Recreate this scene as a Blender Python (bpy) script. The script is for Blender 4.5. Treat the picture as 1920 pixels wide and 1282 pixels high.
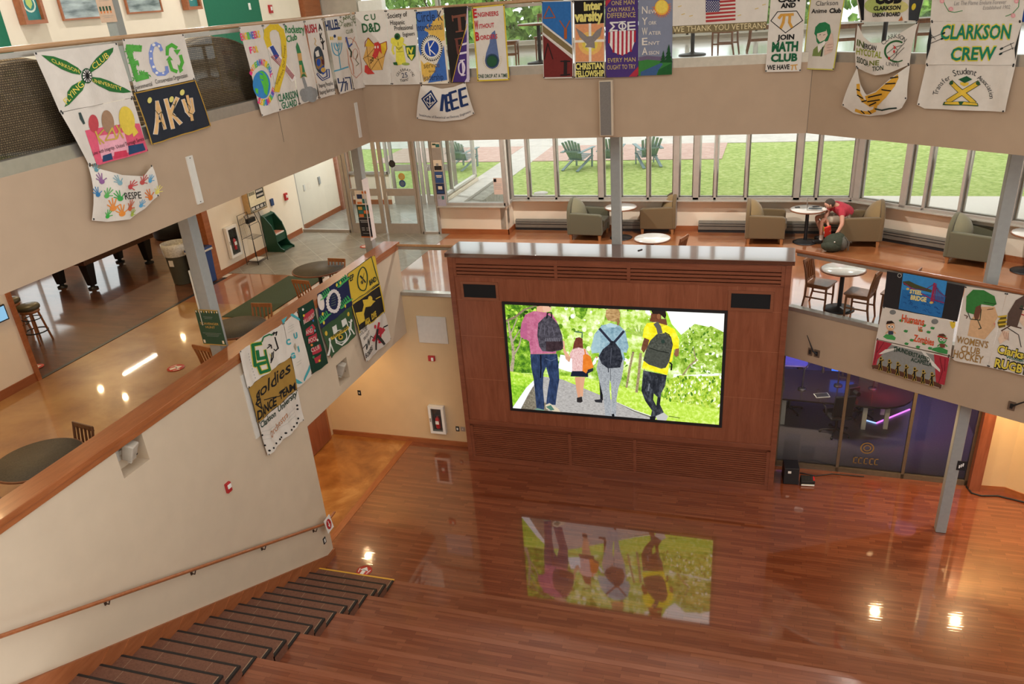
import bpy, bmesh, math, random
from mathutils import Vector, Matrix
random.seed(7)
scene = bpy.context.scene
COL = scene.collection
for o in list(bpy.data.objects): bpy.data.objects.remove(o)

# ------------------------------------------------------------------ camera
FPX, PPX, PPY = 1501.595, 965.907, 729.163
YAW, PITCH, ROLL = 0.33102959, 0.46120819, -0.07769873
CPOS = Vector((5.86535, -13.68944, 8.97794))
def _axes():
    sy, cy, sp, cp = math.sin(YAW), math.cos(YAW), math.sin(PITCH), math.cos(PITCH)
    f = Vector((-sy*cp, cy*cp, -sp)); r = Vector((cy, sy, 0)); u = r.cross(f)
    c, s = math.cos(ROLL), math.sin(ROLL)
    return r*c + u*s, u*c - r*s, f
AR, AU, AF = _axes()
cam = bpy.data.cameras.new('camera'); camo = bpy.data.objects.new('camera', cam); COL.objects.link(camo)
cam.sensor_fit = 'HORIZONTAL'; cam.sensor_width = 36; cam.lens = FPX/1920*36
cam.shift_x = (960-PPX)/1920; cam.shift_y = (PPY-641)/1920; cam.clip_end = 300
M = Matrix((AR, AU, -AF)).transposed().to_4x4(); M.translation = CPOS; camo.matrix_world = M
scene.camera = camo
def ray(x, y): return AF + AR*((x-PPX)/FPX) - AU*((y-PPY)/FPX)
def at(x, y, pl):
    """photo point -> point on a plane of the building; pl = (point, normal)"""
    d = ray(x, y); p, n = pl
    return CPOS + d*((Vector(p)-CPOS).dot(Vector(n))/d.dot(Vector(n)))
def PX(v): return ((v, 0, 0), (1, 0, 0))
def PY(v): return ((0, v, 0), (0, 1, 0))
def PZ(v): return ((0, 0, v), (0, 0, 1))

# ------------------------------------------------------------------ light
scene.view_settings.view_transform = 'Standard'; scene.view_settings.look = 'None'
scene.view_settings.gamma = 1; scene.view_settings.use_curve_mapping = False
scene.view_settings.exposure = EXPOSURE = 0.38
scene.cycles.max_bounces = 9; scene.cycles.diffuse_bounces = 5; scene.cycles.glossy_bounces = 4
scene.cycles.transparent_max_bounces = 14; scene.cycles.caustics_reflective = False; scene.cycles.caustics_refractive = False
scene.cycles.sample_clamp_indirect = 6; scene.cycles.use_denoising = True
W = bpy.data.worlds.new('overcast_sky'); scene.world = W; W.use_nodes = True
nt = W.node_tree; bg = nt.nodes['Background']
tc = nt.nodes.new('ShaderNodeTexCoord'); sx = nt.nodes.new('ShaderNodeSeparateXYZ'); cr = nt.nodes.new('ShaderNodeValToRGB')
nt.links.new(tc.outputs['Generated'], sx.inputs[0]); nt.links.new(sx.outputs['Z'], cr.inputs[0])
cr.color_ramp.elements[0].position = 0.0; cr.color_ramp.elements[0].color = (.9, .92, .93, 1)
cr.color_ramp.elements[1].position = 0.7; cr.color_ramp.elements[1].color = (1.0, 0.985, .96, 1)
nt.links.new(cr.outputs[0], bg.inputs[0]); bg.inputs[1].default_value = SKY = 1.5

def area_lamp(name, loc, size, power, col, rot=(0, 0, 0), parent=None, spread=math.pi, shape='DISK', size_y=None):
    l = bpy.data.lights.new(name, 'AREA'); l.shape = shape; l.size = size; l.energy = power; l.color = col; l.spread = spread
    if size_y: l.size_y = size_y
    o = bpy.data.objects.new(name, l); COL.objects.link(o); o.location = loc; o.rotation_euler = rot
    if parent: o.parent = parent
    return o

# ------------------------------------------------------------------ materials
def lin(h):
    if isinstance(h, (tuple, list)): c = [x/255 for x in h]
    else: c = [int(h[i:i+2], 16)/255 for i in (0, 2, 4)]
    return tuple(((x/12.92) if x <= .04045 else ((x+.055)/1.055)**2.4) for x in c)
MC = {}
def mat(name, col, rough=.5, metal=0.0, noise=.08, nscale=14, bump=0, bscale=200, coat=0, spec=.5, sheen=0, emit=0, coat_ior=1.5, coat_rough=.05, stretch=(1, 1, 1), col2=None, alpha=None):
    if name in MC: return MC[name]
    m = bpy.data.materials.new(name); m.use_nodes = True; nt = m.node_tree; b = nt.nodes['Principled BSDF']
    c = lin(col)
    b.inputs['Roughness'].default_value = rough; b.inputs['Metallic'].default_value = metal
    b.inputs['Specular IOR Level'].default_value = spec
    b.inputs['Coat Weight'].default_value = coat; b.inputs['Coat IOR'].default_value = coat_ior; b.inputs['Coat Roughness'].default_value = coat_rough
    b.inputs['Sheen Weight'].default_value = sheen
    tc = nt.nodes.new('ShaderNodeTexCoord'); mp = nt.nodes.new('ShaderNodeMapping'); mp.inputs['Scale'].default_value = stretch
    nt.links.new(tc.outputs['Object'], mp.inputs[0])
    nz = nt.nodes.new('ShaderNodeTexNoise'); nz.inputs['Scale'].default_value = nscale; nz.inputs['Detail'].default_value = 4
    nt.links.new(mp.outputs[0], nz.inputs['Vector'])
    rp = nt.nodes.new('ShaderNodeValToRGB')
    c2 = lin(col2) if col2 else c
    rp.color_ramp.elements[0].position = .3; rp.color_ramp.elements[1].position = .7
    rp.color_ramp.elements[0].color = tuple(max(0, x*(1-noise)) for x in c)+(1,)
    rp.color_ramp.elements[1].color = tuple(min(1, x*(1+noise)) for x in c2)+(1,)
    nt.links.new(nz.outputs['Fac'], rp.inputs[0]); nt.links.new(rp.outputs[0], b.inputs['Base Color'])
    if emit:
        nt.links.new(rp.outputs[0], b.inputs['Emission Color']); b.inputs['Emission Strength'].default_value = emit
    if bump:
        n2 = nt.nodes.new('ShaderNodeTexNoise'); n2.inputs['Scale'].default_value = bscale; n2.inputs['Detail'].default_value = 3
        nt.links.new(mp.outputs[0], n2.inputs['Vector'])
        bp = nt.nodes.new('ShaderNodeBump'); bp.inputs['Strength'].default_value = bump; bp.inputs['Distance'].default_value = .01
        nt.links.new(n2.outputs['Fac'], bp.inputs['Height']); nt.links.new(bp.outputs[0], b.inputs['Normal'])
    MC[name] = m
    return m
def wood(name, c1, c2, rough=.4, scale=3, along='Z', coat=0, coat_ior=1.5):
    """veneer: stretched noise grain"""
    if name in MC: return MC[name]
    s = {'X': (.12, 1, 1), 'Y': (1, .12, 1), 'Z': (1, 1, .12)}[along]
    m = bpy.data.materials.new(name); m.use_nodes = True; nt = m.node_tree; b = nt.nodes['Principled BSDF']
    tc = nt.nodes.new('ShaderNodeTexCoord'); mp = nt.nodes.new('ShaderNodeMapping'); mp.inputs['Scale'].default_value = s
    nt.links.new(tc.outputs['Object'], mp.inputs[0])
    nz = nt.nodes.new('ShaderNodeTexNoise'); nz.inputs['Scale'].default_value = scale*6; nz.inputs['Detail'].default_value = 7; nz.inputs['Distortion'].default_value = .6
    n2 = nt.nodes.new('ShaderNodeTexNoise'); n2.inputs['Scale'].default_value = scale*40; n2.inputs['Detail'].default_value = 2
    nt.links.new(mp.outputs[0], nz.inputs['Vector']); nt.links.new(mp.outputs[0], n2.inputs['Vector'])
    ad = nt.nodes.new('ShaderNodeMath'); ad.operation = 'MULTIPLY_ADD'; ad.inputs[1].default_value = .35
    nt.links.new(n2.outputs['Fac'], ad.inputs[0]); nt.links.new(nz.outputs['Fac'], ad.inputs[2])
    rp = nt.nodes.new('ShaderNodeValToRGB'); rp.color_ramp.elements[0].position = .4; rp.color_ramp.elements[1].position = .95
    rp.color_ramp.elements[0].color = lin(c1)+(1,); rp.color_ramp.elements[1].color = lin(c2)+(1,)
    nt.links.new(ad.outputs[0], rp.inputs[0]); nt.links.new(rp.outputs[0], b.inputs['Base Color'])
    b.inputs['Roughness'].default_value = rough; b.inputs['Coat Weight'].default_value = coat; b.inputs['Coat IOR'].default_value = coat_ior; b.inputs['Coat Roughness'].default_value = .08
    MC[name] = m
    return m
def plank_mat(name, c1, c2, cm, bw, rh, rough, coat=0, coat_ior=1.5, coat_rough=.08, bump=.05, rot=0, grain=.35, mortar=.0012, wave=0):
    m = bpy.data.materials.new(name); m.use_nodes = True; nt = m.node_tree; b = nt.nodes['Principled BSDF']; L = nt.links.new
    tc = nt.nodes.new('ShaderNodeTexCoord'); mp = nt.nodes.new('ShaderNodeMapping'); mp.inputs['Rotation'].default_value = (0, 0, rot)
    L(tc.outputs['Object'], mp.inputs[0])
    br = nt.nodes.new('ShaderNodeTexBrick'); br.inputs['Scale'].default_value = 1
    br.inputs['Brick Width'].default_value = bw; br.inputs['Row Height'].default_value = rh; br.inputs['Mortar Size'].default_value = mortar
    br.inputs['Mortar Smooth'].default_value = .3; br.inputs['Bias'].default_value = -.1; br.offset = .37; br.offset_frequency = 3; br.squash = .7; br.squash_frequency = 2
    br.inputs['Color1'].default_value = lin(c1)+(1,); br.inputs['Color2'].default_value = lin(c2)+(1,); br.inputs['Mortar'].default_value = lin(cm)+(1,)
    L(mp.outputs[0], br.inputs['Vector'])
    ms = nt.nodes.new('ShaderNodeMapping'); ms.inputs['Scale'].default_value = (2.0, 26, 1); L(mp.outputs[0], ms.inputs[0])
    nz = nt.nodes.new('ShaderNodeTexNoise'); nz.inputs['Scale'].default_value = 1.6; nz.inputs['Detail'].default_value = 6; L(ms.outputs[0], nz.inputs['Vector'])
    mx = nt.nodes.new('ShaderNodeMix'); mx.data_type = 'RGBA'; mx.blend_type = 'OVERLAY'; mx.inputs[0].default_value = grain
    L(br.outputs['Color'], mx.inputs['A']); L(nz.outputs['Fac'], mx.inputs['B']); L(mx.outputs['Result'], b.inputs['Base Color'])
    b.inputs['Roughness'].default_value = rough; b.inputs['Coat Weight'].default_value = coat; b.inputs['Coat IOR'].default_value = coat_ior; b.inputs['Coat Roughness'].default_value = coat_rough
    b.inputs['Specular IOR Level'].default_value = .3
    if bump:
        ad = nt.nodes.new('ShaderNodeMath'); ad.operation = 'MULTIPLY_ADD'; ad.inputs[1].default_value = -1; L(br.outputs['Fac'], ad.inputs[0])
        mw = nt.nodes.new('ShaderNodeMapping'); mw.inputs['Scale'].default_value = (.6, 9, 1); L(mp.outputs[0], mw.inputs[0])
        n3 = nt.nodes.new('ShaderNodeTexNoise'); n3.inputs['Scale'].default_value = 1.3; n3.inputs['Detail'].default_value = 1; L(mw.outputs[0], n3.inputs['Vector'])
        mu = nt.nodes.new('ShaderNodeMath'); mu.operation = 'MULTIPLY'; mu.inputs[1].default_value = wave; L(n3.outputs['Fac'], mu.inputs[0]); L(mu.outputs[0], ad.inputs[2])
        bp = nt.nodes.new('ShaderNodeBump'); bp.inputs['Strength'].default_value = bump; bp.inputs['Distance'].default_value = .01
        L(ad.outputs[0], bp.inputs['Height']); L(bp.outputs[0], b.inputs['Normal']); L(bp.outputs[0], b.inputs['Coat Normal'])
    MC[name] = m
    return m
def blotch_mat(name, cols, scale, rough, coat=0, coat_ior=1.5, coat_rough=.1, detail=8, dist=1.2, tile=0, grout='777777', rot=0):
    """stained concrete / tile"""
    m = bpy.data.materials.new(name); m.use_nodes = True; nt = m.node_tree; b = nt.nodes['Principled BSDF']; L = nt.links.new
    tc = nt.nodes.new('ShaderNodeTexCoord')
    nz = nt.nodes.new('ShaderNodeTexNoise'); nz.inputs['Scale'].default_value = scale; nz.inputs['Detail'].default_value = detail; nz.inputs['Roughness'].default_value = .62; nz.inputs['Distortion'].default_value = dist
    L(tc.outputs['Object'], nz.inputs['Vector'])
    rp = nt.nodes.new('ShaderNodeValToRGB'); e = rp.color_ramp.elements
    while len(e) < len(cols): e.new(.5)
    for i, c in enumerate(cols): e[i].position = .28+.44*i/(len(cols)-1); e[i].color = lin(c)+(1,)
    L(nz.outputs['Fac'], rp.inputs[0]); out = rp.outputs[0]
    if tile:
        mp = nt.nodes.new('ShaderNodeMapping'); mp.inputs['Rotation'].default_value = (0, 0, rot); L(tc.outputs['Object'], mp.inputs[0])
        br = nt.nodes.new('ShaderNodeTexBrick'); br.offset = 0; br.inputs['Scale'].default_value = 1; br.inputs['Brick Width'].default_value = tile; br.inputs['Row Height'].default_value = tile
        br.inputs['Mortar Size'].default_value = .006; L(mp.outputs[0], br.inputs['Vector'])
        mx = nt.nodes.new('ShaderNodeMix'); mx.data_type = 'RGBA'; L(br.outputs['Fac'], mx.inputs[0]); L(out, mx.inputs['A']); mx.inputs['B'].default_value = lin(grout)+(1,)
        out = mx.outputs['Result']
    L(out, b.inputs['Base Color'])
    b.inputs['Roughness'].default_value = rough; b.inputs['Coat Weight'].default_value = coat; b.inputs['Coat IOR'].default_value = coat_ior; b.inputs['Coat Roughness'].default_value = coat_rough
    MC[name] = m
    return m
def glass_mat(name, tint=(.93, .97, .96), refl=.06):
    m = bpy.data.materials.new(name); m.use_nodes = True; nt = m.node_tree; nt.nodes.remove(nt.nodes['Principled BSDF'])
    out = nt.nodes['Material Output']; t = nt.nodes.new('ShaderNodeBsdfTransparent'); g = nt.nodes.new('ShaderNodeBsdfGlossy'); g.inputs['Roughness'].default_value = .02
    t.inputs[0].default_value = tint+(1,)
    f = nt.nodes.new('ShaderNodeFresnel'); f.inputs[0].default_value = 1.45
    mu = nt.nodes.new('ShaderNodeMath'); mu.operation = 'MULTIPLY_ADD'; mu.inputs[1].default_value = .9; mu.inputs[2].default_value = refl-.04; mu.use_clamp = True
    nt.links.new(f.outputs[0], mu.inputs[0])
    mx = nt.nodes.new('ShaderNodeMixShader'); nt.links.new(mu.outputs[0], mx.inputs[0]); nt.links.new(t.outputs[0], mx.inputs[1]); nt.links.new(g.outputs[0], mx.inputs[2])
    nt.links.new(mx.outputs[0], out.inputs[0]); MC[name] = m
    return m
def emit_mat(name, col, strength, col2=None, nscale=30, stretch=(1, 1, 1), detail=3):
    if name in MC: return MC[name]
    m = bpy.data.materials.new(name); m.use_nodes = True; nt = m.node_tree; nt.nodes.remove(nt.nodes['Principled BSDF'])
    em = nt.nodes.new('ShaderNodeEmission'); em.inputs[1].default_value = strength; nt.links.new(em.outputs[0], nt.nodes['Material Output'].inputs[0])
    if col2:
        tc = nt.nodes.new('ShaderNodeTexCoord'); mp = nt.nodes.new('ShaderNodeMapping'); mp.inputs['Scale'].default_value = stretch
        nz = nt.nodes.new('ShaderNodeTexNoise'); nz.inputs['Scale'].default_value = nscale; nz.inputs['Detail'].default_value = detail; nz.inputs['Roughness'].default_value = .7
        rp = nt.nodes.new('ShaderNodeValToRGB'); cols = [col]+(col2 if isinstance(col2, list) else [col2]); e = rp.color_ramp.elements
        while len(e) < len(cols): e.new(.5)
        for i, c in enumerate(cols): e[i].position = .33+.34*i/(len(cols)-1); e[i].color = lin(c)+(1,)
        nt.links.new(tc.outputs['Object'], mp.inputs[0]); nt.links.new(mp.outputs[0], nz.inputs['Vector']); nt.links.new(nz.outputs['Fac'], rp.inputs[0]); nt.links.new(rp.outputs[0], em.inputs[0])
    else: em.inputs[0].default_value = lin(col)+(1,)
    MC[name] = m
    return m

# ------------------------------------------------------------------ mesh builder
def rotm(rx=0, ry=0, rz=0): return Matrix.Rotation(rz, 3, 'Z') @ Matrix.Rotation(ry, 3, 'Y') @ Matrix.Rotation(rx, 3, 'X')
class MB:
    def __init__(s): s.v = []; s.f = []; s.mi = []; s.mats = []; s.sm = []
    def slot(s, m):
        if m not in s.mats: s.mats.append(m)
        return s.mats.index(m)
    def add(s, vs, fs, m, smooth=False):
        k = len(s.v); i = s.slot(m); s.v += [Vector(v) for v in vs]
        for f in fs: s.f.append([k+a for a in f]); s.mi.append(i); s.sm.append(smooth)
    def box(s, c, d, m, R=None, taper=1.0):
        c = Vector(c); h = Vector(d)/2; vs = []
        for z in (-1, 1):
            t = taper if z < 0 else 1
            for x, y in ((-1, -1), (1, -1), (1, 1), (-1, 1)):
                v = Vector((x*h.x*t, y*h.y*t, z*h.z)); vs.append(c + (R @ v if R else v))
        s.add(vs, [(3, 2, 1, 0), (4, 5, 6, 7), (0, 1, 5, 4), (1, 2, 6, 5), (2, 3, 7, 6), (3, 0, 4, 7)], m)
    def b2(s, a, b, m): s.box([(a[i]+b[i])/2 for i in range(3)], [abs(b[i]-a[i]) for i in range(3)], m)
    def bar(s, p, q, w, h, m, up=(0, 0, 1)):
        p = Vector(p); q = Vector(q); d = (q-p); L = d.length; d.normalize(); up = Vector(up)
        if abs(d.dot(up)) > .99: up = Vector((0, 1, 0))
        x = d.cross(up).normalized(); z = x.cross(d)
        s.box((p+q)/2, (w, L, h), m, Matrix((x, d, z)).transposed())
    def tube(s, pts, r, m, n=8, cap=True):
        pts = [Vector(p) for p in pts]; rs = r if isinstance(r, (list, tuple)) else [r]*len(pts); vs = []; fs = []
        up = None
        for i, p in enumerate(pts):
            d = (pts[min(i+1, len(pts)-1)]-pts[max(i-1, 0)]).normalized()
            if up is None: up = Vector((0, 0, 1)) if abs(d.z) < .9 else Vector((1, 0, 0))
            x = d.cross(up).normalized(); up = x.cross(d)
            for k in range(n):
                a = 2*math.pi*k/n; vs.append(p + (x*math.cos(a)+up*math.sin(a))*rs[i])
        for i in range(len(pts)-1):
            for k in range(n): fs.append((i*n+k, i*n+(k+1) % n, (i+1)*n+(k+1) % n, (i+1)*n+k))
        s.add(vs, fs, m, True)
        if cap:
            s.add(vs[:n], [tuple(range(n))], m); s.add(vs[-n:], [tuple(range(n))[::-1]], m)
    def lathe(s, prof, c, m, n=24, sx=1, sy=1):
        c = Vector(c); vs = []; fs = []
        for r, z in prof:
            for k in range(n):
                a = 2*math.pi*k/n; vs.append(c+Vector((r*math.cos(a)*sx, r*math.sin(a)*sy, z)))
        for i in range(len(prof)-1):
            for k in range(n): fs.append((i*n+k, i*n+(k+1) % n, (i+1)*n+(k+1) % n, (i+1)*n+k))
        s.add(vs, fs, m, True)
        s.add(vs[:n], [tuple(range(n))[::-1]], m); s.add(vs[-n:], [tuple(range(n))], m)
    def prism(s, poly, z0, z1, m, R=None, T=(0, 0, 0)):
        n = len(poly); T = Vector(T)
        vs = [Vector((x, y, z0)) for x, y in poly]+[Vector((x, y, z1)) for x, y in poly]
        vs = [(R @ v if R else v)+T for v in vs]
        s.add(vs, [tuple(range(n))[::-1], tuple(range(n, 2*n))]+[(i, (i+1) % n, n+(i+1) % n, n+i) for i in range(n)], m)
    def quad(s, a, b, c, d, m): s.add([a, b, c, d], [(0, 1, 2, 3)], m)
    def ell(s, c, r, m, n=12, k=8, R=None):
        c = Vector(c); vs = []; fs = []
        for i in range(k+1):
            t = math.pi*i/k
            for j in range(n):
                a = 2*math.pi*j/n; v = Vector((r[0]*math.sin(t)*math.cos(a), r[1]*math.sin(t)*math.sin(a), r[2]*math.cos(t))); vs.append(c+(R @ v if R else v))
        for i in range(k):
            for j in range(n): fs.append((i*n+j, (i+1)*n+j, (i+1)*n+(j+1) % n, i*n+(j+1) % n))
        s.add(vs, fs, m, True)
    def mesh(s, name):
        me = bpy.data.meshes.new(name); me.from_pydata(s.v, [], s.f)
        for m in s.mats: me.materials.append(m)
        me.polygons.foreach_set('material_index', s.mi); me.polygons.foreach_set('use_smooth', s.sm); me.update()
        return me
    def build(s, name, parent=None, loc=None, rz=0, bev=0, seg=2, sub=0, weld=False):
        me = s.mesh(name)
        if weld:
            bm = bmesh.new(); bm.from_mesh(me); bmesh.ops.remove_doubles(bm, verts=bm.verts, dist=1e-5); bmesh.ops.recalc_face_normals(bm, faces=bm.faces); bm.to_mesh(me); bm.free()
        o = bpy.data.objects.new(name, me); COL.objects.link(o)
        if parent: o.parent = parent
        if loc is not None: o.location = loc
        if rz: o.rotation_euler = (0, 0, rz)
        if bev:
            b = o.modifiers.new('bevel', 'BEVEL'); b.width = bev; b.segments = seg; b.limit_method = 'ANGLE'; b.angle_limit = .6
            for p in me.polygons: p.use_smooth = True
            w = o.modifiers.new('wn', 'WEIGHTED_NORMAL'); w.keep_sharp = False
        if sub:
            q = o.modifiers.new('sub', 'SUBSURF'); q.levels = q.render_levels = sub
        return o
def tag(o, label=None, cat=None, group=None, kind=None):
    if label: o['label'] = label
    if cat: o['category'] = cat
    if group: o['group'] = group
    if kind: o['kind'] = kind
    return o
def thing(name, label, cat, loc=(0, 0, 0), rz=0, group=None, kind=None):
    o = bpy.data.objects.new(name, None); COL.objects.link(o); o.location = loc; o.rotation_euler = (0, 0, rz); o.empty_display_size = .1
    return tag(o, label, cat, group, kind)
def struct(name, mb, label, cat, bev=0): return tag(mb.build(name, bev=bev), label, cat, None, 'structure')
def copy_tree(o, parent=None, depth=0):
    c = o.copy(); COL.objects.link(c)
    if parent: c.parent = parent
    for ch in list(o.children): copy_tree(ch, c, depth+1)
    return c
def dup(o, loc, rz, label, group=None):
    c = copy_tree(o); c.location = loc; c.rotation_euler = (0, 0, rz); c['label'] = label
    if group: c['group'] = group
    return c
# ------------------------------------------------------------------ levels of the building (metres)
Z1, ZS, ZF, ZW, Z2, ZCURB, ZRAIL, ZROOF = 3.5, 2.68, 6.643, 7.15, 7.6, 7.83, 8.80, 12.2
XL = -1.325          # face of the left balcony wall
YB = 0.115           # face of the upper rear balcony
M_floor = plank_mat('oak_strip_floor', '70371f', '8a4d30', '3e2011', .75, .062, .32, coat=1, coat_ior=2.2, coat_rough=.045, bump=.02, wave=.5, mortar=.0014, grain=.3)
M_tier = plank_mat('oak_tier_floor', '733d27', '8a5136', '3e2011', .7, .062, .42, coat=.7, coat_ior=1.6, coat_rough=.12, bump=.02, wave=.4, grain=.3)
M_nose = wood('oak_nosing', '7e472e', '8e543a', .4, 3, 'X', coat=.4)
M_game = plank_mat('dark_game_room_floor', '5e3a24', '74482e', '2a1810', .9, .083, .4, coat=1, coat_ior=1.8, coat_rough=.07, bump=.03, wave=.35)
M_conc = blotch_mat('stained_concrete', ['865a30', '9e7240', 'b08852', 'b8945e'], .9, .3, coat=1, coat_ior=1.6, coat_rough=.035, dist=.3)
M_conc2 = blotch_mat('orange_stained_concrete', ['925530', 'a2653c', 'b0784c'], 1.1, .32, coat=1, coat_ior=2.5, coat_rough=.07)
M_conc3 = blotch_mat('amber_stained_concrete', ['6e401c', '8e5828', 'a87038', 'c8965a'], 1.3, .3, coat=1, coat_ior=1.6, coat_rough=.12, dist=.5)
M_tile = blotch_mat('grey_slate_tile', ['77746a', '88847a', '938e82'], 2.5, .45, coat=.3, tile=.61, grout='a8a49a', rot=.785)
M_stair = blotch_mat('brown_rubber_stair', ['5e3a2a', '6e4735', '77503c'], 30, .6, detail=3)
M_paint = mat('beige_wall_paint', 'c9b69e', .75, noise=.03, nscale=3, bump=.12, bscale=260)
M_paint2 = mat('taupe_fascia_paint', 'b0977e', .8, noise=.03, nscale=3, bump=.12, bscale=260)
M_cream = mat('cream_wall_paint', 'e8dcc8', .75, noise=.02, nscale=3, bump=.06, bscale=260)
M_tan = mat('tan_wall_paint', 'd3b78f', .75, noise=.03, nscale=3, bump=.06, bscale=260)
M_ceil = mat('white_ceiling_paint', 'ddd8cf', .9, noise=.02)
M_oak = wood('honey_oak_trim', '8a4c26', 'a8643a', .35, 3, 'Y', coat=.3)
M_oakx = wood('honey_oak_trim_across', '8a4c26', 'a8643a', .35, 3, 'X', coat=.3)
M_rail = wood('pale_oak_handrail', 'a07650', 'bc946c', .3, 3, 'Y', coat=.5)
M_base = wood('oak_baseboard', '8a4c28', 'a0603a', .45, 3, 'Y')
M_cherry = wood('cherry_veneer', '7a4027', '98583d', .42, 1.6, 'Z', coat=.15)
M_cherryd = wood('cherry_frame', '723a24', '8a4e34', .42, 2, 'X', coat=.15)
M_steel = mat('grey_painted_steel', '9a9b98', .5, noise=.04, spec=.4)
M_alu = mat('taupe_window_frame', 'a29990', .5, metal=0, noise=.05, nscale=8)
M_alul = mat('pale_sill_metal', 'b8b4aa', .4, metal=.3, noise=.05)
M_strip = mat('off_white_metal', 'd4cfc6', .5, noise=.03)
M_silver = mat('brushed_silver_trim', 'b5aea4', .3, metal=.7, noise=.06)
M_glass = glass_mat('clear_glass'); M_glassr = glass_mat('railing_glass', (.95, .98, .97), .05)
M_glassd = glass_mat('dark_storefront_glass', (.55, .52, .5), .07)
M_black = mat('black_plastic', '16161a', .5, noise=.1)
M_dark = mat('charcoal_metal', '2c2d2f', .45, metal=.3, noise=.1)
M_white = mat('white_plastic', 'e8e6e0', .5, noise=.03)
M_brick = plank_mat('red_block_masonry', '94604c', 'ae7c66', 'b8a795', .4, .2, .9, bump=.1, grain=.5, mortar=.012)
M_lawn = blotch_mat('lawn_grass', ['728a46', '94a858', 'a8b86c', 'c2c890'], 7, .95, detail=15, dist=.0)
M_walk = blotch_mat('pale_concrete_walk', ['bdb8b0', 'c9c4bc', 'd2cec6'], 2, .9)
M_pav = plank_mat('brick_paver_patio', 'c0a094', 'ccb0a4', 'b8a89e', .2, .1, .9, bump=.05, grain=.3, mortar=.004)
M_stone = blotch_mat('rough_stone_block', ['8a887e', 'a09d92', 'b5b2a6'], 6, .95)
M_green = mat('dark_green_panel', '14694c', .8, noise=.06, nscale=40)
M_carpet = mat('green_runner_carpet', '3c4a34', .95, noise=.2, nscale=120)
M_red = mat('fire_red_plastic', 'b02428', .4, noise=.05)

# ------------------------------------------------------------------ ground floor
b = MB(); b.b2((-1.6, -4.3, -.15), (19, 1.15, 0), M_floor); struct('floor', b, 'glossy reddish oak strip floor in front of the video wall', 'floor')
b = MB(); b.b2((-7, -6, -.15), (-1.6, .55, -.001), M_conc3); struct('floor_concrete', b, 'glossy amber stained concrete floor left of the oak floor', 'floor')
b = MB(); b.b2((-1.69, -4.0, -.1), (-1.55, .5, .006), M_oak); struct('trim_threshold', b, 'pale oak threshold strip between concrete and oak floor', 'trim')
# seating tiers: risers face the video wall
TR_H, TR_G = .14, .294
SY0 = -4.16
for j in range(7):
    y = SY0-.882*j; z = .12+.42*j
    b = MB(); b.b2((.15, y-1.0, z-.44), (19, y-.02, z), M_tier); b.b2((.15, y-.085, z-.03), (19, y, z+.002), M_nose)
    struct('floor_tier', b, 'wide oak seating tier with pale nosing, number %d up from the floor' % (j+1), 'tier')
# staircase beside the left wall
st = thing('staircase', 'brown rubber stair with black nosings along the beige left wall', 'staircase', (0, SY0, 0), kind='structure')
M_yel = mat('yellow_nosing', 'd9a437', .5, noise=.05); M_blk = mat('black_nosing', '1d1815', .6, noise=.1); M_line = mat('pale_nosing_line', '9a7f66', .6)
for k in range(1, 18):
    y = -TR_G*(k-1); z = TR_H*k
    b = MB(); b.b2((XL, y-TR_G-.02, z-TR_H-.3), (.15, y, z), M_stair)
    for q in (1, 2, 3): b.b2((XL+.02+q*.36-.18*(k % 2), y-TR_G, z), (XL+.024+q*.36-.18*(k % 2), y-.03, z+.0012), M_line)
    b.build('tread', st)
    b = MB()
    b.b2((XL, y-.028, z-.03), (.152, y+.004, z+.003), M_yel if k == 1 else M_blk)
    b.b2((.118, y-TR_G, z-.03), (.153, y-.028, z+.003), M_blk)
    b.b2((.106, y-TR_G, z-.02), (.118, y-.028, z+.0025), M_line)
    n = b.build('nosing', st)
    if k == 1: n['label'] = 'yellow edge on the lowest step'
b = MB()   # stringer board on the wall
pl = [(-3.6, -.02), (-3.6, .14), (-3.8, .14), (-12, .14+.478*8.2), (-12, 2.6), (-4.2, -.02)]
R = Matrix(((0, 0, 1), (1, 0, 0), (0, 1, 0)))
b.prism(pl, XL-.01, XL+.03, M_base, R)
for k in range(2, 17):
    y = SY0-TR_G*(k-1); z = TR_H*k; b.bar((XL+.034, y, z), (XL+.034, y+.17, z+.1), .012, .02, M_oak)
struct('baseboard_stair', b, 'oak stringer board rising along the stair wall', 'baseboard')

# ------------------------------------------------------------------ left wall with two speaker niches
NA = (-7.40, -6.95, 4.07, 4.47); NB = (-2.41, -2.02, 2.84, 3.25)
b = MB(); T = .28
def wall_cells(b, ys, zs, solid, m):
    for i in range(len(ys)-1):
        for j in range(len(zs)-1):
            k = solid(i, j)
            if k == 1: b.b2((XL-T, ys[i], zs[j]), (XL, ys[i+1], zs[j+1]), m)
            elif k == 2: b.b2((XL-T, ys[i], zs[j]), (XL-.2, ys[i+1], zs[j+1]), m)
ys = [-18, NA[0], NA[1], -3.61]; zs = [0, NA[2], NA[3], 4.52]
wall_cells(b, ys, zs, lambda i, j: 2 if (i == 1 and j == 1) else 1, M_paint)
ys = [-3.61, NB[0], NB[1], .62]; zs = [ZS, NB[2], NB[3], 4.52]
wall_cells(b, ys, zs, lambda i, j: 2 if (i == 1 and j == 1) else 1, M_paint)
struct('wall_left', b, 'beige parapet wall rising from the stair to the wooden cap', 'wall')
b = MB(); b.b2((XL-.31, -18, 4.52), (XL+.035, .66, 4.60), M_oak); b.b2((XL+.002, -18, 4.45), (XL+.022, .62, 4.52), M_oak)
struct('trim_cap_left', b, 'honey oak cap along the top of the left parapet', 'trim', bev=.008)

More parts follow.
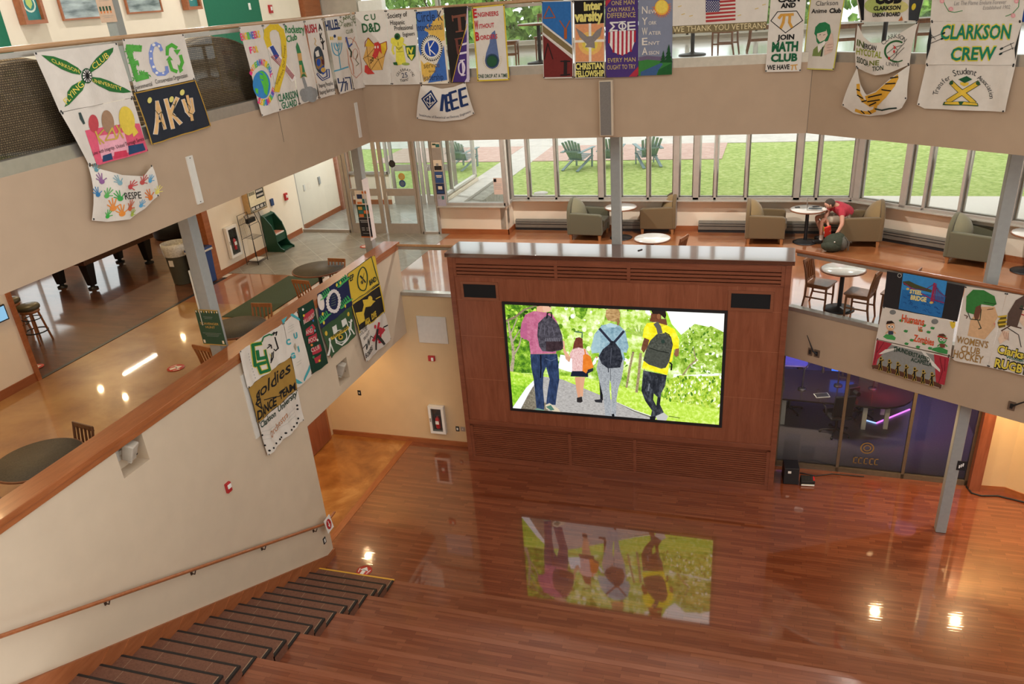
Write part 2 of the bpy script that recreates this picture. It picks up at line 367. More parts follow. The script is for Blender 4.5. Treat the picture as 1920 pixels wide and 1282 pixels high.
# ------------------------------------------------------------------ middle floor slab, soffits and lower walls
PA = [(6.25, .53), (9.35, -1.28), (14, -3.99)]                         # face of the right balcony in plan
def xy_prism(poly, z0, z1, m): b = MB(); b.prism(poly, z0, z1, m); return b
b = xy_prism([(-14.4, -18), (XL-.27, -18), (XL-.27, .55), (6.25, .55), (9.36, -1.26), (19, -6.9), (19, 9), (-14.4, 9.4)], ZS, Z1-.01, M_ceil)
struct('ceiling_lower', b, 'white underside of the middle floor', 'ceiling')
b = MB(); b.prism([(XL-.27, -18), (XL-.27, -.4), (-6.1, -.4), (-6.1, -18)], Z1-.03, Z1, M_conc); struct('floor_corridor', b, 'glossy golden stained concrete floor of the corridor behind the left parapet', 'floor')
b = MB(); b.prism([(XL-.27, -.4), (XL-.27, .6), (6.25, .6), (9.3, -1.16), (19, -6.8), (19, 5.75), (-.45, 5.75), (-.45, 5.1), (-2.0, 5.1), (-2.0, 1.5), (-6.1, 1.5), (-6.1, -.4)], Z1-.03, Z1, M_conc2)
struct('floor_middle', b, 'glossy orange stained concrete floor of the middle level', 'floor')
b = MB(); b.prism([(-6.3, 1.5), (-2.0, 1.5), (-2.0, 5.05), (-2.2, 8.2), (-6.6, 8.2)], Z1-.03, Z1+.004, M_tile); struct('floor_tile', b, 'grey square tile floor of the entrance', 'floor')
b = MB(); b.prism([(-14, -9), (-6.1, -9), (-6.1, 1.2), (-6.52, 1.2), (-6.7, 9), (-14, 9)], Z1-.03, Z1+.002, M_game); struct('floor_game_room', b, 'dark polished wood floor of the game room', 'floor')
b = MB(); b.b2((-6.14, -4.2, Z1), (-6.06, 1.2, Z1+.008), M_dark); struct('trim_floor_joint', b, 'dark joint between the game room floor and corridor floor', 'trim')
# right balcony face
def along(P, Q, d): L = math.hypot(Q[0]-P[0], Q[1]-P[1]); return (P[0]+(Q[0]-P[0])*d/L, P[1]+(Q[1]-P[1])*d/L)
dv = Vector((PA[1][0]-PA[0][0], PA[1][1]-PA[0][1], 0)).normalized(); nR = Vector((dv.y, -dv.x, 0))
RP = (Vector((PA[0][0], PA[0][1], 0)), nR)                              # plane of the right balcony face
def PR(off=0): return (RP[0]+nR*off, nR)
def rstrip(b, s0, s1, o0, o1, z0, z1, m):
    p = [RP[0]+dv*s0+nR*o0, RP[0]+dv*s1+nR*o0, RP[0]+dv*s1+nR*o1, RP[0]+dv*s0+nR*o1]
    b.prism([(q.x, q.y) for q in p], z0, z1, m)
b = MB(); rstrip(b, -.0, 14, -.25, 0, ZS-.06, Z1+.02, M_paint2); struct('wall_right_balcony', b, 'taupe face of the right balcony under the glass railing', 'wall')
b = MB(); rstrip(b, -.0, 14, -.12, .012, Z1+.02, Z1+.09, M_silver); struct('trim_right_curb', b, 'silver curb under the right glass railing', 'trim')
# wall under the left part, behind the balcony
b = MB(); b.b2((-4.1, .5, 0), (XL-.01, .75, ZS), M_tan); b.b2((XL-.01, .5, 0), (.02, .75, Z1+.02), M_tan); struct('wall_lower_left', b, 'tan wall left of the wood video wall', 'wall')
b = MB(); b.b2((-4.1, .47, 0), (.0, .5, .11), M_oakx); struct('baseboard_lower_left', b, 'oak baseboard under the tan wall', 'baseboard')
b = MB(); b.b2((XL+.0, .46, Z1+.02), (.0, .6, Z1+.09), M_silver); struct('trim_left_curb', b, 'silver curb under the short glass railing', 'trim')
b = MB(); b.b2((-3.85, -3.6, 0), (-3.57, .75, ZS), M_tan); struct('wall_lower_side', b, 'tan side wall under the left balcony', 'wall')
d = thing('door_1', 'oak door with a glass light in the tan corner under the balcony', 'door', (-3.565, -.25, 0), kind='structure')
b = MB(); b.b2((0, -.62, 0), (.05, .55, 2.3), M_oak); b.build('door_frame', d)
b = MB(); b.b2((.03, -.55, .02), (.07, .45, .9), M_cherry); b.b2((.03, -.55, 2.0), (.07, .45, 2.22), M_cherry); b.b2((.03, -.55, .9), (.07, -.4, 2.0), M_cherry); b.b2((.03, .3, .9), (.07, .45, 2.0), M_cherry); b.build('door_leaf', d)
b = MB(); b.b2((.045, -.4, .9), (.055, .3, 2.0), M_glassd); b.build('pane', d)
# tan wall right of the studio
b = MB(); b.prism([(9.93, .86), (9.93, .72), (10.34, .74), (10.62, .56), (19, -4.8), (19, .9)], 0, ZS, M_tan); struct('wall_lower_right', b, 'tan wall right of the studio glazing', 'wall')
b = MB(); b.prism([(9.93, .72), (10.335, .72), (10.615, .54), (19, -4.83), (19, -4.8), (10.625, .57), (10.345, .745), (9.93, .74)], 0, .11, M_oakx); struct('baseboard_lower_right', b, 'oak baseboard under the tan right wall', 'baseboard')
b = MB(); b.b2((9.74, .66, 0), (9.93, .9, ZS), M_cherry); struct('trim_studio_jamb', b, 'cherry wood jamb at the right end of the studio glazing', 'trim')

# ------------------------------------------------------------------ upper floor slab (its edge is the big fascia)
pu = Vector((6.29, YB, 0)); du = Vector((1, -.764, 0)).normalized(); nU = Vector((du.y, -du.x, 0))
def PU(off=0): return (pu+nU*off, nU)
e = pu+du*13
UP = [(-13, -18), (XL, -18), (XL, YB), (pu.x, pu.y), (e.x, e.y), (15, 7.9), (-13, 7.9)]
b = MB(); b.prism([(-14.4, -18), (XL-.2, -18), (XL-.2, YB+.2), (pu.x, pu.y+.2), (e.x, e.y+.27), (19, 7.9), (-6.6, 7.9), (-6.6, 9.4), (-14.4, 9.4)], ZW, Z2, M_ceil); struct('ceiling_middle', b, 'white ceiling over the middle level lounge and corridor', 'ceiling')
fl2 = blotch_mat('pale_upper_floor', ['c0b8ac', 'cdc6ba', 'd6d0c6'], 1.2, .2, coat=1, coat_ior=2.0, coat_rough=.1)
b = MB(); b.prism([(-13, -18), (XL-.12, -18), (XL-.12, YB+.12), (pu.x, pu.y+.12), (e.x, e.y+.16), (19, 7.9), (-13, 7.9)], Z2, Z2+.006, fl2); struct('floor_upper', b, 'pale glossy floor of the upper level', 'floor')
def ring(off0, off1, z0, z1, m, name, label, cat, bev=0):
    """strip that follows the upper balcony edge"""
    b = MB()
    b.b2((XL-off1, -18, z0), (XL-off0, YB+off1, z1), m); b.b2((XL-off0, YB+off0, z0), (pu.x+.05, YB+off1, z1), m)
    q = [pu-nU*off0, e-nU*off0, e-nU*off1, pu-nU*off1]; b.prism([(v.x, v.y) for v in q], z0, z1, m)
    return struct(name, b, label, cat, bev)
ring(.0, .3, ZF, 7.69, M_paint2, 'wall_upper_fascia', 'broad taupe fascia of the upper balcony running round the atrium', 'wall')
ring(.0, .12, 7.69, ZCURB, M_silver, 'trim_upper_curb', 'silver curb under the upper glass railing', 'trim')
b = MB()
for y in (-2.69, -11): b.b2((XL, y-.004, ZW), (XL+.001, y+.004, Z2), M_dark)
b.prism([(pu.x-.004, YB-.001), (pu.x+.006, YB-.001), (pu.x+.006, YB), (pu.x-.004, YB)], ZF, 7.69, M_dark)
struct('trim_fascia_joint', b, 'thin dark joints in the taupe upper fascia', 'trim')

def railing(pts, z0, z1, label, rail_r=.028, posts=True, mr=M_rail, joints=()):
    t = thing('glass_railing', label, 'railing', (0, 0, 0), kind=None)
    for i in range(len(pts)-1):
        P, Q = Vector((*pts[i], 0)), Vector((*pts[i+1], 0)); d = (Q-P); L = d.length; d.normalize(); n = Vector((-d.y, d.x, 0))
        k = max(1, round(L/1.55)); b = MB()
        for j in range(k):
            a = P+d*(L*j/k+.006); c = P+d*(L*(j+1)/k-.006)
            b.quad(a+Vector((0, 0, z0)), c+Vector((0, 0, z0)), c+Vector((0, 0, z1-.03)), a+Vector((0, 0, z1-.03)), M_glassr)
        b.build('glass_panel', t)
        b = MB(); b.bar(P+Vector((0, 0, z1-.055)), Q+Vector((0, 0, z1-.055)), .03, .05, M_silver); b.build('top_channel', t)
        b = MB(); b.tube([P-d*.02+Vector((0, 0, z1)), Q+d*.02+Vector((0, 0, z1))], rail_r, mr, 10); b.build('handrail', t)
    return t
railing([(XL-.06, -18), (XL-.06, YB-.02)], ZCURB, ZRAIL, 'glass railing with round wooden rail along the upper left balcony')
railing([(XL+.0, YB+.06), (pu.x-.05, YB+.06)], ZCURB, ZRAIL, 'glass railing with round wooden rail along the upper rear balcony')
q0 = pu-nU*.06+du*.07; q1 = e-nU*.06
railing([(q0.x, q0.y), (q1.x, q1.y)], ZCURB, ZRAIL, 'glass railing with wooden rail along the angled upper right balcony')
q0 = RP[0]+dv*.06-nR*.05; q1 = RP[0]+dv*13.5-nR*.05
railing([(q0.x, q0.y), (q1.x, q1.y)], Z1+.09, 4.6, 'glass railing with wooden rail right of the video wall', .036, mr=M_oakx)
railing([(XL+.06, .53), (-.05, .53)], Z1+.09, 4.56, 'short glass railing between the left parapet and the video wall')

# ------------------------------------------------------------------ middle level walls
b = MB(); b.b2((-6.5, 1.25, Z1), (-6.25, 5.0, ZW), M_cream); b.b2((-6.6, 5.0, Z1), (-6.35, 7.3, ZW), M_cream); struct('wall_entrance', b, 'cream wall beside the entrance with cabinet and racks', 'wall')
b = MB(); b.b2((-6.25, 1.25, Z1), (-6.235, 4.9, Z1+.14), M_base); b.b2((-6.35, 5.1, Z1), (-6.335, 7.3, Z1+.14), M_base); struct('baseboard_entrance', b, 'oak baseboard along the cream entrance wall', 'baseboard')
b = MB(); b.b2((-6.52, 1.05, Z1), (-6.22, 1.25, ZW), M_oak); struct('trim_game_room_jamb', b, 'orange oak jamb at the far side of the game room opening', 'trim')
b = MB(); b.b2((-6.35, -18, Z1), (-6.1, -4.28, ZW), M_cream); b.b2((-6.35, -18, Z1), (-6.08, -4.28, Z1+.15), M_base); struct('wall_corridor', b, 'cream corridor wall left of the game room opening', 'wall')
b = MB(); b.b2((-6.38, -4.28, Z1), (-6.06, -4.2, ZW), M_oak); struct('trim_corridor_jamb', b, 'dark oak jamb at the near side of the game room opening', 'trim')
b = MB(); b.b2((-14, -4.4, Z1), (-6.4, -4.2, Z1+1.2), mat('grey_wainscot', '6e6660', .7)); b.b2((-14, -4.5, Z1+1.2), (-6.4, -4.2, ZW), M_cream); b.b2((-14, -4.2, Z1), (-6.4, -4.18, Z1+.12), M_base); struct('wall_game_room_near', b, 'grey panelled game room wall behind the bar stools', 'wall')
b = MB(); b.b2((-14, 9, Z1), (-6.7, 9.2, ZW), M_cream); struct('wall_game_room_far', b, 'cream far wall of the game room', 'wall')
def window(name, P, Q, z0, z1, cuts, label, wide=(), depth=.1, fr=.05, m=M_alu, sill=True, nrm=None):
    """glazed opening between plan points P and Q; cuts = mullion positions along it (metres), wide = indexes of broad ones"""
    t = thing(name, label, 'window', (0, 0, 0), kind='structure'); P = Vector((*P, 0)); Q = Vector((*Q, 0)); d = Q-P; L = d.length; d.normalize(); n = Vector((d.y, -d.x, 0))
    b = MB(); up = Vector((0, 0, 1))
    b.bar(P+up*(z0+fr/2), Q+up*(z0+fr/2), depth, fr, m); b.bar(P+up*(z1-fr/2), Q+up*(z1-fr/2), depth, fr, m)
    allc = [(0, fr)]+[(c, .13 if i in wide else .055) for i, c in enumerate(cuts)]+[(L, fr)]
    for c, w in allc: a = P+d*c; b.bar(a+up*z0, a+up*z1, depth, w, m, up=d)
    b.build('window_frame', t)
    if sill:
        b = MB()
        for c, w in allc: a = P+d*c-n*(depth*.5+.035); b.bar(a+up*z0, a+up*z1, .07, w+.06, M_strip, up=d)
        b.bar(P-n*.085+up*(z0+.03), Q-n*.085+up*(z0+.03), .07, .07, M_strip); b.build('outer_frame', t)
    b = MB(); b.quad(P+up*z0, Q+up*z0, Q+up*z1, P+up*z1, M_glass); b.build('pane', t)
    if sill:
        b = MB(); a = n*.08; b.bar(P+a+up*(z0-.012), Q+a+up*(z0-.012), .16, .024, M_alul); b.bar(P-a*2+up*(z0-.03), Q-a*2+up*(z0-.03), .3, .03, M_white); b.build('window_sill', t)
    return t
SZ = Z1+.78
WX = [0.03, .746, 1.868, 2.325, 3.0, 3.653, 4.115, 4.55, 5.242, 6.349, 6.773]
window('window_1', (-.45, 5.5), (7.52, 5.5), SZ, ZW-.01, [x+.45 for x in WX], 'long row of taupe framed panes looking onto the lawn', wide=(2, 5, 6, 9))
wq = (7.52+6.4, 5.5-6.4*.65)
window('window_2', (7.52, 5.5), wq, SZ, ZW-.01, [.12, 1.16, 1.60, 2.32, 3.3, 4.6, 5.9], 'angled row of taupe framed panes at the right end of the lounge', wide=(0, 1))
window('window_3', (-2.2, 5.0), (-.42, 5.0), Z1+.74, ZW-.01, [], 'low entrance side window with the view onto a stone ledge', fr=.07)
window('window_4', (-.42, 5.0), (-.42, 5.5), Z1+.74, ZW-.01, [], 'narrow return pane beside the low entrance window', fr=.06, sill=False)
b = MB(); b.b2((-.55, 5.56, Z1), (7.55, 5.7, SZ-.02), M_cream); struct('wall_window', b, 'cream knee wall under the long row of lounge windows', 'wall')
b = MB(); b.prism([(7.52, 5.56), (wq[0], wq[1]+.06), (wq[0]+.05, wq[1]+.2), (7.55, 5.7)], Z1, SZ-.02, M_cream)
struct('wall_window_angled', b, 'cream knee wall under the angled lounge windows', 'wall')
b = MB(); b.b2((-2.25, 5.03, Z1), (-.42, 5.2, Z1+.72), M_cream); b.b2((-.6, 5.03, Z1), (-.42, 5.6, Z1+.72), M_cream); struct('wall_entrance_knee', b, 'cream knee wall under the low entrance window', 'wall')
b = MB(); b.b2((-2.25, 5.01, Z1), (-.4, 5.03, Z1+.13), M_oakx); b.b2((-.42, 5.01, Z1), (-.4, 5.56, Z1+.13), M_oakx); b.b2((-.4, 5.54, Z1), (7.5, 5.56, Z1+.13), M_oakx)
b.prism([(7.5, 5.54), (wq[0], wq[1]+.04), (wq[0], wq[1]+.06), (7.5, 5.56)], Z1, Z1+.13, M_oakx); struct('baseboard_window', b, 'oak baseboard along the window wall', 'baseboard')

# vestibule
M_door = M_alu
def glazed_door(name, x0, x1, y, label, bars=True):
    t = thing(name, label, 'door', (x0, y, Z1), kind='structure'); w = x1-x0; b = MB()
    for a, c, z0, z1 in ((0, .1, 0, 2.9), (w-.1, w, 0, 2.9), (.1, w-.1, 0, .26), (.1, w-.1, .98, 1.16), (.1, w-.1, 2.8, 2.9)): b.b2((a, -.025, z0), (c, .025, z1), M_door)
    b.build('door_frame', t); b = MB(); b.b2((.1, -.004, .26), (w-.1, .004, .98), M_glass); b.b2((.1, -.004, 1.16), (w-.1, .004, 2.8), M_glass); b.build('pane', t)
    b = MB(); b.tube([(.13, -.03, .32), (.13, -.08, .36), (.13, -.08, 1.05), (.13, -.03, 1.1)], .012, M_silver, 6); b.build('door_handle', t)
    return t
glazed_door('door_2', -4.75, -3.78, 5.0, 'taupe framed glass door behind the poster column'); glazed_door('door_3', -3.72, -2.75, 5.0, 'taupe framed glass door with round stickers')
glazed_door('door_4', -4.9, -3.9, 8.0, 'outer glass door at the back of the vestibule'); glazed_door('door_5', -3.85, -2.85, 8.0, 'outer glass door near the stone ledge')
window('window_5', (-6.3, 5.0), (-4.8, 5.0), Z1, ZW-.01, [], 'wide glass panel of the vestibule beside the cream wall', fr=.08, sill=False)
window('window_6', (-2.72, 5.0), (-2.25, 5.0), Z1, ZW-.01, [], 'narrow glass sidelight beside the door with stickers', fr=.06, sill=False)
window('window_7', (-2.3, 5.1), (-2.3, 8.0), Z1+.8, ZW-.01, [1.1], 'pale framed side glazing of the vestibule above the stone ledge', fr=.07, m=M_strip, sill=False)
window('window_8', (-6.5, 8.0), (-5.0, 8.0), Z1+.9, ZW-.01, [.7], 'outer vestibule window beside the red block pier', fr=.07, sill=False)
b = MB(); b.b2((-2.4, 5.25, Z1), (-2.2, 8.0, Z1+.78), M_cream); b.b2((-6.5, 8.0, Z1), (-5.0, 8.15, Z1+.88), M_cream); b.b2((-6.4, 7.98, Z1), (-5.0, 8.0, Z1+.14), M_oakx); struct('wall_vestibule', b, 'cream knee walls of the vestibule', 'wall')
b = MB(); b.b2((-6.7, 7.3, Z1), (-6.28, 8.1, ZW), M_brick); struct('wall_block_pier', b, 'red block pier in the vestibule', 'wall')

# ------------------------------------------------------------------ upper level rooms
window('window_9', (-6.0, 7.7), (19, 7.7), Z2+.12, Z2+3.9, [1.6, 3.2, 4.8, 6.4, 8, 9.6, 11.2, 12.8, 14.4, 16, 17.6, 19.2, 20.8, 22.4], 'tall window band of the upper level', fr=.08, depth=.12, m=M_alul)
b = MB(); b.b2((-7, 7.75, Z2), (19, 7.9, Z2+.1), M_cream); struct('wall_upper_back', b, 'low cream wall under the upper window band', 'wall')
b = MB(); b.b2((-6.2, -18, Z2), (-6.0, 6.3, ZROOF), M_cream); struct('wall_upper_left', b, 'cream upper wall hung with framed pictures', 'wall')
b = MB(); b.b2((-6.0, 2.45, Z2+.05), (-5.985, 4.52, ZROOF-.4), M_green)
struct('wall_green_panel', b, 'dark green wall panel right of the small framed certificate', 'wall')
b = MB(); b.b2((-6.0, -7.4, Z2+.05), (-5.985, -2.7, ZROOF-.4), M_green); struct('wall_green_panel_near', b, 'dark green wall panel at the left edge of the upper wall', 'wall')
b = MB(); b.b2((-6.15, 6.4, Z2), (-5.9, 7.2, ZROOF), M_oak); struct('trim_upper_jamb', b, 'oak jamb at the end of the upper left wall', 'trim')
b = MB(); b.b2((-6.2, 7.3, Z2), (-4.9, 7.6, ZROOF), mat('pale_block_wall', 'b9b0a2', .9, noise=.1, nscale=4)); struct('wall_upper_block', b, 'pale block wall beyond the oak jamb', 'wall')
# roof: solid over the balconies, with an opening added over the seating for sky light
b = MB(); b.b2((-14.4, -18, ZROOF), (XL-1, 8, ZROOF+.2), M_ceil); b.b2((XL-1, -6.5, ZROOF), (19, 8, ZROOF+.2), M_ceil); struct('ceiling', b, 'white ceiling above the upper level', 'ceiling')

b = MB(); b.b2((-13, -18.3, 0), (16, -18, ZROOF), M_cream); struct('wall_light_block', b, 'unseen cream wall added behind the seating to darken the rear fascia', 'wall')  # unseen wall, added to keep light off the rear fascia
# ------------------------------------------------------------------ columns
def column(x, y, z0, z1, label, w=.17):
    t = thing('steel_column', label, 'column', (x, y, z0)); t['kind'] = 'structure'
    b = MB(); b.b2((-w/2, -w/2, 0), (w/2, w/2, z1-z0), M_steel); b.build('shaft', t, bev=.012)
    return t
column(3.11, .86, Z1, ZF, 'square grey steel column standing behind the video wall')
column(9.06, -.72, 0, ZF, 'square grey steel column rising from the oak floor through the right balcony')
column(-1.93, -4.5, Z1, ZF, 'square grey steel column with a green poster beside the left parapet', .19)
column(-2.05, .85, Z1, ZF, 'square steel column covered with posters near the entrance doors', .17)
column(-4.6, -1.85, Z2, ZROOF, 'square grey steel column in front of the upper left pictures', .19)

# ------------------------------------------------------------------ outdoors
b = MB(); b.b2((-60, 5.8, 3.2), (80, 80, 3.38), M_lawn); struct('ground_lawn', b, 'green lawn outside the lounge windows', 'lawn')
b = MB(); b.b2((-40, 17.65, 3.2), (60, 21, 3.40), M_walk); b.b2((-3.75, 8.2, 3.2), (-2.56, 17.7, 3.395), M_walk); struct('ground_walk', b, 'pale concrete walk crossing the lawn', 'path')
b = MB(); b.b2((-2.56, 14.7, 3.2), (4.1, 17.65, 3.402), M_pav); b.b2((-9, 14.7, 3.2), (-3.75, 17.65, 3.402), M_pav); struct('ground_patio', b, 'pinkish brick paver patio beside the walk', 'patio')
b = MB(); b.b2((-40, 26, 3.2), (70, 44, 3.40), mat('asphalt_road', '8f8f90', .9, noise=.08)); struct('ground_road', b, 'pale asphalt road beyond the lawn', 'road')
b = MB(); b.b2((-2.2, 5.22, 3.3), (-1.35, 8.2, 4.14), M_stone); b.b2((-2.2, 5.22, 4.14), (-1.75, 8.3, 4.2), M_walk); struct('wall_stone_ledge', b, 'rough stone ledge with concrete cap outside the low window', 'wall')
# ------------------------------------------------------------------ video wall cabinet
WW, WH, WD = 6.246, 4.6, .74
M_slot = mat('dark_grille_gap', '120a08', .9)
vw = thing('video_wall_cabinet', 'tall reddish cherry wood cabinet that holds the big video screen', 'cabinet', (0, 0, 0))
SX0, SX1, SZ0, SZ1 = 1.03, 5.235, 1.293, 3.66
b = MB()
for x0, x1, z0, z1 in ((.1, SX0, 1.0, 4.12), (SX1, WW-.1, 1.0, 4.12), (SX0, SX1, 1.0, SZ0), (SX0, SX1, SZ1, 4.12)): b.b2((x0, .0, z0), (x1, .4, z1), M_cherry)
b.b2((.05, .3, 0), (WW-.05, WD, 4.5), M_cherryd)
M_seam = mat('pale_panel_seam', 'a86a4c', .5)
for z in (1.95, 2.9, 3.66):
    for x0, x1 in ((.1, SX0), (SX1, WW-.1)): b.b2((x0, -.0012, z), (x1, .01, z+.006), M_seam)
for x in (SX0-.14, SX1+.14): b.b2((x-.003, -.0012, SZ1), (x+.003, .01, 4.12), M_seam)
for i in range(1, 8): x = SX0+(SX1-SX0)*i/8; b.b2((x-.002, -.0012, SZ1+.02), (x+.002, .01, 4.12), M_seam); b.b2((x-.002, -.0012, 1.0), (x+.002, .01, SZ0-.02), M_seam)
b.build('front_panel', vw)
for x in (0, WW-.1): b = MB(); b.b2((x, -.03, 0), (x+.1, WD, 4.52), M_cherryd); b.build('side_panel', vw, bev=.004)
M_top = wood('glossy_cabinet_top', '4a2a1e', '5e3828', .18, 2, 'X', coat=1, coat_ior=2.6)
b = MB(); b.b2((-.04, -.04, 4.52), (WW+.04, WD, 4.6), M_top); b.build('cap', vw, bev=.006)
b = MB(); b.b2((.1, .02, .82), (WW-.1, .3, .93), M_cherryd); b.b2((.1, -.035, .90), (WW-.1, .3, 1.0), M_cherryd); b.b2((.1, -.03, 0), (WW-.1, .3, .12), M_cherryd); b.build('ledge', vw, bev=.004)
def grille(x0, x1, z0, z1, n):
    b = MB(); b.b2((x0, .05, z0), (x1, .1, z1), M_slot)
    p = (z1-z0)/n
    for i in range(n): b.b2((x0, -.012, z0+p*i+p*.3), (x1, .05, z0+p*(i+1)), M_cherryd)
    return b
for x in (.1, 2.22, 3.55, WW-.16): b = MB(); b.b2((x, -.02, .12), (x+.06, .1, .85), M_cherryd); b.build('grille_post', vw)
for x in (.1, 2.1, 3.45, WW-.16): b = MB(); b.b2((x, -.02, 4.14), (x+.06, .1, 4.5), M_cherryd); b.build('grille_post', vw)
for z0, z1 in ((4.44, 4.52), (4.12, 4.17)): b = MB(); b.b2((.1, -.01, z0), (WW-.1, .1, z1), M_cherryd); b.build('grille_rail', vw)
for x0, x1 in ((.16, 2.22), (2.28, 3.55), (3.61, WW-.16)): grille(x0, x1, .12, .82, 15).build('lower_grille', vw)
for x0, x1 in ((.16, 2.1), (2.16, 3.45), (3.51, WW-.16)): grille(x0, x1, 4.17, 4.44, 4).build('upper_grille', vw)
M_cloth_b = mat('black_speaker_cloth', '131214', .95, noise=.3, nscale=300)
for x in (.27, 5.28):
    b = MB(); w, h = .66, .27; z = 3.72
    for a in ((-.05, -.05, w+.05, 0), (-.05, h, w+.05, h+.05), (-.05, 0, 0, h), (w, 0, w+.05, h)): b.b2((x+a[0], -.018, z+a[1]), (x+a[2], .0, z+a[3]), M_nose)
    v = b.build('speaker_vent', vw); c = MB(); c.b2((x, -.008, z), (x+w, -.002, z+h), M_cloth_b); c.build('grille_cloth', v)

# ------------------------------------------------------------------ furniture makers
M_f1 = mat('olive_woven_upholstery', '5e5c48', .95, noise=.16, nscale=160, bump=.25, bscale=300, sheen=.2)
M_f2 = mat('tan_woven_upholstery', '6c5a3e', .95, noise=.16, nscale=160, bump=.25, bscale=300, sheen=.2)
M_f1p = mat('window_lit_olive_backrest', '7c7860', .95, noise=.12, nscale=160, bump=.2, bscale=300, sheen=.2)  # paler copy of the olive cloth, window light put into the colour
M_f2p = mat('window_lit_tan_backrest', '88734f', .95, noise=.12, nscale=160, bump=.2, bscale=300, sheen=.2)  # tan cloth lightened in colour as if lit by the windows
M_leg = wood('light_oak_leg', '8f5f38', 'b07a4a', .5, 4)
def make_armchair(name, label, f, fp):
    t = thing(name, label, 'armchair', group='lounge armchairs by the windows'); hw, hd = .40, .41
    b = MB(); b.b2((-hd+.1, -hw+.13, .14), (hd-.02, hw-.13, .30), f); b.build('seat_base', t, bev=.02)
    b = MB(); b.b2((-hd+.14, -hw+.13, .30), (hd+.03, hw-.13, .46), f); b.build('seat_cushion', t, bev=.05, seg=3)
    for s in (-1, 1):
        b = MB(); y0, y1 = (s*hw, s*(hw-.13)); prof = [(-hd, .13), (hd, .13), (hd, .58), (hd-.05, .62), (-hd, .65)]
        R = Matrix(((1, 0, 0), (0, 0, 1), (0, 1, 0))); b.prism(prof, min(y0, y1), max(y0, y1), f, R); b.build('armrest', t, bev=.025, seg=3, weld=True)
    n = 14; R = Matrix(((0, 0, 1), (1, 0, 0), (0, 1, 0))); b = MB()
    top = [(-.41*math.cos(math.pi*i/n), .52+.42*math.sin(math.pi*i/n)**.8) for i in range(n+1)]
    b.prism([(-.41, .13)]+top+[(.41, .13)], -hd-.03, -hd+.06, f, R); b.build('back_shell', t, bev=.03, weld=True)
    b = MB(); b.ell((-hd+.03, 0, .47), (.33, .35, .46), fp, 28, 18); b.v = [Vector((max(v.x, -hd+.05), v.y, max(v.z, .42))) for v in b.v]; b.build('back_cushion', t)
    for x in (-hd+.05, hd-.06):
        for y in (-hw+.05, hw-.05): b = MB(); b.box((x, y, .07), (.07, .07, .14), M_leg, taper=.7); b.build('leg', t)
    return t
gold = make_armchair('armchair', 'x', M_f2, M_f2p); green = make_armchair('armchair', 'x', M_f1, M_f1p)
def seat_chair(src, p1, p2, side, rz, label, first):
    """p1, p2 = photo points of the two near legs on the middle floor; the body lies on the far side of them"""
    A = at(*p1, PZ(Z1)); B = at(*p2, PZ(Z1)); mid = (A+B)/2; f = Vector((math.cos(rz), math.sin(rz), 0)); n = Vector((-f.y, f.x, 0))
    if n.y < 0: n = -n
    c = mid+n*.31; c.z = Z1
    if first: src.location = c; src.rotation_euler = (0, 0, rz); src['label'] = label; return src
    return dup(src, c, rz, label)
seat_chair(green, (1074, 447), (1124, 452), 0, -.06, 'olive green armchair left of the grey column and round white table', True)
c2 = at(1262, 441, PZ(Z1)); c2 = Vector((c2.x-.40, c2.y+.42, Z1))
dup(gold, c2, math.pi+.03, 'tan armchair right of the grey column with its back turned right')
seat_chair(gold, (1404, 455), (1464, 459), 0, 0.0, 'tan empty armchair left of the table with the laptop', True)
ch4 = seat_chair(gold, (1590, 462), (1630, 462), 0, math.pi, 'tan armchair in which the person in the red shirt sits', False)
seat_chair(green, (1779, 491), (1847, 504), 0, -.42, 'olive green armchair alone at the right by the angled windows', False)

M_tabw = mat('white_laminate', 'dcdcd8', .22, noise=.03, coat=.5)
M_tabd = mat('dark_speckled_laminate', '4c463a', .65, noise=.3, nscale=70)
M_edge = wood('wood_table_edge', '6a4028', '8a5636', .4, 4, 'X')
def make_table(name, label, r, top, edge, group):
    t = thing(name, label, 'table', group=group)
    b = MB(); b.lathe([(r-.015, .716), (r, .722), (r, .742), (r-.012, .747)], (0, 0, 0), edge, 40); b.build('table_edge', t)
    b = MB(); b.lathe([(r-.02, .73), (r-.02, .7485), (0.001, .7485)], (0, 0, 0), top, 40); b.build('tabletop', t)
    b = MB(); b.tube([(0, 0, .03), (0, 0, .72)], .038, M_black, 16); b.lathe([(.15, .70), (.15, .715)], (0, 0, 0), M_black, 16); b.build('pedestal', t)
    b = MB(); b.lathe([(.26, 0), (.265, .012), (.24, .024), (.06, .045), (.04, .06)], (0, 0, 0), M_dark, 32); b.build('base', t)
    return t
GT = 'round white tables in the lounge'
tw = make_table('round_table', 'round white table half hidden by the grey column', .38, M_tabw, M_edge, GT)
def top_at(x, y, z0=Z1): p = at(x, y, PZ(z0+.748)); return Vector((p.x, p.y, z0))
tw.location = top_at(1164, 387.5)
tB = dup(tw, top_at(1223, 446), 0, 'round white table just behind the video wall top')
tC = dup(tw, top_at(1515, 391.5), 0, 'round white table with an open laptop beside the person')
tD = dup(tw, top_at(1581.6, 503.5), 0, 'round white table behind the right glass railing between two wooden chairs')
pE = at(1917, 508, PZ(Z1)); tE = dup(tw, (pE.x+.05, pE.y, Z1), 0, 'round table at the right picture edge, only base and rim seen')
td = make_table('cafe_table', 'x', .53, M_tabd, M_edge, 'dark round tables along the left parapet')
td.location = top_at(597, 503); td['label'] = 'dark speckled round table nearest the entrance tiles'
dup(td, top_at(441, 613), .3, 'dark speckled round table beside the column with the green poster')
dup(td, top_at(72, 860), .6, 'dark speckled round table nearest the left picture edge')

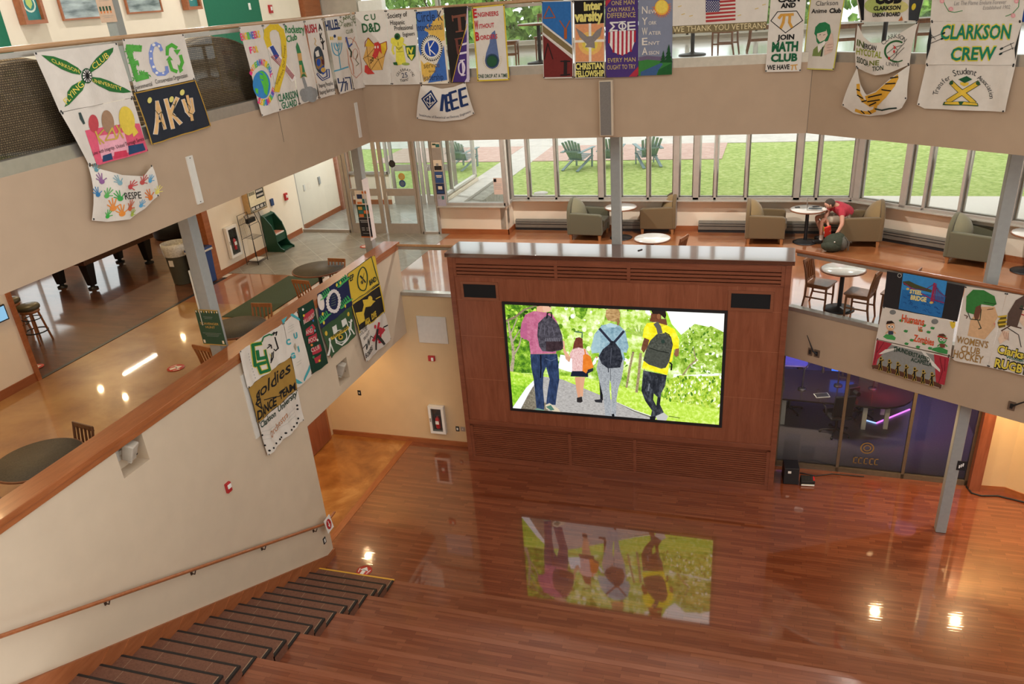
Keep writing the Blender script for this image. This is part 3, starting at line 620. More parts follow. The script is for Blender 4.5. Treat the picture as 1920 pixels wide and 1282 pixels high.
def make_chair(label, m, group, sl=4):
    """wooden slat-back chair facing local +X"""
    t = thing('slat_back_chair', label, 'chair', group=group); hw = .2
    b = MB(); b.prism([(-.19, -.18), (.2, -.215), (.225, -.19), (.225, .19), (.2, .215), (-.19, .18)], .435, .46, m); b.build('seat', t, bev=.008)
    b = MB(); b.b2((-.17, -.18, .385), (.19, -.155, .435), m); b.b2((-.17, .155, .385), (.19, .18, .435), m); b.b2((.165, -.18, .385), (.19, .18, .435), m); b.b2((-.18, -.17, .385), (-.155, .17, .435), m); b.build('seat_rail', t)
    for s in (-1, 1):
        b = MB(); b.tube([(.175, s*.17, .0), (.18, s*.17, .2), (.175, s*.168, .44)], [.015, .019, .021], m, 6); b.build('leg', t)
        b = MB(); b.tube([(-.235, s*.165, 0), (-.195, s*.17, .22), (-.185, s*.17, .45), (-.215, s*.18, .66), (-.265, s*.19, .87)], [.016, .02, .021, .019, .017], m, 6); b.build('leg', t)
        b = MB(); b.bar((-.2, s*.168, .2), (.178, s*.168, .2), .016, .026, m); b.build('stretcher', t)
    b = MB(); b.bar((-.26, -.2, .845), (-.26, .2, .845), .024, .075, m); b.build('top_rail', t, bev=.006); b = MB(); b.bar((-.192, -.17, .50), (-.192, .17, .50), .02, .035, m); b.build('lower_rail', t)
    for i in range(sl): y = -.115+.23*i/(sl-1); b = MB(); b.bar((-.193, y, .5), (-.255, y, .83), .028, .012, m, up=(0, 1, 0)); b.build('slat', t)
    return t
M_ch = wood('brown_stained_beech', '6e4428', '8f5c38', .4, 5, 'Z', coat=.3); M_chd = wood('dark_stained_beech', '4e3020', '68422a', .4, 5, 'Z', coat=.3)
M_chs = wood('honey_stained_beech', '8a552e', 'ab6e3e', .4, 5, 'Z', coat=.3)
ca = make_chair('x', M_chs, 'slat back chairs at the dark round tables')
def place_top(src, x, y, rz, label, first=False, z0=Z1, X=None):
    """put a chair so that the middle of its back rail appears at a photo point"""
    p = at(x, y, PZ(z0+.86)); q = Vector((p.x, p.y, z0)) - Vector((math.cos(rz), math.sin(rz), 0))*(-.262)
    if first: src.location = q; src.rotation_euler = (0, 0, rz); src['label'] = label; return src
    return dup(src, q, rz, label)
place_top(ca, 631, 486, -1.6, 'wooden slat chair at the far side of the dark table nearest the entrance', True)
place_top(ca, 563, 527, 1.45, 'wooden slat chair at the near side of the dark table nearest the entrance')
place_top(ca, 490, 570, -1.5, 'wooden slat chair on the green runner beyond the second dark table')
place_top(ca, 377, 651, 1.35, 'wooden slat chair with its back to the column with the green poster')
cdk = make_chair('x', M_chd, 'slat back chairs at the dark round tables')
place_top(cdk, 155, 797, -1.75, 'darker wooden slat chair beside the leftmost dark round table', True)
place_top(cdk, 8, 938, 1.4, 'dark chair of which only the back top shows above the left cap')
cr = make_chair('x', M_ch, 'slat back chairs behind the right railing')
pl = at(1581.6, 503.5, PZ(Z1+.748))
cr.location = (6.77, .82, Z1); cr.rotation_euler = (0, 0, -.42); cr['label'] = 'slat chair behind the right railing, left of the white table'
dup(cr, (7.40, .36, Z1), 2.74, 'slat chair behind the right railing, right of the white table')
pq = at(1715, 507, PZ(Z1+.86)); dup(cr, (pq.x-.2, pq.y+.05, Z1), math.pi-.4, 'slat chair hidden behind the bridge banner except its back top')
pq = at(1285, 443, PZ(Z1+.86)); dup(cr, (pq.x-.26, pq.y, Z1), math.pi-.3, 'slat chair behind the video wall top beside the white table')

# upper level dining tables and chairs seen through the railing
GU = 'dining chairs on the upper level'
tu = make_table('dining_table', 'x', .42, M_tabw, M_edge, 'dining tables on the upper level')
tu.location = at(1013, 118, PZ(Z2+.008)); tu['label'] = 'white topped dining table upstairs left of the blue and brown banner'
t2 = dup(tu, at(1298, 103, PZ(Z2+.008)), 0, 'dining table upstairs seen beneath the flag banner')
t3 = dup(tu, at(1655, 92, PZ(Z2+.008)), 0, 'dining table upstairs behind the drooping club banner')
t4 = dup(tu, at(1772, 82, PZ(Z2+.008)), 0, 'dining table upstairs farther back between two right hand banners')
cu = make_chair('x', M_ch, GU)
L = tu.location
cu.location = (L.x-.62, L.y-.15, Z2+.008); cu.rotation_euler = (0, 0, .15); cu['label'] = 'wooden dining chair upstairs just right of the yellow bordered banner'
dup(cu, (L.x-.1, L.y+.85, Z2+.008), -1.5, 'wooden dining chair upstairs on the window side of the left dining table')
L = t2.location
dup(cu, (L.x-.66, L.y-.1, Z2+.008), .1, 'wooden dining chair upstairs left of the table under the flag banner')
dup(cu, (L.x+.62, L.y-.3, Z2+.008), 2.9, 'wooden dining chair upstairs right of the table under the flag banner')
dup(cu, (L.x+1.25, L.y+.1, Z2+.008), .1, 'wooden dining chair upstairs left of the mathematics banner')
L = t3.location
dup(cu, (L.x-.62, L.y-.2, Z2+.008), .1, 'wooden dining chair upstairs left of the drooping club banner')
dup(cu, (L.x+.7, L.y+.1, Z2+.008), 3.0, 'wooden dining chair upstairs right of the drooping club banner')
pc = at(745, 8, PZ(Z2+.86)); dup(cu, (-2.9, 3.2, Z2+.008), -1.2, 'wooden dining chair upstairs whose slatted back shows above the corner rail')

# sofas behind the upper left glass
def weave(name, c1, c2, cm):
    m = plank_mat(name, c1, c2, cm, .034, .022, .9, bump=.6, grain=.2, mortar=.005); nt = m.node_tree
    mp = [n for n in nt.nodes if n.type == 'MAPPING' and n.inputs['Scale'].default_value[0] == 1][0]; mp.inputs['Rotation'].default_value = (0, math.pi/2, math.pi/2); return m
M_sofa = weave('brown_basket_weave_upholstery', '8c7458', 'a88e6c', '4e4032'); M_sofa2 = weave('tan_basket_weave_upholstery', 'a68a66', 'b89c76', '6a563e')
def make_sofa(label):
    t = thing('sofa', label, 'sofa', group='woven sofas behind the upper left railing'); n = 14; hw = .95
    top = [(-hw+2*hw*i/n, .78+.30*math.sin(math.pi*i/n)**.7) for i in range(n+1)]; R = Matrix(((0, 0, 1), (1, 0, 0), (0, 1, 0)))
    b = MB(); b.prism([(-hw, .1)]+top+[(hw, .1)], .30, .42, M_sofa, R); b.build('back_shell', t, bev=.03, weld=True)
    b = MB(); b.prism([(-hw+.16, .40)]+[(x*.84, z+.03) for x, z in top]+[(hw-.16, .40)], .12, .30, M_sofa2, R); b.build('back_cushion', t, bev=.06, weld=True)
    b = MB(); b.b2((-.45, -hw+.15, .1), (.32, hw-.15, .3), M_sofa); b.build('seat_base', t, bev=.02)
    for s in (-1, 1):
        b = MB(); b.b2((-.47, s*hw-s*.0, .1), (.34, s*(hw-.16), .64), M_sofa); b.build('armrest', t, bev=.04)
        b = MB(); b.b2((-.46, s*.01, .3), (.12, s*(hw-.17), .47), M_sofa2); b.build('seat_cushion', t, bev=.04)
    for x in (-.4, .35):
        for y in (-.85, .85): b = MB(); b.box((x, y, .05), (.07, .07, .1), M_leg, taper=.7); b.build('leg', t)
    return t
so = make_sofa('brown woven sofa behind the glass left of the propeller banner'); so.location = (-1.98, -6.75, Z2+.01)
dup(so, (-1.98, -3.55, Z2+.01), 0, 'brown woven sofa behind the glass right of the recycling banner')

# ------------------------------------------------------------------ framed things upstairs
def wall_rect(x0, y0, x1, y1, X):
    a = at(x0, y1, PX(X)); c = at(x1, y1, PX(X)); h = at((x0+x1)/2, y0, PX(X)); return a.y, c.y, min(a.z, c.z), h.z
def picture(name, label, Ya, Yb, z0, z1, depth, fw, art, frame=M_oak):
    X = -5.985; t = thing(name, label, 'picture', (X, (Ya+Yb)/2, z0)); h = (Yb-Ya)/2; H = z1-z0; b = MB()
    b.b2((0, -h, 0), (depth, h, fw), frame); b.b2((0, -h, H-fw), (depth, h, H), frame); b.b2((0, -h, fw), (depth, -h+fw, H-fw), frame); b.b2((0, h-fw, fw), (depth, h, H-fw), frame); b.build('frame', t)
    b = MB(); b.b2((0, -h+fw, fw), (depth*.55, h-fw, H-fw), art[0])
    if len(art) > 1:
        b.prism([(.13*math.cos(a/8*math.pi), .13*math.sin(a/8*math.pi)) for a in range(16)], 0, .004, art[1], Matrix(((0, 0, 1), (1, 0, 0), (0, 1, 0))), (depth*.55, 0, fw+.24))
        b.prism([(.10*math.cos(a/8*math.pi), .10*math.sin(a/8*math.pi)) for a in range(16)], 0, .006, art[0], Matrix(((0, 0, 1), (1, 0, 0), (0, 1, 0))), (depth*.55, 0, fw+.24))
        b.prism([(-.06, .07), (-.06, -.01), (0, -.08), (.06, -.01), (.06, .07)], 0, .008, art[2], Matrix(((0, 0, 1), (1, 0, 0), (0, 1, 0))), (depth*.55, 0, fw+.24))
    b.build('picture', t)
    return t
M_teal = mat('teal_certificate', '2f7f7c', .5, noise=.1); M_pale = mat('pale_seal', 'cfdccb', .5); M_lime = mat('lime_shield', 'b4c46a', .5)
M_photo = mat('grey_landscape_photo', '6f7f82', .25, noise=.5, nscale=5, col2='a4b0b0', stretch=(1, .4, 2), coat=.6)
for (nm, lb, x0, x1, y, dp, fw, art) in (
    ('certificate_box', 'oak shadow box with a teal sealed certificate near the left picture edge', 45, 87, 45, .14, .06, (M_teal, M_pale, M_lime)),
    ('framed_photo', 'framed grey landscape photograph left of the upper column', 124, 200, 36, .04, .03, (M_photo,)),
    ('framed_photo', 'framed grey landscape photograph right of the upper column', 245, 311, 24, .04, .03, (M_photo,)),
    ('certificate_box', 'oak shadow box with a teal certificate beside the green panel', 350, 377, 18, .14, .06, (M_teal, M_pale, M_lime))):
    a = at(x0, y, PX(-5.9)); c = at(x1, y, PX(-5.9)); picture(nm, lb, a.y, c.y, (a.z+c.z)/2, (a.z+c.z)/2+1.1, dp, fw, art)
p = at(468, 12, PX(-5.98)); b = MB(); b.b2((0, -.04, -.07), (.012, .04, .07), M_white); b.b2((.012, -.01, -.03), (.02, .01, .03), M_strip); tag(b.build('switch_plate', loc=(-5.985, p.y, p.z)), 'small white switch plate on the dark green upper panel', 'switch')
p = at(507, 17, PX(-5.98)); b = MB(); b.b2((0, -.06, -.09), (.05, .06, .09), M_red); b.b2((.05, -.03, -.03), (.06, .03, .05), M_white); tag(b.build('pull_station', loc=(-6.0, p.y, p.z)), 'red fire alarm pull station on the upper cream wall', 'alarm')
# ------------------------------------------------------------------ wall mounted things on the left wall
def yz_plate(name, label, cat, c, w, h, d, m, X=XL, extra=None, kind=None):
    """flat box on the face x = X, centred on c"""
    b = MB(); b.b2((0, -w/2, -h/2), (d, w/2, h/2), m)
    if extra: extra(b)
    return tag(b.build(name, loc=(X, c.y, c.z), bev=.004), label, cat)
def xz_plate(name, label, cat, c, w, h, d, m, Y=.5, extra=None):
    b = MB(); b.b2((-w/2, -d, -h/2), (w/2, 0, h/2), m)
    if extra: extra(b)
    return tag(b.build(name, loc=(c.x, Y, c.z), bev=.004), label, cat)
for (nz, lb) in ((NA, 'white box loudspeaker in the wall niche above the stair'), (NB, 'white box loudspeaker in the niche under the club banners')):
    yc = (nz[0]+nz[1])/2; zc = (nz[2]+nz[3])/2
    t = thing('loudspeaker', lb, 'speaker', (XL-.2, yc, zc), group='niche loudspeakers')
    R = rotm(0, .35, .25); b = MB(); b.box((.14, .03, .03), (.15, .16, .23), mat('warm_white_plastic', 'b4aa9c', .5), R, taper=.85); b.build('cabinet', t, bev=.02, seg=3)
    b = MB(); b.box((.219, .05, -.015), (.004, .026, .02), M_black, R); b.build('badge', t)
    b = MB(); b.bar((0, 0, 0), (.1, .01, .05), .04, .05, M_strip); b.box((.008, 0, 0), (.015, .12, .16), M_strip); b.bar((.1, .0, -.1), (.14, .01, -.12), .03, .02, M_strip); b.build('bracket', t)
def strobe(b): b.b2((.035, -.035, -.01), (.055, .035, .05), M_white)
yz_plate('fire_strobe', 'red fire alarm strobe on the beige stair wall', 'alarm', at(426, 913, PX(XL)), .1, .15, .04, M_red, extra=strobe)
yz_plate('outlet_plate', 'small outlet plate low on the end of the stair wall', 'outlet', at(608, 1013, PX(XL)), .08, .12, .012, M_dark, extra=lambda b: b.b2((.012, -.02, -.035), (.016, .02, .035), M_white))
b = MB(); a = at(354.5, 292, PX(XL)); c = at(373, 382, PX(XL)); b.b2((0, -.06, c.z), (.02, .06, a.z), M_strip); b.b2((.02, -.008, a.z-.03), (.024, .008, a.z-.02), M_dark); b.b2((.02, -.008, c.z+.02), (.024, .008, c.z+.03), M_dark)
tag(b.build('wall_strip', loc=(XL, (a.y+c.y)/2, 0)), 'white vertical metal strip on the left fascia right of the handprint banner', 'strip')
b = MB(); a = at(667, 192, PX(XL)); c = at(674, 258, PX(XL)); b.b2((0, -.045, c.z), (.02, .045, a.z), M_strip); tag(b.build('wall_strip', loc=(XL, (a.y+c.y)/2, 0)), 'white vertical metal strip on the left fascia close to the corner', 'strip')
b = MB(); a = at(456, 700, PX(XL)); c = at(480, 822, PX(XL)); b.b2((0, -.05, c.z), (.02, .05, a.z), M_strip); tag(b.build('wall_strip', loc=(XL, (a.y+c.y)/2, 0)), 'white metal strip peeking out left of the horse head banner', 'strip')
# handrail
M_bron = mat('brown_bracket', '4a3428', .5, metal=.3)
hr = thing('stair_handrail', 'round oak handrail on brackets along the stair wall', 'handrail', (XL+.09, -3.82, .82))
p = [(-.0, .02), (-8.6, .02+.478*8.6)]
b = MB(); b.tube([(.0, .35, .04), (.0, .02, .02), (0, -8.6, .0+.478*8.6)], .024, M_oakx, 10); b.build('rail', hr)
for y in (-.25, -1.6, -3.05, -4.4, -5.9, -7.4):
    z = .01-.478*y; b = MB(); b.tube([(-.09, y, z-.08), (-.03, y, z-.085), (0, y, z-.02)], .008, M_bron, 6); b.box((-.083, y, z-.08), (.014, .03, .05), M_bron); b.build('bracket', hr)
q = [at(x, y, PX(XL+.16)) for x, y in ((607, 977.7), (617.3, 963.5), (626, 987), (615.7, 1000.6))]; q = [Vector(v) for v in q]
def paper_sign(name, label, quad, n, down):
    t = MB(); n = Vector(n); A, B_, C, D = quad; t.add([v for v in quad]+[v-n*.003 for v in quad], [(0, 1, 2, 3), (7, 6, 5, 4), (0, 4, 5, 1), (1, 5, 6, 2), (2, 6, 7, 3), (3, 7, 4, 0)], M_white)
    def uv(u, v): return (A*(1-u)+B_*u)*(1-v)+(D*(1-u)+C*u)*v
    t.add([uv(.5+.36*math.cos(a*math.pi/12), .5+.36*math.sin(a*math.pi/12))+n*.002 for a in range(24)], [tuple(range(24))], M_red)
    s = 1 if down else -1
    for pl in ([(.46, -.25), (.54, -.25), (.54, .06), (.46, .06)], [(.33, .02), (.67, .02), (.5, .26)]): t.add([uv(u, .5+s*v)+n*.004 for u, v in pl], [tuple(range(len(pl)))], M_white)
    return tag(t.build(name), label, 'sign')
paper_sign('arrow_sign', 'white paper with a red down arrow disc hanging at the handrail end', q, (1, 0, 0), True)
def floor_sticker(label, x, y, z, r, ang):
    c = at(x, y, PZ(z)); b = MB(); b.lathe([(r, 0), (r, .002), (.001, .002)], (0, 0, 0), M_sred, 28)
    R = rotm(0, 0, ang)
    for pl in ([(-.14, -.05), (.02, -.05), (.02, .05), (-.14, .05)], [(.0, -.12), (.0, .12), (.14, 0)]): b.prism([(u*r/.2, v*r/.2) for u, v in pl], .002, .0035, M_white, R)
    for s in (-1, 1): b.prism([(-.1*r/.2, s*.11*r/.2), (.06*r/.2, s*.14*r/.2), (.05*r/.2, s*.16*r/.2), (-.09*r/.2, s*.13*r/.2)], .002, .003, M_white, R)
    return tag(b.build('floor_sticker', loc=(c.x, c.y, z+.006)), label, 'sticker')
M_sred = mat('faded_red_vinyl', 'c4473c', .5, noise=.12, nscale=30)
floor_sticker('round red arrow sticker at the foot of the stair', 683, 1070, 0, .14, 1.5)
floor_sticker('round red arrow sticker on the corridor floor beside the slat chair', 330, 690, Z1, .15, .9)
floor_sticker('round red arrow sticker half hidden at the game room corner', 68, 688, Z1+.006, .13, .9)
floor_sticker('round red sticker on the grey entrance tiles behind the parapet', 686, 462, Z1+.006, .15, .3)

# wall left of the video wall
yc = lambda x, y: at(x, y, PY(.5))
xz_plate('wall_panel', 'blank off white square panel on the wall left of the video wall', 'panel', yc(811, 618), .66, .6, .02, M_strip)
xz_plate('fire_strobe', 'red fire alarm strobe below the blank square panel', 'alarm', yc(810, 671), .15, .12, .04, M_red, extra=lambda b: b.b2((-.0, -.06, -.045), (.05, -.04, .03), M_white))
def extinguisher_cabinet(label, loc, rz, w, h):
    t = thing('extinguisher_cabinet', label, 'extinguisher cabinet', loc, rz); b = MB()
    f = .06; b.b2((-w/2, -.02, -h/2), (w/2, -.012, h/2), M_dark)
    for a in ((-w/2, -h/2, w/2, -h/2+f), (-w/2, h/2-f, w/2, h/2), (-w/2, -h/2+f, -w/2+f, h/2-f), (w/2-f, -h/2+f, w/2, h/2-f)): b.b2((a[0], -.1, a[1]), (a[2], 0, a[3]), M_white)
    b.build('case', t)
    b = MB(); b.lathe([(.05, -.17), (.055, -.16), (.055, .06), (.03, .1), (.02, .13)], (.01, -.06, -.03), M_red, 14); b.build('extinguisher', t)
    b = MB(); b.tube([(.01, -.06, .1), (-.06, -.07, .14), (-.07, -.07, .0), (-.05, -.07, -.1)], .01, M_black, 6); b.box((.01, -.06, .115), (.06, .03, .03), M_black); b.b2((-.03, -.118, -.09), (.05, -.114, -.01), M_white); b.build('hose', t)
    b = MB(); b.b2((-w/2+f, -.092, -h/2+f), (w/2-f, -.09, h/2-f), M_glass); b.build('pane', t)
    b = MB(); b.b2((-w/2+.02, -.115, -.04), (-w/2+.045, -.1, .04), M_silver); b.build('latch', t)
    return t
c = yc(822, 784); extinguisher_cabinet('white fire extinguisher cabinet low on the tan wall left of the video wall', (c.x, .5, c.z), 0, .36, .68)
xz_plate('outlet_plate', 'brown outlet plate between extinguisher cabinet and video wall', 'outlet', yc(858, 803.5), .08, .12, .012, M_dark, extra=lambda b: b.b2((-.02, -.016, -.03), (.02, -.012, .03), M_white))
xz_plate('switch_plate', 'grey switch plate touching the video wall edge', 'switch', yc(868, 804), .1, .11, .012, M_silver, extra=lambda b: b.b2((-.015, -.02, -.02), (.015, -.012, .02), M_strip))
p = at(674, 736, PY(.5)); xz_plate('switch_plate', 'brown switch plate on the tan wall under the balcony', 'switch', p, .08, .12, .012, M_dark, extra=lambda b: b.b2((-.012, -.018, -.02), (.012, -.012, .02), M_strip))

# rear fascia speaker
c = at(1138.5, 202, PY(YB)); t = thing('column_speaker', 'slim upright loudspeaker on the taupe rear fascia', 'speaker', (c.x, YB, c.z))
b = MB(); b.b2((-.115, -.11, -.44), (.115, 0, .44), M_paint); b.build('cabinet', t, bev=.012)
b = MB(); b.b2((-.095, -.118, -.42), (.085, -.108, .42), mat('grey_speaker_grille', '77706a', .8, noise=.3, nscale=250)); b.build('grille', t)
# right balcony face plates
for i, (x, y, wd, lb) in enumerate(((1519.5, 659, 0, 'blank brown plate on the right balcony face'), (1532, 662.5, 1, 'brown wall plate with a leaning black antenna near the video wall'), (1897, 760.5, 2, 'brown wall plate with a black antenna at the right picture edge'))):
    c = at(x, y, PR()); t = thing('wall_plate', lb, 'wall plate', c, math.atan2(dv.y, dv.x)); b = MB()
    w = .08 if wd == 0 else .1; b.b2((-w/2, -.014, -.07), (w/2, 0, .07), mat('brown_wall_plate', '6a5546', .5)); b.b2((-.02, -.02, -.04), (.02, -.014, .04), M_dark); b.build('plate', t)
    if wd: b = MB(); s = -1 if wd == 1 else 1; b.tube([(0, -.03, 0), (s*.05, -.06, .05), (s*.17 if s < 0 else .3, -.1, .34 if s < 0 else .27)], [.018, .014, .006], M_black, 8); b.build('antenna', t)

# ------------------------------------------------------------------ entrance corner
c1 = at(433, 452, PX(-6.25)); extinguisher_cabinet('white fire extinguisher cabinet on the cream entrance wall', (-6.25, c1.y, c1.z), math.pi/2, .42, .72)
p = at(487, 388, PX(-6.1)); t = thing('letter_board_sign', 'box sign with black letter strips hanging on the cream wall above the racks', 'sign', (-6.25, p.y-.06, p.z+.02))
M_wb = mat('light_wood_sign_case', 'c9a876', .5); b = MB(); b.b2((0, -.36, -.1), (.16, .36, .62), M_wb); b.build('case', t, bev=.006)
b = MB(); b.b2((.16, -.34, -.08), (.166, .34, .59), M_dark); b.b2((.166, -.325, -.065), (.168, .325, .57), mat('cream_sign_face', 'e6dfc2', .5)); b.b2((.168, -.31, -.05), (.170, .31, .06), M_dark); b.b2((.168, -.02, .2), (.170, .31, .55), M_dark); b.build('sign_face', t)
b = MB(); random.seed(3)
for i in range(13): b.b2((.170, -.285+.044*i, -.03), (.172, -.255+.044*i, .035), M_white if i % 4 != 3 else M_dark)
b.build('lettering', t)
for r in range(3):
    b = MB()
    for i in range(6): b.b2((.170, .01+.046*i, .24+.1*r), (.172, .01+.046*i+.03, .29+.1*r), M_white)
    b.build('lettering', t)
b = MB()
for i in range(6): b.b2((.168, -.30+.043*i, .32), (.170, -.275+.043*i, .40), M_dark)
b.build('lettering', t); b = MB(); b.tube([(.05, .1, -.14), (.04, .2, -.35), (.03, .42, -.55), (.03, .36, -.68)], .008, M_dark, 6); b.build('cord', t)
yz_plate('switch_plate', 'dark blue small wall box right of the letter board sign', 'wall box', at(508.5, 379, PX(-6.25)), .12, .17, .04, mat('navy_wall_box', '27406e', .5), X=-6.25)
yz_plate('pull_station', 'red fire pull station on the cream wall near the vestibule glass', 'alarm', at(534.5, 368.5, PX(-6.25)), .12, .18, .05, M_red, X=-6.25, extra=lambda b: b.b2((.05, -.02, -.03), (.056, .04, .04), M_white))
yz_plate('switch_plate', 'beige switch plate inside the vestibule wall', 'switch', at(570, 352, PX(-6.35)), .08, .17, .015, M_strip, X=-6.35)
yz_plate('switch_plate', 'grey card reader box inside the vestibule wall', 'card reader', at(597.5, 338, PX(-6.35)), .1, .2, .03, M_steel, X=-6.35)
# wire rack
p = at(468, 494, PZ(Z1)); t = thing('wire_rack', 'black wire magazine rack beside the extinguisher cabinet', 'rack', (-5.98, p.y+.1, Z1+.005)); M_wire = mat('black_wire', '2a2826', .4, metal=.6)
b = MB()
for y in (-.2, .2):
    for x in (-.16, .16): b.tube([(x, y, 0), (x*.9, y, .9), (x*.6-.05, y, 1.18)], .008, M_wire, 6)
for z, x in ((.05, .16), (.62, .15), (.95, .12), (1.18, .05)): b.tube([(x, -.2, z), (x, .2, z)], .006, M_wire, 5); b.tube([(-.15, -.2, z), (-.15, .2, z)], .006, M_wire, 5)
b.build('frame', t)
for lo in (0, 1):
    b = MB()
    for i in range(9): y = -.18+.045*i; b.tube([(.16, y, .06), (-.15, y, .08)] if lo else [(.15, y, .62), (-.14, y, .66), (-.12, y, 1.1)], .004, M_wire, 4)
    b.build('shelf_wires', t)
b = MB(); b.b2((.05, -.19, 1.0), (.13, .1, 1.1), M_wire); b.build('label_holder', t)
b = MB(); b.b2((-.13, -.15, .0), (.12, .12, .012), M_white); b.b2((-.1, -.13, .012), (.13, .14, .02), mat('newsprint', 'c9c5bc', .8)); tag(b.build('newspaper', loc=(-5.97, p.y+.1, Z1+.085)), 'thin newspapers lying in the bottom of the wire rack', 'newspaper')
# green newspaper stand
p = at(522, 470, PZ(Z1)); t = thing('newspaper_stand', 'dark green curved newspaper stand against the cream wall', 'newspaper stand', (-6.23, p.y+.12, Z1+.005)); t.scale = (.8, .8, .8); M_gst = mat('dark_green_plastic', '1c4a36', .4, noise=.15, nscale=40)
prof = [(0, 0), (.62, 0), (.62, .07), (.50, .13), (.42, .28), (.42, .5), (.33, .82), (.12, 1.1), (0, 1.15)]; Rx = Matrix(((1, 0, 0), (0, 0, 1), (0, 1, 0)))
for s in (-.3, .265):
    b = MB(); b.prism(prof, s, s+.035, M_gst, Rx); b.build('side_panel', t)
b = MB(); b.b2((0, -.27, 0), (.03, .27, 1.13), M_gst); b.b2((0, -.27, .02), (.58, .27, .06), M_gst); b.b2((0, -.27, .46), (.38, .27, .5), M_gst); b.bar((.02, 0, 1.12), (.12, 0, 1.08), .54, .03, M_gst, up=(0, 0, 1)); b.b2((.36, -.27, .3), (.40, .27, .5), M_gst); b.build('shelf', t)
b = MB(); b.b2((-.12, -.2, 0), (.14, .2, .035), M_white); b.b2((-.11, -.19, .035), (.13, .19, .038), mat('pink_cover', 'c98a7c', .6)); tag(b.build('newspaper', loc=(-6.07, p.y+.12, Z1+.412)), 'stack of pink topped papers on the shelf of the green stand', 'newspaper')
# bins
p = at(352, 533, PZ(Z1)); t = thing('trash_can', 'round grey trash can with a clear liner left of the grey column', 'trash can', (-6.93, .78, Z1+.004)); M_gbin = mat('grey_green_plastic', '55564a', .6, noise=.06)
b = MB(); b.lathe([(.20, 0), (.21, .02), (.27, .86), (.29, .88), (.29, .92), (.265, .92), (.2, .05)], (0, 0, 0), M_gbin, 28); b.build('body', t)
M_liner = mat('clear_liner', 'cfcfc8', .25, noise=.2, nscale=30); b = MB()
b.lathe([(.272, .66), (.285, .72), (.296, .84), (.298, .935), (.26, .935), (.25, .7)], (0, 0, 0), M_liner, 28); b.build('liner', t)
b = MB(); b.prism([(-.06, -.07), (.06, -.07), (.06, .07), (-.06, .07)], 0, .004, M_white, Rx @ rotm(0, 0, 0), (0, -.25, .52)); b.build('recycle_label', t)
t = thing('recycling_bin', 'tall blue recycling bin beside the orange door jamb', 'recycling bin', (-6.33, .80, Z1+.004)); M_blue = mat('blue_plastic', '1f3f7a', .5, noise=.05)
b = MB(); b.box((0, 0, .40), (.36, .44, .78), M_blue, taper=.86); b.build('body', t, bev=.02); b = MB(); b.box((0, 0, .79), (.39, .47, .06), M_blue); b.b2((-.13, -.16, .82), (.13, .16, .826), M_black); b.build('rim', t, bev=.01)
b = MB(); b.box((.0, 0, .755), (.40, .48, .05), M_liner); b.box((.205, -.12, .70), (.02, .1, .14), M_liner); b.build('liner', t, bev=.02)
# green runner
b = MB(); b.b2((-4.57, -1.1, 0), (-3.64, 1.42, .012), M_carpet); tag(b.build('floor_runner', loc=(0, 0, Z1+.001)), 'dark green carpet runner along the corridor behind the parapet', 'carpet')

# game room
def make_stool(label):
    t = thing('bar_stool', label, 'bar stool', group='bar stools in the game room'); M_w = M_chs
    b = MB(); b.lathe([(.17, .66), (.2, .68), (.205, .72), (.19, .75), (.12, .765), (.001, .768)], (0, 0, 0), mat('olive_vinyl_seat', '4a4630', .4, coat=.3), 28); b.build('seat', t)
    b = MB(); b.lathe([(.16, .60), (.175, .61), (.175, .665), (.16, .665)], (0, 0, 0), M_w, 24); b.build('seat_ring', t)
    for k in range(4): a = math.pi/4+k*math.pi/2; c, s = math.cos(a), math.sin(a); b = MB(); b.bar((.13*c, .13*s, .62), (.22*c, .22*s, 0), .036, .036, M_w, up=(c, s, .3)); b.build('leg', t)
    b = MB(); pts = [(.205*math.cos(a*math.pi/12), .205*math.sin(a*math.pi/12), .22) for a in range(25)]; b.tube(pts, .013, M_dark, 6); b.build('foot_ring', t)
    b = MB(); pts = [(.165*math.cos(a*math.pi/12), .165*math.sin(a*math.pi/12), .48) for a in range(25)]; b.tube(pts, .01, M_dark, 6); b.build('brace_ring', t)
    return t
s1 = make_stool('bar stool with olive seat just inside the game room'); p = at(76, 640, PZ(Z1)); s1.location = (p.x, p.y, Z1+.004)
dup(s1, (p.x-.75, p.y+.25, Z1+.004), .5, 'bar stool farther back against the grey panelled wall')
pt = thing('pool_table', 'pool table of which legs and wooden rail show under the left fascia', 'pool table', (-9.4, 1.1, Z1+.004))
b = MB(); b.b2((-.62, -1.15, .60), (.62, 1.15, .80), M_chd); b.build('apron', pt, bev=.02)
b = MB(); b.b2((-.72, -1.28, .74), (.72, 1.28, .82), M_oak); b.build('rail', pt, bev=.02); b = MB(); b.b2((-.58, -1.13, .80), (.58, 1.13, .83), M_green); b.build('bed', pt)
for x in (-.45, .45):
    for y in (-.95, .95):
        b = MB(); b.box((x, y, .36), (.25, .25, .55), M_black, taper=.62); b.build('leg', pt, bev=.02); b = MB(); b.lathe([(.11, 0), (.11, .03), (.05, .05), (.05, .1)], (x, y, 0), M_dark, 16); b.build('foot', pt)
p = at(322, 444, PZ(Z1)); t = thing('ottoman', 'low round black seat deep inside the game room', 'ottoman', (p.x, p.y, Z1+.004)); b = MB(); b.lathe([(.40, .02), (.45, .06), (.45, .36), (.40, .42), (.001, .44)], (0, 0, 0), M_black, 28); b.build('cushion', t); b = MB(); b.lathe([(.36, 0), (.36, .03)], (0, 0, 0), M_dark, 24); b.build('base', t)
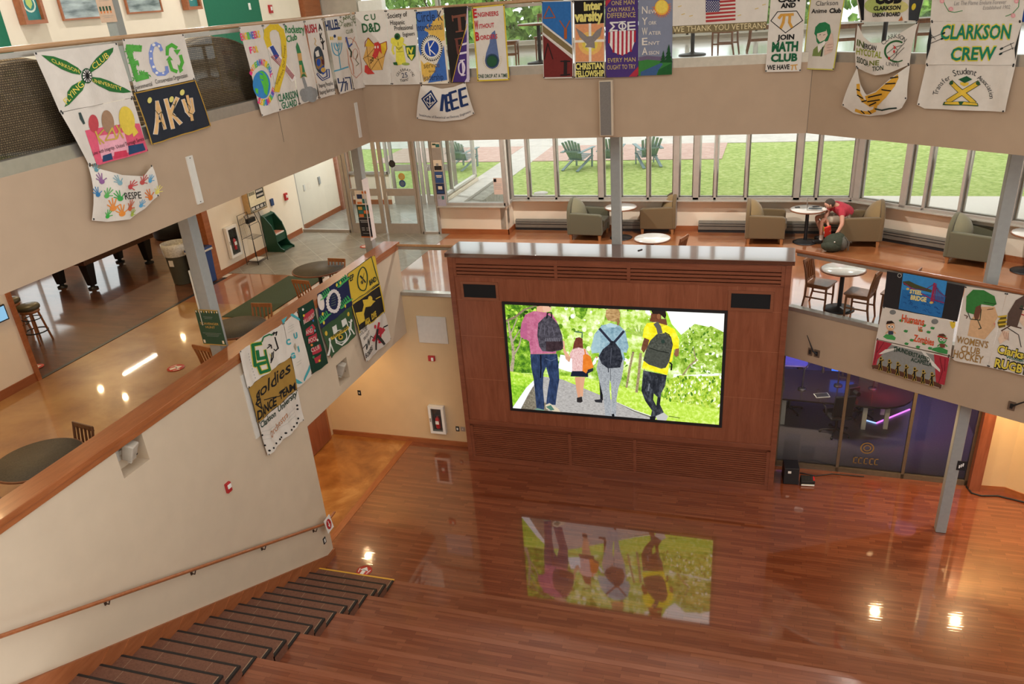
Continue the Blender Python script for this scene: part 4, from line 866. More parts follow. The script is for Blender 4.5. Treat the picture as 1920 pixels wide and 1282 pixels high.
window('window_11', (-13.8, 2.1), (-13.8, 3.7), Z1+.9, ZF-.5, [.8], 'bright far window of the game room', fr=.08, sill=False); window('window_12', (-13.8, 4.4), (-13.8, 6.1), Z1+.9, ZF-.9, [.85], 'second bright far window of the game room', fr=.08, sill=False)
b = MB(); M_gw = mat('brown_game_room_wall', '54422f', .8, noise=.1)
for y0, y1, z0, z1 in ((-9, 2.1, Z1, ZW), (3.7, 4.4, Z1, ZW), (6.1, 9.2, Z1, ZW), (2.1, 3.7, Z1, Z1+.9), (2.1, 3.7, ZF-.5, ZW), (4.4, 6.1, Z1, Z1+.9), (4.4, 6.1, ZF-.9, ZW)): b.b2((-13.95, y0, z0), (-13.8, y1, z1), M_gw)
struct('wall_game_room_end', b, 'brown end wall of the game room around its windows', 'wall')
p = at(3, 588, PX(-6.08)); t = thing('wall_screen', 'small blue framed screen on the corridor wall at the left edge', 'screen', (-6.08, p.y-.12, p.z)); b = MB(); b.b2((0, -.2, -.12), (.03, .2, .14), M_black); b.build('frame', t); b = MB(); b.b2((.03, -.18, -.10), (.032, .18, .12), emit_mat('pale_blue_screen', '8fc0e0', .8)); b.build('display', t)

# posters
def poster(name, label, cx, cy, cz, w, h, face, rz, base, strips):
    """sheet hung on a column: face = offset direction angle; strips = list of (u0,v0,u1,v1,material)"""
    t = MB(); t.b2((-w/2, -.003, -h/2), (w/2, 0, h/2), base)
    for (u0, v0, u1, v1, m) in strips: t.b2((-w/2+u0*w, -.0045, h/2-v1*h), (-w/2+u1*w, -.003, h/2-v0*h), m)
    return tag(t.build(name, loc=(cx, cy, cz), rz=rz), label, 'poster')
mk = lambda n, c: mat(n, c, .7, noise=.05)
g1 = mk('poster_green', '2c4a34'); g2 = mk('poster_gold', 'c29a4a'); nv = mk('poster_navy', '1f2f52'); og = mk('poster_orange', 'd2763c'); tl = mk('poster_teal', '2f6e6a'); ck = mk('poster_cream', 'e2d4be'); bkp = mk('poster_black', '221f22'); gry = mk('poster_grey', '9a9a98'); bl = mk('poster_blue', '2c4f86'); lil = mk('poster_lilac', 'a9a3b4')

c = at(697, 8, PY(7.3)); t = thing('wall_unit', 'white box shaped unit at the upper rear windows near the corner', 'wall unit', (c.x, 7.3, c.z-.1)); b = MB(); b.b2((-.35, -.12, -.12), (.35, .12, .2), M_white); b.build('case', t, bev=.03); b = MB(); b.b2((-.3, -.13, -.09), (.3, -.12, -.05), M_strip); b.build('vent', t); b = MB(); b.b2((-.03, .02, -1.6), (.03, .08, -.12), M_strip); b.build('stand', t)
# text helper: outline of the built-in font, cached per string, normalised to the unit box
TXT = {}
def text_width(c): text_mesh(c, 0, True); return TXT[(c, 0, True, 'w')]
def text_mesh(s, bold=0.0, capfix=False):
    k = (s, bold, capfix)
    if k in TXT: return TXT[k]
    cu = bpy.data.curves.new('t', 'FONT'); cu.body = s; cu.size = 1; cu.resolution_u = 2; cu.offset = bold; cu.fill_mode = 'FRONT'
    o = bpy.data.objects.new('t', cu); COL.objects.link(o); bpy.context.view_layer.update()
    me = o.to_mesh(); vs = [v.co.copy() for v in me.vertices]; fs = [tuple(p.vertices) for p in me.polygons]
    o.to_mesh_clear(); bpy.data.objects.remove(o); bpy.data.curves.remove(cu)
    x0 = min(v.x for v in vs); x1 = max(v.x for v in vs); y0 = min(v.y for v in vs); y1 = max(v.y for v in vs)
    base = 0.0; TXT[(s, bold, capfix, 'w')] = (x1-x0)/.729; cap = .729 if capfix or any(c.isupper() or c.isdigit() or c in 'bdfhklt&' for c in s) else y1
    TXT[k] = ([((v.x-x0)/(x1-x0), (v.y-base)/cap) for v in vs], fs); return TXT[k]
def text3(b, s, P, U, V, m, bold=0.0, n=Vector((0, 0, 0))):
    """flat lettering: P baseline start, U baseline vector, V cap height vector"""
    vs, fs = text_mesh(s, bold); b.add([P+U*x+V*y+n for x, y in vs], fs, m)

# posters on the left column
cx, cy = -1.93, -4.5
pp = at(395, 617, PY(cy-.12)); w, h = .40, .56
o = poster('poster', 'dark green poster with bunting and gold letters on the column by the parapet', cx+.02, cy-.105, pp.z+.02, w, h, 0, 0, g1, [(.0, 0, 1, .02, g2), (.0, .975, 1, 1, g2), (.1, .66, .9, .665, gry), (.2, .7, .8, .705, gry), (.25, .74, .75, .745, gry), (.04, .86, .12, .95, ck), (.86, .86, .94, .95, ck), (.3, .2, .7, .205, gry), (.34, .24, .66, .245, gry)])
b = MB()
for i in range(9): u = -.18+.045*i; b.add([(cx+.02+u-.016, cy-.111, pp.z+.02+h/2-.02), (cx+.02+u+.016, cy-.111, pp.z+.02+h/2-.02), (cx+.02+u, cy-.111, pp.z+.02+h/2-.055)], [(0, 2, 1)], g2 if i % 2 else ck)
for s_, v in (('SCAVENGER', .42), ('HUNT', .52)): text3(b, s_, Vector((cx+.02-(.16 if len(s_) > 5 else .08), cy-.111, pp.z+.02+h/2-v*h)), Vector((.32 if len(s_) > 5 else .16, 0, 0)), Vector((0, 0, .036)), g2, .01)
le = b.build('lettering'); le.location = -Vector(o.location); le.parent = o
b = MB(); b.b2((-.003, -.12, -.42), (0, .12, .42), ck); pz = at(366, 560, PX(cx-.1)); tag(b.build('poster', loc=(cx-.1, cy, pz.z)), 'back of a pale sheet on the left side of the same column', 'poster')
# column by the entrance doors
cx, cy = -2.05, .85
zz = lambda y: at(706, y, PY(cy-.1)).z
for (y0, y1, base, strips, lb) in ((357, 386, ck, [(.15, .25, .6, .55, nv), (.55, .55, .9, .85, tl), (.6, .05, 1, .2, og), (.1, .75, .5, .9, og)], 'cream poster with orange and blue blocks, topmost on the entrance column'),
                                   (384, 408, g1, [(.1, .15, .45, .4, g2), (.55, .15, .95, .4, tl), (.1, .45, .5, .7, tl), (.55, .45, .95, .7, og), (.1, .74, .5, .98, og), (.55, .74, .95, .98, g1)], 'green poster with a grid of coloured squares, middle of the entrance column'),
                                   (408, 446, bkp, [(.1, .12, .8, .16, gry), (.15, .2, .8, .24, gry), (.15, .5, .4, .54, gry), (.55, .5, .9, .54, gry), (.15, .6, .4, .64, gry), (.55, .6, .85, .64, gry), (.2, .78, .8, .8, gry), (0, .95, 1, 1, og)], 'black poster with grey lines, lowest on the entrance column')):
    z0, z1 = zz(y1), zz(y0); poster('poster', lb, cx, cy-.09, (z0+z1)/2, .26, (z1-z0)*.98, 0, 0, base, strips)
b = MB(); b.b2((0, -.13, -.62), (.003, .13, .62), mk('poster_pinkish_white', 'd8ccc6')); tag(b.build('poster', loc=(cx+.088, cy, zz(395))), 'long pale sheet on the right side of the entrance column', 'poster')
# notices on the door frame post and the corner post
px0 = at(824, 340, PY(4.935)).x
b = MB(); b.b2((px0-.13, 4.94, Z1+.73), (px0+.13, 5.05, ZW-.01), M_alu); tag(b.build('trim_door_post'), 'broad taupe post right of the glass doors', 'post', None, 'structure')
zq = lambda y: at(824, y, PY(4.935)).z
for (y0, y1, base, strips, lb) in ((267, 277, ck, [(.1, .2, .5, .5, g1), (.5, .3, .95, .9, tl)], 'cream and green notice at the top of the door post'), (300, 320, ck, [(.05, .55, .95, .95, bkp), (.3, .3, .6, .6, gry)], 'black and white notice on the door post'),
                                   (322, 343, bl, [(.15, .3, .85, .4, ck), (.2, .45, .8, .52, ck)], 'plain blue notice on the door post'), (344, 364, nv, [(.25, .25, .75, .55, ck), (.1, .75, .9, .85, bl)], 'navy notice with a pale oval on the door post'), (365, 387, lil, [(.1, .1, .4, .35, gry), (.55, .1, .85, .4, tl)], 'lilac notice lowest on the door post')):
    z0, z1 = zq(y1), zq(y0); poster('notice', lb, px0, 4.938, (z0+z1)/2, .22, z1-z0, 0, 0, base, strips)
c = at(934, 349, PY(4.93)); poster('notice', 'pinkish paper notice on the corner post of the low window', c.x, 4.93, c.z, .23, .4, 0, 0, mk('poster_pink', 'cdb8ac'), [(.05, .05, .35, .25, bkp), (.1, .12, .3, .2, ck), (.1, .35, .9, .38, gry), (.1, .45, .9, .48, gry), (.1, .55, .8, .58, gry), (.1, .65, .9, .68, gry)])
for (x, y, m, lb) in ((735, 307, bkp, 'round black sticker on the glass door'), (753, 331, g2, 'round gold sticker on the glass door'), (754.5, 344, bl, 'round blue sticker on the glass door')):
    c = at(x, y, PY(4.985)); b = MB(); R = rotm(math.pi/2, 0, 0); b.prism([(.09*math.cos(a*math.pi/12), .09*math.sin(a*math.pi/12)) for a in range(24)], 0, .004, m, R); b.prism([(.06*math.cos(a*math.pi/12), .06*math.sin(a*math.pi/12)) for a in range(24)], .004, .006, mat(m.name+'_inner', 'b8a060' if m is g2 else '5a6a8a' if m is bl else '2c2a2a', .6), R); tag(b.build('door_sticker', loc=c), lb, 'sticker')
# upper column poster
cx, cy = -4.6, -1.85; a = at(228, 40, PY(cy-.1)); poster('poster', 'kraft poster with rows of small potted plants on the upper left column', cx-.02, cy-.1, a.z+.42, .32, .84, 0, 0, mk('poster_kraft', 'c9a892'), [(.15+.22*i, .5, .27+.22*i, .58, g1) for i in range(3)]+[(.1+.2*i, .72, .22+.2*i, .80, g1) for i in range(4)]+[(.12+.2*i, .8, .2+.2*i, .84, og) for i in range(4)]+[(.2, .62, .8, .625, gry), (.15, .88, .85, .885, gry), (.25, .91, .75, .915, gry)])

# ------------------------------------------------------------------ baseboard heaters
M_heat = mat('grey_heater_metal', '7c776d', .5, metal=.3, noise=.05)
def heater(label, P, Q):
    P = Vector((*P, 0)); Q = Vector((*Q, 0)); d = Q-P; L = d.length; t = thing('baseboard_heater', label, 'heater', (P.x, P.y, Z1+.05), math.atan2(d.y, d.x), 'baseboard heaters under the windows')
    R = Matrix(((0, 0, 1), (1, 0, 0), (0, 1, 0)))
    b = MB(); b.prism([(0, .02), (-.09, .02), (-.09, .14), (-.075, .2), (0, .22)], 0, L, M_heat, R); b.build('cover', t)
    b = MB(); b.b2((.02, -.094, .10), (L-.02, -.088, .115), M_dark); b.b2((.02, -.094, .16), (L-.02, -.082, .168), M_dark); b.b2((0, -.07, -.05), (L, -.01, .02), M_dark); b.build('louver', t)
    return t
heater('grey baseboard heater left of the first armchair', (-.36, 5.535), (2.05, 5.535)); heater('grey baseboard heater behind the first white table', (2.35, 5.535), (3.5, 5.535))
heater('grey baseboard heater in the middle, left of the tan armchair', (4.2, 5.535), (6.1, 5.535)); heater('grey baseboard heater behind the laptop table', (6.15, 5.535), (7.4, 5.535))
a0 = Vector((7.55, 5.50, 0)); dd = (Vector((*wq, 0))-Vector((7.52, 5.5, 0))).normalized(); p0 = a0+dd*.25; p1 = a0+dd*2.6; heater('grey baseboard heater along the angled right wall', (p0.x, p0.y), (p1.x, p1.y))

# ------------------------------------------------------------------ studio behind glass
M_stf = blotch_mat('dark_studio_carpet', ['4e484a', '5a5456', '665e60'], 40, .5, coat=.5, coat_rough=.3)
b = MB(); b.b2((5.4, 1.02, ZS-.03), (10.2, 6.0, ZS-.001), mat('dark_antiglare', '2c2a2c', .9)); struct('ceiling_antiglare_panel', b, 'dark panel added under the studio ceiling to stop its floor reflection', 'ceiling')  # unseen panel, added so the oak floor mirrors no bright ceiling
M_stw = mat('dim_studio_wall', '38343a', .8)
b = MB(); b.b2((5.4, .9, -.12), (10.2, 6.2, .004), M_stf); struct('floor_studio', b, 'dark carpet of the glazed studio', 'floor')
b = MB(); b.b2((5.2, 6.0, 0), (10.4, 6.2, ZS), M_stw); struct('wall_studio_back', b, 'dim back wall inside the studio', 'wall')
b = MB(); b.b2((5.2, .8, 0), (5.4, 6.0, ZS), M_stw); struct('wall_studio_left', b, 'dim left wall inside the studio', 'wall')
b = MB(); b.b2((10.2, .93, 0), (10.4, 6.0, ZS), M_stw); struct('wall_studio_right', b, 'dim right wall inside the studio', 'wall')
window('window_10', (6.25, .97), (9.74, .88), .0, ZS-.12, [1.19, 2.37], 'dark tinted studio glazing right of the video wall', fr=.1, depth=.09, m=mat('bronze_frame', '6a5c4c', .4, metal=.4), sill=False)
for m_ in (bpy.data.objects['pane'],): pass
b = MB(); b.b2((6.25, .85, ZS-.14), (9.9, 1.0, ZS), M_cherry); struct('trim_studio_header', b, 'cherry header above the studio glazing', 'trim')
t = thing('studio_desk', 'long dark desk with a rounded right end inside the studio', 'desk', (7.3, 3.2, .004)); M_desk = mat('dark_desk_top', '241d1c', .25, noise=.1, coat=.5)
b = MB(); pl_ = [(-1.2, -.75), (.9, -.85)]+[(.95+.75*math.cos(a), -.05+.8*math.sin(a)) for a in [(-1.4+2.8*i/10) for i in range(11)]]+[(.9, .8), (-1.2, .75)]; b.prism(pl_, .71, .75, M_desk); b.build('desktop', t)
for x, y in ((-.9, -.5), (.75, -.45), (1.2, -.35), (1.2, .3), (-.9, .5), (.75, .5)): b = MB(); b.box((x, y, .355), (.09, .09, .71), M_strip); b.build('leg', t)
b = MB(); b.b2((-.7, -.6, 0), (.6, .3, .035), mat('lavender_side_table', '7a78b8', .4)); b.b2((-.6, -.5, -.72), (-.5, .2, 0), M_dark); b.b2((.4, -.5, -.72), (.5, .2, 0), M_dark); tag(b.build('side_table', loc=(6.3, 4.75, .724)), 'lavender lit side table at the back left of the studio', 'table')
def office_chair(label, x, y, rz, back=True):
    t = thing('office_chair', label, 'office chair', (x, y, .006), rz, 'office chairs in the studio')
    for k in range(5): a = k*2*math.pi/5; b = MB(); b.tube([(.02*math.cos(a), .02*math.sin(a), .1), (.3*math.cos(a), .3*math.sin(a), .06)], [.028, .016], M_black, 6); b.ell((.31*math.cos(a), .31*math.sin(a), .03), (.03, .03, .03), M_black, 8, 6); b.build('base_arm', t)
    b = MB(); b.tube([(0, 0, .08), (0, 0, .42)], .03, M_black, 10); b.build('post', t); b = MB(); b.b2((-.24, -.24, .42), (.24, .24, .5), M_black); b.build('seat', t, bev=.05, seg=3)
    b = MB(); b.box((-.25, 0, .78), (.06, .42, .5), M_black, rotm(0, -.15, 0)); b.bar((-.2, 0, .44), (-.26, 0, .7), .06, .03, M_black); b.build('backrest', t, bev=.025, seg=3)
    for s in (-1, 1): b = MB(); b.tube([(0, s*.24, .46), (-.02, s*.28, .66), (.12, s*.28, .68)], .018, M_black, 6); b.build('armrest', t)
    return t
c = at(1566, 812, PZ(0)); office_chair('black office chair in front of the studio desk', c.x, c.y, 1.9)
c = at(1604, 778, PZ(0)); office_chair('black office chair under the middle of the studio desk', c.x+.1, c.y, -2.0)
c = at(1478, 770, PZ(0)); office_chair('black office chair at the left end behind the video wall edge', c.x, c.y, .4)
M_blk2 = M_black
def mic_arm(label, x, y, rz):
    t = thing('microphone_stand', label, 'microphone', (x, y, .754), rz); b = MB(); b.lathe([(.09, 0), (.09, .02), (.02, .03)], (0, 0, 0), M_black, 14); b.tube([(0, 0, .02), (.02, 0, .5)], .016, M_black, 8); b.build('stand', t)
    b = MB(); b.tube([(.02, 0, .48), (.28, .1, .62), (.5, .0, .42)], .013, M_black, 8); b.build('boom', t); b = MB(); b.lathe([(.03, -.08), (.035, .0), (.02, .05)], (.5, 0, .38), M_black, 12); b.build('microphone', t); return t
mic_arm('black microphone stand at the left of the studio desk', 6.75, 2.95, .6); mic_arm('black microphone stand in the middle of the studio desk', 7.5, 3.25, 2.4); mic_arm('black microphone stand in the red light of the studio', 8.2, 3.2, -.4)
t = thing('video_camera', 'black video camera on the studio desk against the blue light', 'camera', (7.75, 2.75, .754), .5); b = MB(); b.b2((-.12, -.08, .06), (.12, .08, .26), M_black); b.build('body', t, bev=.015); b = MB(); b.tube([(0, -.08, .16), (0, -.22, .16)], .05, M_black, 14); b.build('lens', t); b = MB(); b.b2((-.08, -.06, 0), (.08, .06, .06), M_dark); b.build('mount', t)
t = thing('tablet', 'grey tablet lying on the left of the studio desk', 'tablet', (7.15, 2.7, .757), .3); b = MB(); b.b2((-.15, -.1, 0), (.15, .1, .012), M_steel); b.build('case', t, bev=.004); b = MB(); b.b2((-.135, -.085, .012), (.135, .085, .013), M_dark); b.build('display', t)
t = thing('studio_monitor', 'dark wide screen cabinet against the right studio wall', 'cabinet', (9.15, 4.9, .006), -.35); b = MB(); b.b2((-.9, -.2, .0), (.9, .2, .9), mat('dark_blue_cabinet', '1c1c34', .4)); b.build('body', t); b = MB(); b.b2((-.85, -.21, .12), (.85, -.2, .85), M_black); b.build('front', t)
# coloured lamps of the studio
def studio_lamp(label, loc, col, power, r=.12):
    t = thing('studio_lamp', label, 'lamp', loc); b = MB(); b.lathe([(.03, .12), (r, .05), (r, .0), (r*.9, 0), (.03, .08)], (0, 0, 0), M_black, 16); b.build('housing', t)
    b = MB(); b.lathe([(r*.88, .01), (.001, .012)], (0, 0, 0), emit_mat('lamp_'+label.split()[0], col, .25), 16); b.build('diffuser', t)
    b = MB(); b.tube([(0, 0, .1), (0, 0, ZS-.032-loc[2])], .012, M_black, 6); b.build('rod', t)
    area_lamp('studio_light', (0, .03, -.02), r*2, power, lin(col), (.95, 0, 0), t)
studio_lamp('red lamp over the right of the studio desk', (8.4, 2.7, 1.35), 'ff2c44', 26, .2)
studio_lamp('blue lamp over the middle of the studio desk', (7.7, 3.9, 1.9), '3a68ff', 22, .25)
studio_lamp('violet lamp over the right studio floor', (9.15, 2.7, 2.42), 'aa9cf0', 95, .35)
studio_lamp('lavender lamp over the lit side table', (6.5, 4.8, 2.4), '8a84ff', 40, .3)
studio_lamp('white lamp added over the left of the studio for neutral light', (6.9, 2.2, 1.9), 'ffe8d0', 45, .12)  # added lamp without a seen source, neutral fill for the left pane
a = at(1643, 793, PZ(.02)); c = at(1706, 767, PZ(.02)); b = MB(); b.bar(a, c, .025, .02, emit_mat('pink_led', 'e070ff', 1.6)); b.bar(a, a+Vector((-.25, .12, 0)), .025, .02, emit_mat('pale_led', 'a0c0ff', 1.2)); tag(b.build('led_strip'), 'glowing pink led strip lying on the studio floor', 'led strip')
M_logo = mat('faint_gold_decal', '7a6030', .5); c = at(1626, 840, PY(.90)); b = MB()
def ringp(b, c, r0, r1, m, n=28, y=0):
    vs = []; 
    for k in range(n): a = 2*math.pi*k/n; vs += [(c.x+r0*math.cos(a), c.y+y, c.z+r0*math.sin(a)), (c.x+r1*math.cos(a), c.y+y, c.z+r1*math.sin(a))]
    b.add(vs, [(2*k, 2*((k+1) % n), 2*((k+1) % n)+1, 2*k+1) for k in range(n)], m)
ringp(b, c, .10, .125, M_logo); ringp(b, c, .05, .07, M_logo)
for dx in (-.22, -.13, -.03, .07, .16): b.b2((c.x+dx, c.y-.001, c.z-.36), (c.x+dx+.02, c.y, c.z-.22), M_logo); b.b2((c.x+dx, c.y-.001, c.z-.24), (c.x+dx+.07, c.y, c.z-.22), M_logo); b.b2((c.x+dx, c.y-.001, c.z-.36), (c.x+dx+.07, c.y, c.z-.345), M_logo)
tag(b.build('glass_decal'), 'faint gold round emblem on the studio glass', 'decal')
# equipment on the oak floor
t = thing('stage_monitor', 'black equipment box on the oak floor right of the video wall', 'equipment', (6.55, .42, .003), .1); b = MB(); b.b2((-.13, -.16, 0), (.15, .18, .36), M_black); b.build('case', t, bev=.01); b = MB(); b.b2((-.06, -.164, .25), (.0, -.16, .3), M_white); b.build('label', t)
t = thing('audio_mixer', 'small black control box with red keys on the oak floor', 'equipment', (6.88, .35, .003), .1); b = MB(); b.box((0, 0, .075), (.26, .16, .12), M_black, rotm(.35, 0, 0)); b.build('case', t, bev=.008); b = MB()
for i in range(4): b.box((-.09+.055*i, -.02, .13), (.035, .09, .01), M_dark, rotm(.35, 0, 0))
b.box((.11, -.02, .13), (.03, .1, .012), M_red, rotm(.35, 0, 0)); b.b2((-.12, -.1, .01), (.12, -.088, .04), M_white); b.build('key', t)
b = MB(); pts = [at(x, y, PZ(.012)) for x, y in ((1500, 886), (1530, 892), (1560, 888), (1620, 893))]; b.tube(pts, .01, M_black, 6); tag(b.build('cable'), 'thin black cable on the floor in front of the studio glazing', 'cable')
b = MB(); pts = [at(x, y, PZ(.016)) for x, y in ((1812, 912), (1822, 924), (1840, 929), (1870, 929), (1900, 936), (1935, 945))]; b.tube(pts, .016, M_black, 8); tag(b.build('cable'), 'black cable curving along the tan right wall baseboard', 'cable')
c = at(1803, 873, PY(-.81)); b = MB(); b.b2((-.07, -.004, -.09), (.07, 0, .09), M_black); 
for i in range(3): b.b2((-.04+.025*i, -.006, -.05+.02*i), (-.02+.025*i, -.004, .05-.02*(2-i)), M_white)
tag(b.build('notice_plate', loc=(c.x, -.808, c.z)), 'small black notice plate on the grey column by the studio', 'notice')
b = MB(); b.b2((-.05, -.01, 0), (.05, .01, .012), M_black); tag(b.build('marker_pen', loc=(3.62, .40, 4.601), rz=.9), 'small dark pen lying on top of the video wall', 'pen')
# ceiling lamps under the balconies
def downlight(label, x, y, z, power, col='ffd9a0', r=.06, glow=9):
    t = thing('ceiling_downlight', label, 'ceiling lamp', (x, y, z), 0, 'recessed ceiling downlights'); b = MB(); b.lathe([(r, -.01), (r+.03, -.006), (r+.03, 0), (r, 0)], (0, 0, 0), M_white, 20); b.build('trim_ring', t)
    b = MB(); b.lathe([(r, -.003), (.001, -.003)], (0, 0, 0), emit_mat('warm_lamp'+col, col, glow), 20); b.build('bulb', t)
    area_lamp('downlight', (0, 0, -.015), r*2, power, lin(col), (0, 0, 0), t)
downlight('warm downlight under the right balcony near its middle', 8.38, -.02, ZS-.061, 30); downlight('warm downlight under the right balcony near the tan wall', 9.85, .1, ZS-.001, 40)
downlight('warm downlight under the left balcony by the oak door', -2.64, -.49, ZS-.001, 18); downlight('warm downlight under the left balcony beside the stair wall', -2.9, -2.2, ZS-.001, 15)
downlight('warm downlight far right under the right balcony', 11.6, -.9, ZS-.001, 40)
for (x, y, lb) in ((-5.3, -6.4, 'near the corridor wall'), (-4.2, -1.2, 'above the green runner'), (-4.4, 3.4, 'above the entrance tiles'), (-8.2, -2.2, 'above the bar stools'), (-10.5, 1.5, 'above the pool table'), (-4.0, -9.5, 'at the near end of the corridor'), (-11.6, 1.8, 'at the window end of the game room'), (-11.7, 5.5, 'at the far corner of the game room'), (-12.9, 7.6, 'at the back of the game room')):
    downlight('downlight in the middle level ceiling '+lb, x, y, ZW-.006, 30, r=.05)
for (x, y, lb) in ((.6, 3.2, 'left'), (4.6, 3.2, 'middle'), (8.6, 2.2, 'right')):
    downlight('downlight above the lounge armchairs, '+lb, x, y, ZW-.006, 95, 'fff8ee')

t = thing('linear_ceiling_light', 'long linear ceiling light of the game room', 'ceiling lamp', (-11.54, 3.35, ZW-.006)); b = MB(); b.b2((-.09, -.75, -.05), (.09, .75, 0), M_white); b.build('housing', t); b = MB(); b.b2((-.035, -.7, -.056), (.035, .7, -.05), emit_mat('white_tube', 'fff0d0', 6)); b.build('diffuser', t)
area_lamp('tube_light', (0, 0, -.07), .07, 22, lin('fff0d0'), (0, 0, 0), t, shape='RECTANGLE', size_y=1.4)

for (x, y, lb) in ((-5.2, 6.3, 'near the cream wall'), (-3.4, 6.6, 'near the stone ledge')): downlight('neutral downlight added to brighten the vestibule '+lb, x, y, ZW-.006, 55, 'ffffff')  # added lamps that brighten the cream vestibule wall
for (x, y, lb) in ((-4.4, -7.0, 'left gallery above the near sofa'), (-4.4, -3.0, 'left gallery beside the grey column'), (-4.4, 2.0, 'left gallery at the far end'), (.5, 6.2, 'rear gallery above the left dining table'), (4.6, 6.2, 'rear gallery above the middle dining table'), (8.5, 5.4, 'rear gallery above the right dining table')):
    downlight('ceiling lamp added to brighten the '+lb, x, y, ZROOF-.006, 90 if 'left' in lb[:5] else 60, 'fffaf4', r=.1)  # added lamps, lift the shadowed upper wall and rear gallery

t = thing('monitor', 'glowing blue monitor at the back of the studio desk', 'monitor', (7.62, 3.75, .754), -.1); b = MB(); b.b2((-.26, -.02, .1), (.26, .02, .42), M_black); b.build('case', t, bev=.006); b = MB(); b.b2((-.245, -.024, .115), (.245, -.02, .405), emit_mat('blue_display', '3a70ff', 1.1)); b.build('display', t); b = MB(); b.b2((-.1, -.07, 0), (.1, .07, .015), M_black); b.b2((-.02, -.01, .015), (.02, .01, .12), M_black); b.build('stand', t)
# ------------------------------------------------------------------ person, laptop, backpack
def skin(name, vs, es, rs, m, parent, sub=2, root=0, loc=None):
    me = bpy.data.meshes.new(name); me.from_pydata([Vector(v) for v in vs], es, []); me.materials.append(m)
    o = bpy.data.objects.new(name, me); COL.objects.link(o); o.parent = parent
    o.modifiers.new('skin', 'SKIN').use_smooth_shade = True
    for i, r in enumerate(rs): me.skin_vertices[0].data[i].radius = r if isinstance(r, tuple) else (r, r); me.skin_vertices[0].data[i].use_root = (i == root)
    s = o.modifiers.new('sub', 'SUBSURF'); s.levels = s.render_levels = sub
    return o
M_skin = mat('skin', 'c4917a', .55, noise=.06, nscale=30); M_hair = mat('dark_grey_hair', '40382f', .8, noise=.3, nscale=120)
M_shirt = mat('red_shirt_cloth', 'b23545', .85, noise=.12, nscale=20, bump=.15, bscale=30); M_short = mat('khaki_cloth', 'b5aa98', .9, noise=.1, nscale=30)
M_shoe = mat('black_shoe', '1c1a1a', .6); M_sock = mat('white_sock', 'd8d4cc', .9); M_mask = mat('white_face_mask', 'e6e2da', .8)
O = Vector((7.42, 4.86, Z1)); pr = thing('person', 'person in a red shirt and face mask bending from the armchair over a backpack', 'person', O)
V = lambda x, y, z: Vector((x, y, z)) - Vector((O.x, O.y, 0))
pel = V(7.46, 4.86, .55); ch = V(7.29, 4.78, .80); nk = V(7.11, 4.75, .86)
shN = V(7.28, 4.56, .76); elN = V(7.30, 4.38, .52); wrN = V(7.20, 4.30, .34); haN = V(7.17, 4.27, .27)
shF = V(7.06, 4.96, .76); elF = V(6.98, 4.80, .56); wrF = V(7.03, 4.58, .47); haF = V(7.05, 4.54, .41)
hN = V(7.38, 4.75, .53); hF = V(7.38, 4.97, .53); kN = V(6.90, 4.74, .51); kF = V(6.79, 5.02, .52); aN = V(6.93, 4.70, .11); aF = V(6.98, 4.98, .11)
tN = V(6.74, 4.66, .045); tF = V(6.79, 4.96, .045); hd1 = V(7.05, 4.725, .87); hd2 = V(6.985, 4.70, .85)
vs = [pel, V(7.38, 4.82, .68), ch, nk, hd1, hd2, shN, elN, wrN, haN, shF, elF, wrF, haF, hN, kN, aN, hF, kF, aF, V(6.955, 4.69, .815)]
es = [(0, 1), (1, 2), (2, 3), (3, 4), (4, 5), (5, 20), (2, 6), (6, 7), (7, 8), (8, 9), (2, 10), (10, 11), (11, 12), (12, 13), (0, 14), (14, 15), (15, 16), (0, 17), (17, 18), (18, 19)]
rs = [.13, .14, .14, .06, .095, .1, .06, .046, .03, (.034, .02), .06, .046, .03, (.034, .02), .09, .062, .04, .09, .062, .04, .07]
def fingers(idx, base, dirv, side, thumb):
    d = dirv.normalized(); s = side.normalized(); dn = d.cross(s)
    for k, (o_, l_) in enumerate(((-.028, .07), (-.009, .08), (.010, .076), (.027, .06))):
        i = len(vs); vs.extend([base+s*o_+d*.035, base+s*o_+d*(.035+l_*.55)+dn*.008, base+s*o_*.9+d*(.035+l_*.9)+dn*.026]); es.extend([(idx, i), (i, i+1), (i+1, i+2)]); rs.extend([.0095, .009, .0075])
    i = len(vs); vs.extend([base-s*.03*thumb-d*.01+dn*.015, base-s*.045*thumb+d*.03+dn*.035]); es.extend([(idx, i), (i, i+1)]); rs.extend([.011, .009])
fingers(9, haN, haN-wrN, Vector((.6, -.8, 0)), 1); fingers(13, haF, haF-wrF, Vector((.8, .6, 0)), 1)
skin('body', vs, es, rs, M_skin, pr)
skin('shirt', [pel+Vector((0, 0, .03)), V(7.38, 4.82, .69), ch, V(7.16, 4.76, .855), shN, V(7.295, 4.47, .63), shF, V(7.02, 4.885, .665)], [(0, 1), (1, 2), (2, 3), (2, 4), (4, 5), (2, 6), (6, 7)], [.165, .17, .175, .085, .085, .075, .085, .075], M_shirt, pr)
skin('shorts', [pel, hN, (hN+kN)/2, kN+(hN-kN)*.12, hF, (hF+kF)/2, kF+(hF-kF)*.12], [(0, 1), (1, 2), (2, 3), (0, 4), (4, 5), (5, 6)], [.15, .115, .1, .085, .115, .1, .085], M_short, pr)
for a, t_, nm in ((aN, tN, 'near'), (aF, tF, 'far')):
    b = MB(); b.tube([a+Vector((0, 0, .09)), a+Vector((0, 0, -.02))], [.046, .05], M_sock, 10); b.build('sock', pr)
    skin('shoe', [a+Vector((.04, 0, -.06)), a*.5+t_*.5+Vector((0, 0, -.02)), t_+Vector((0, 0, .0))], [(0, 1), (1, 2)], [(.048, .05), (.05, .05), (.05, .042)], M_shoe, pr)
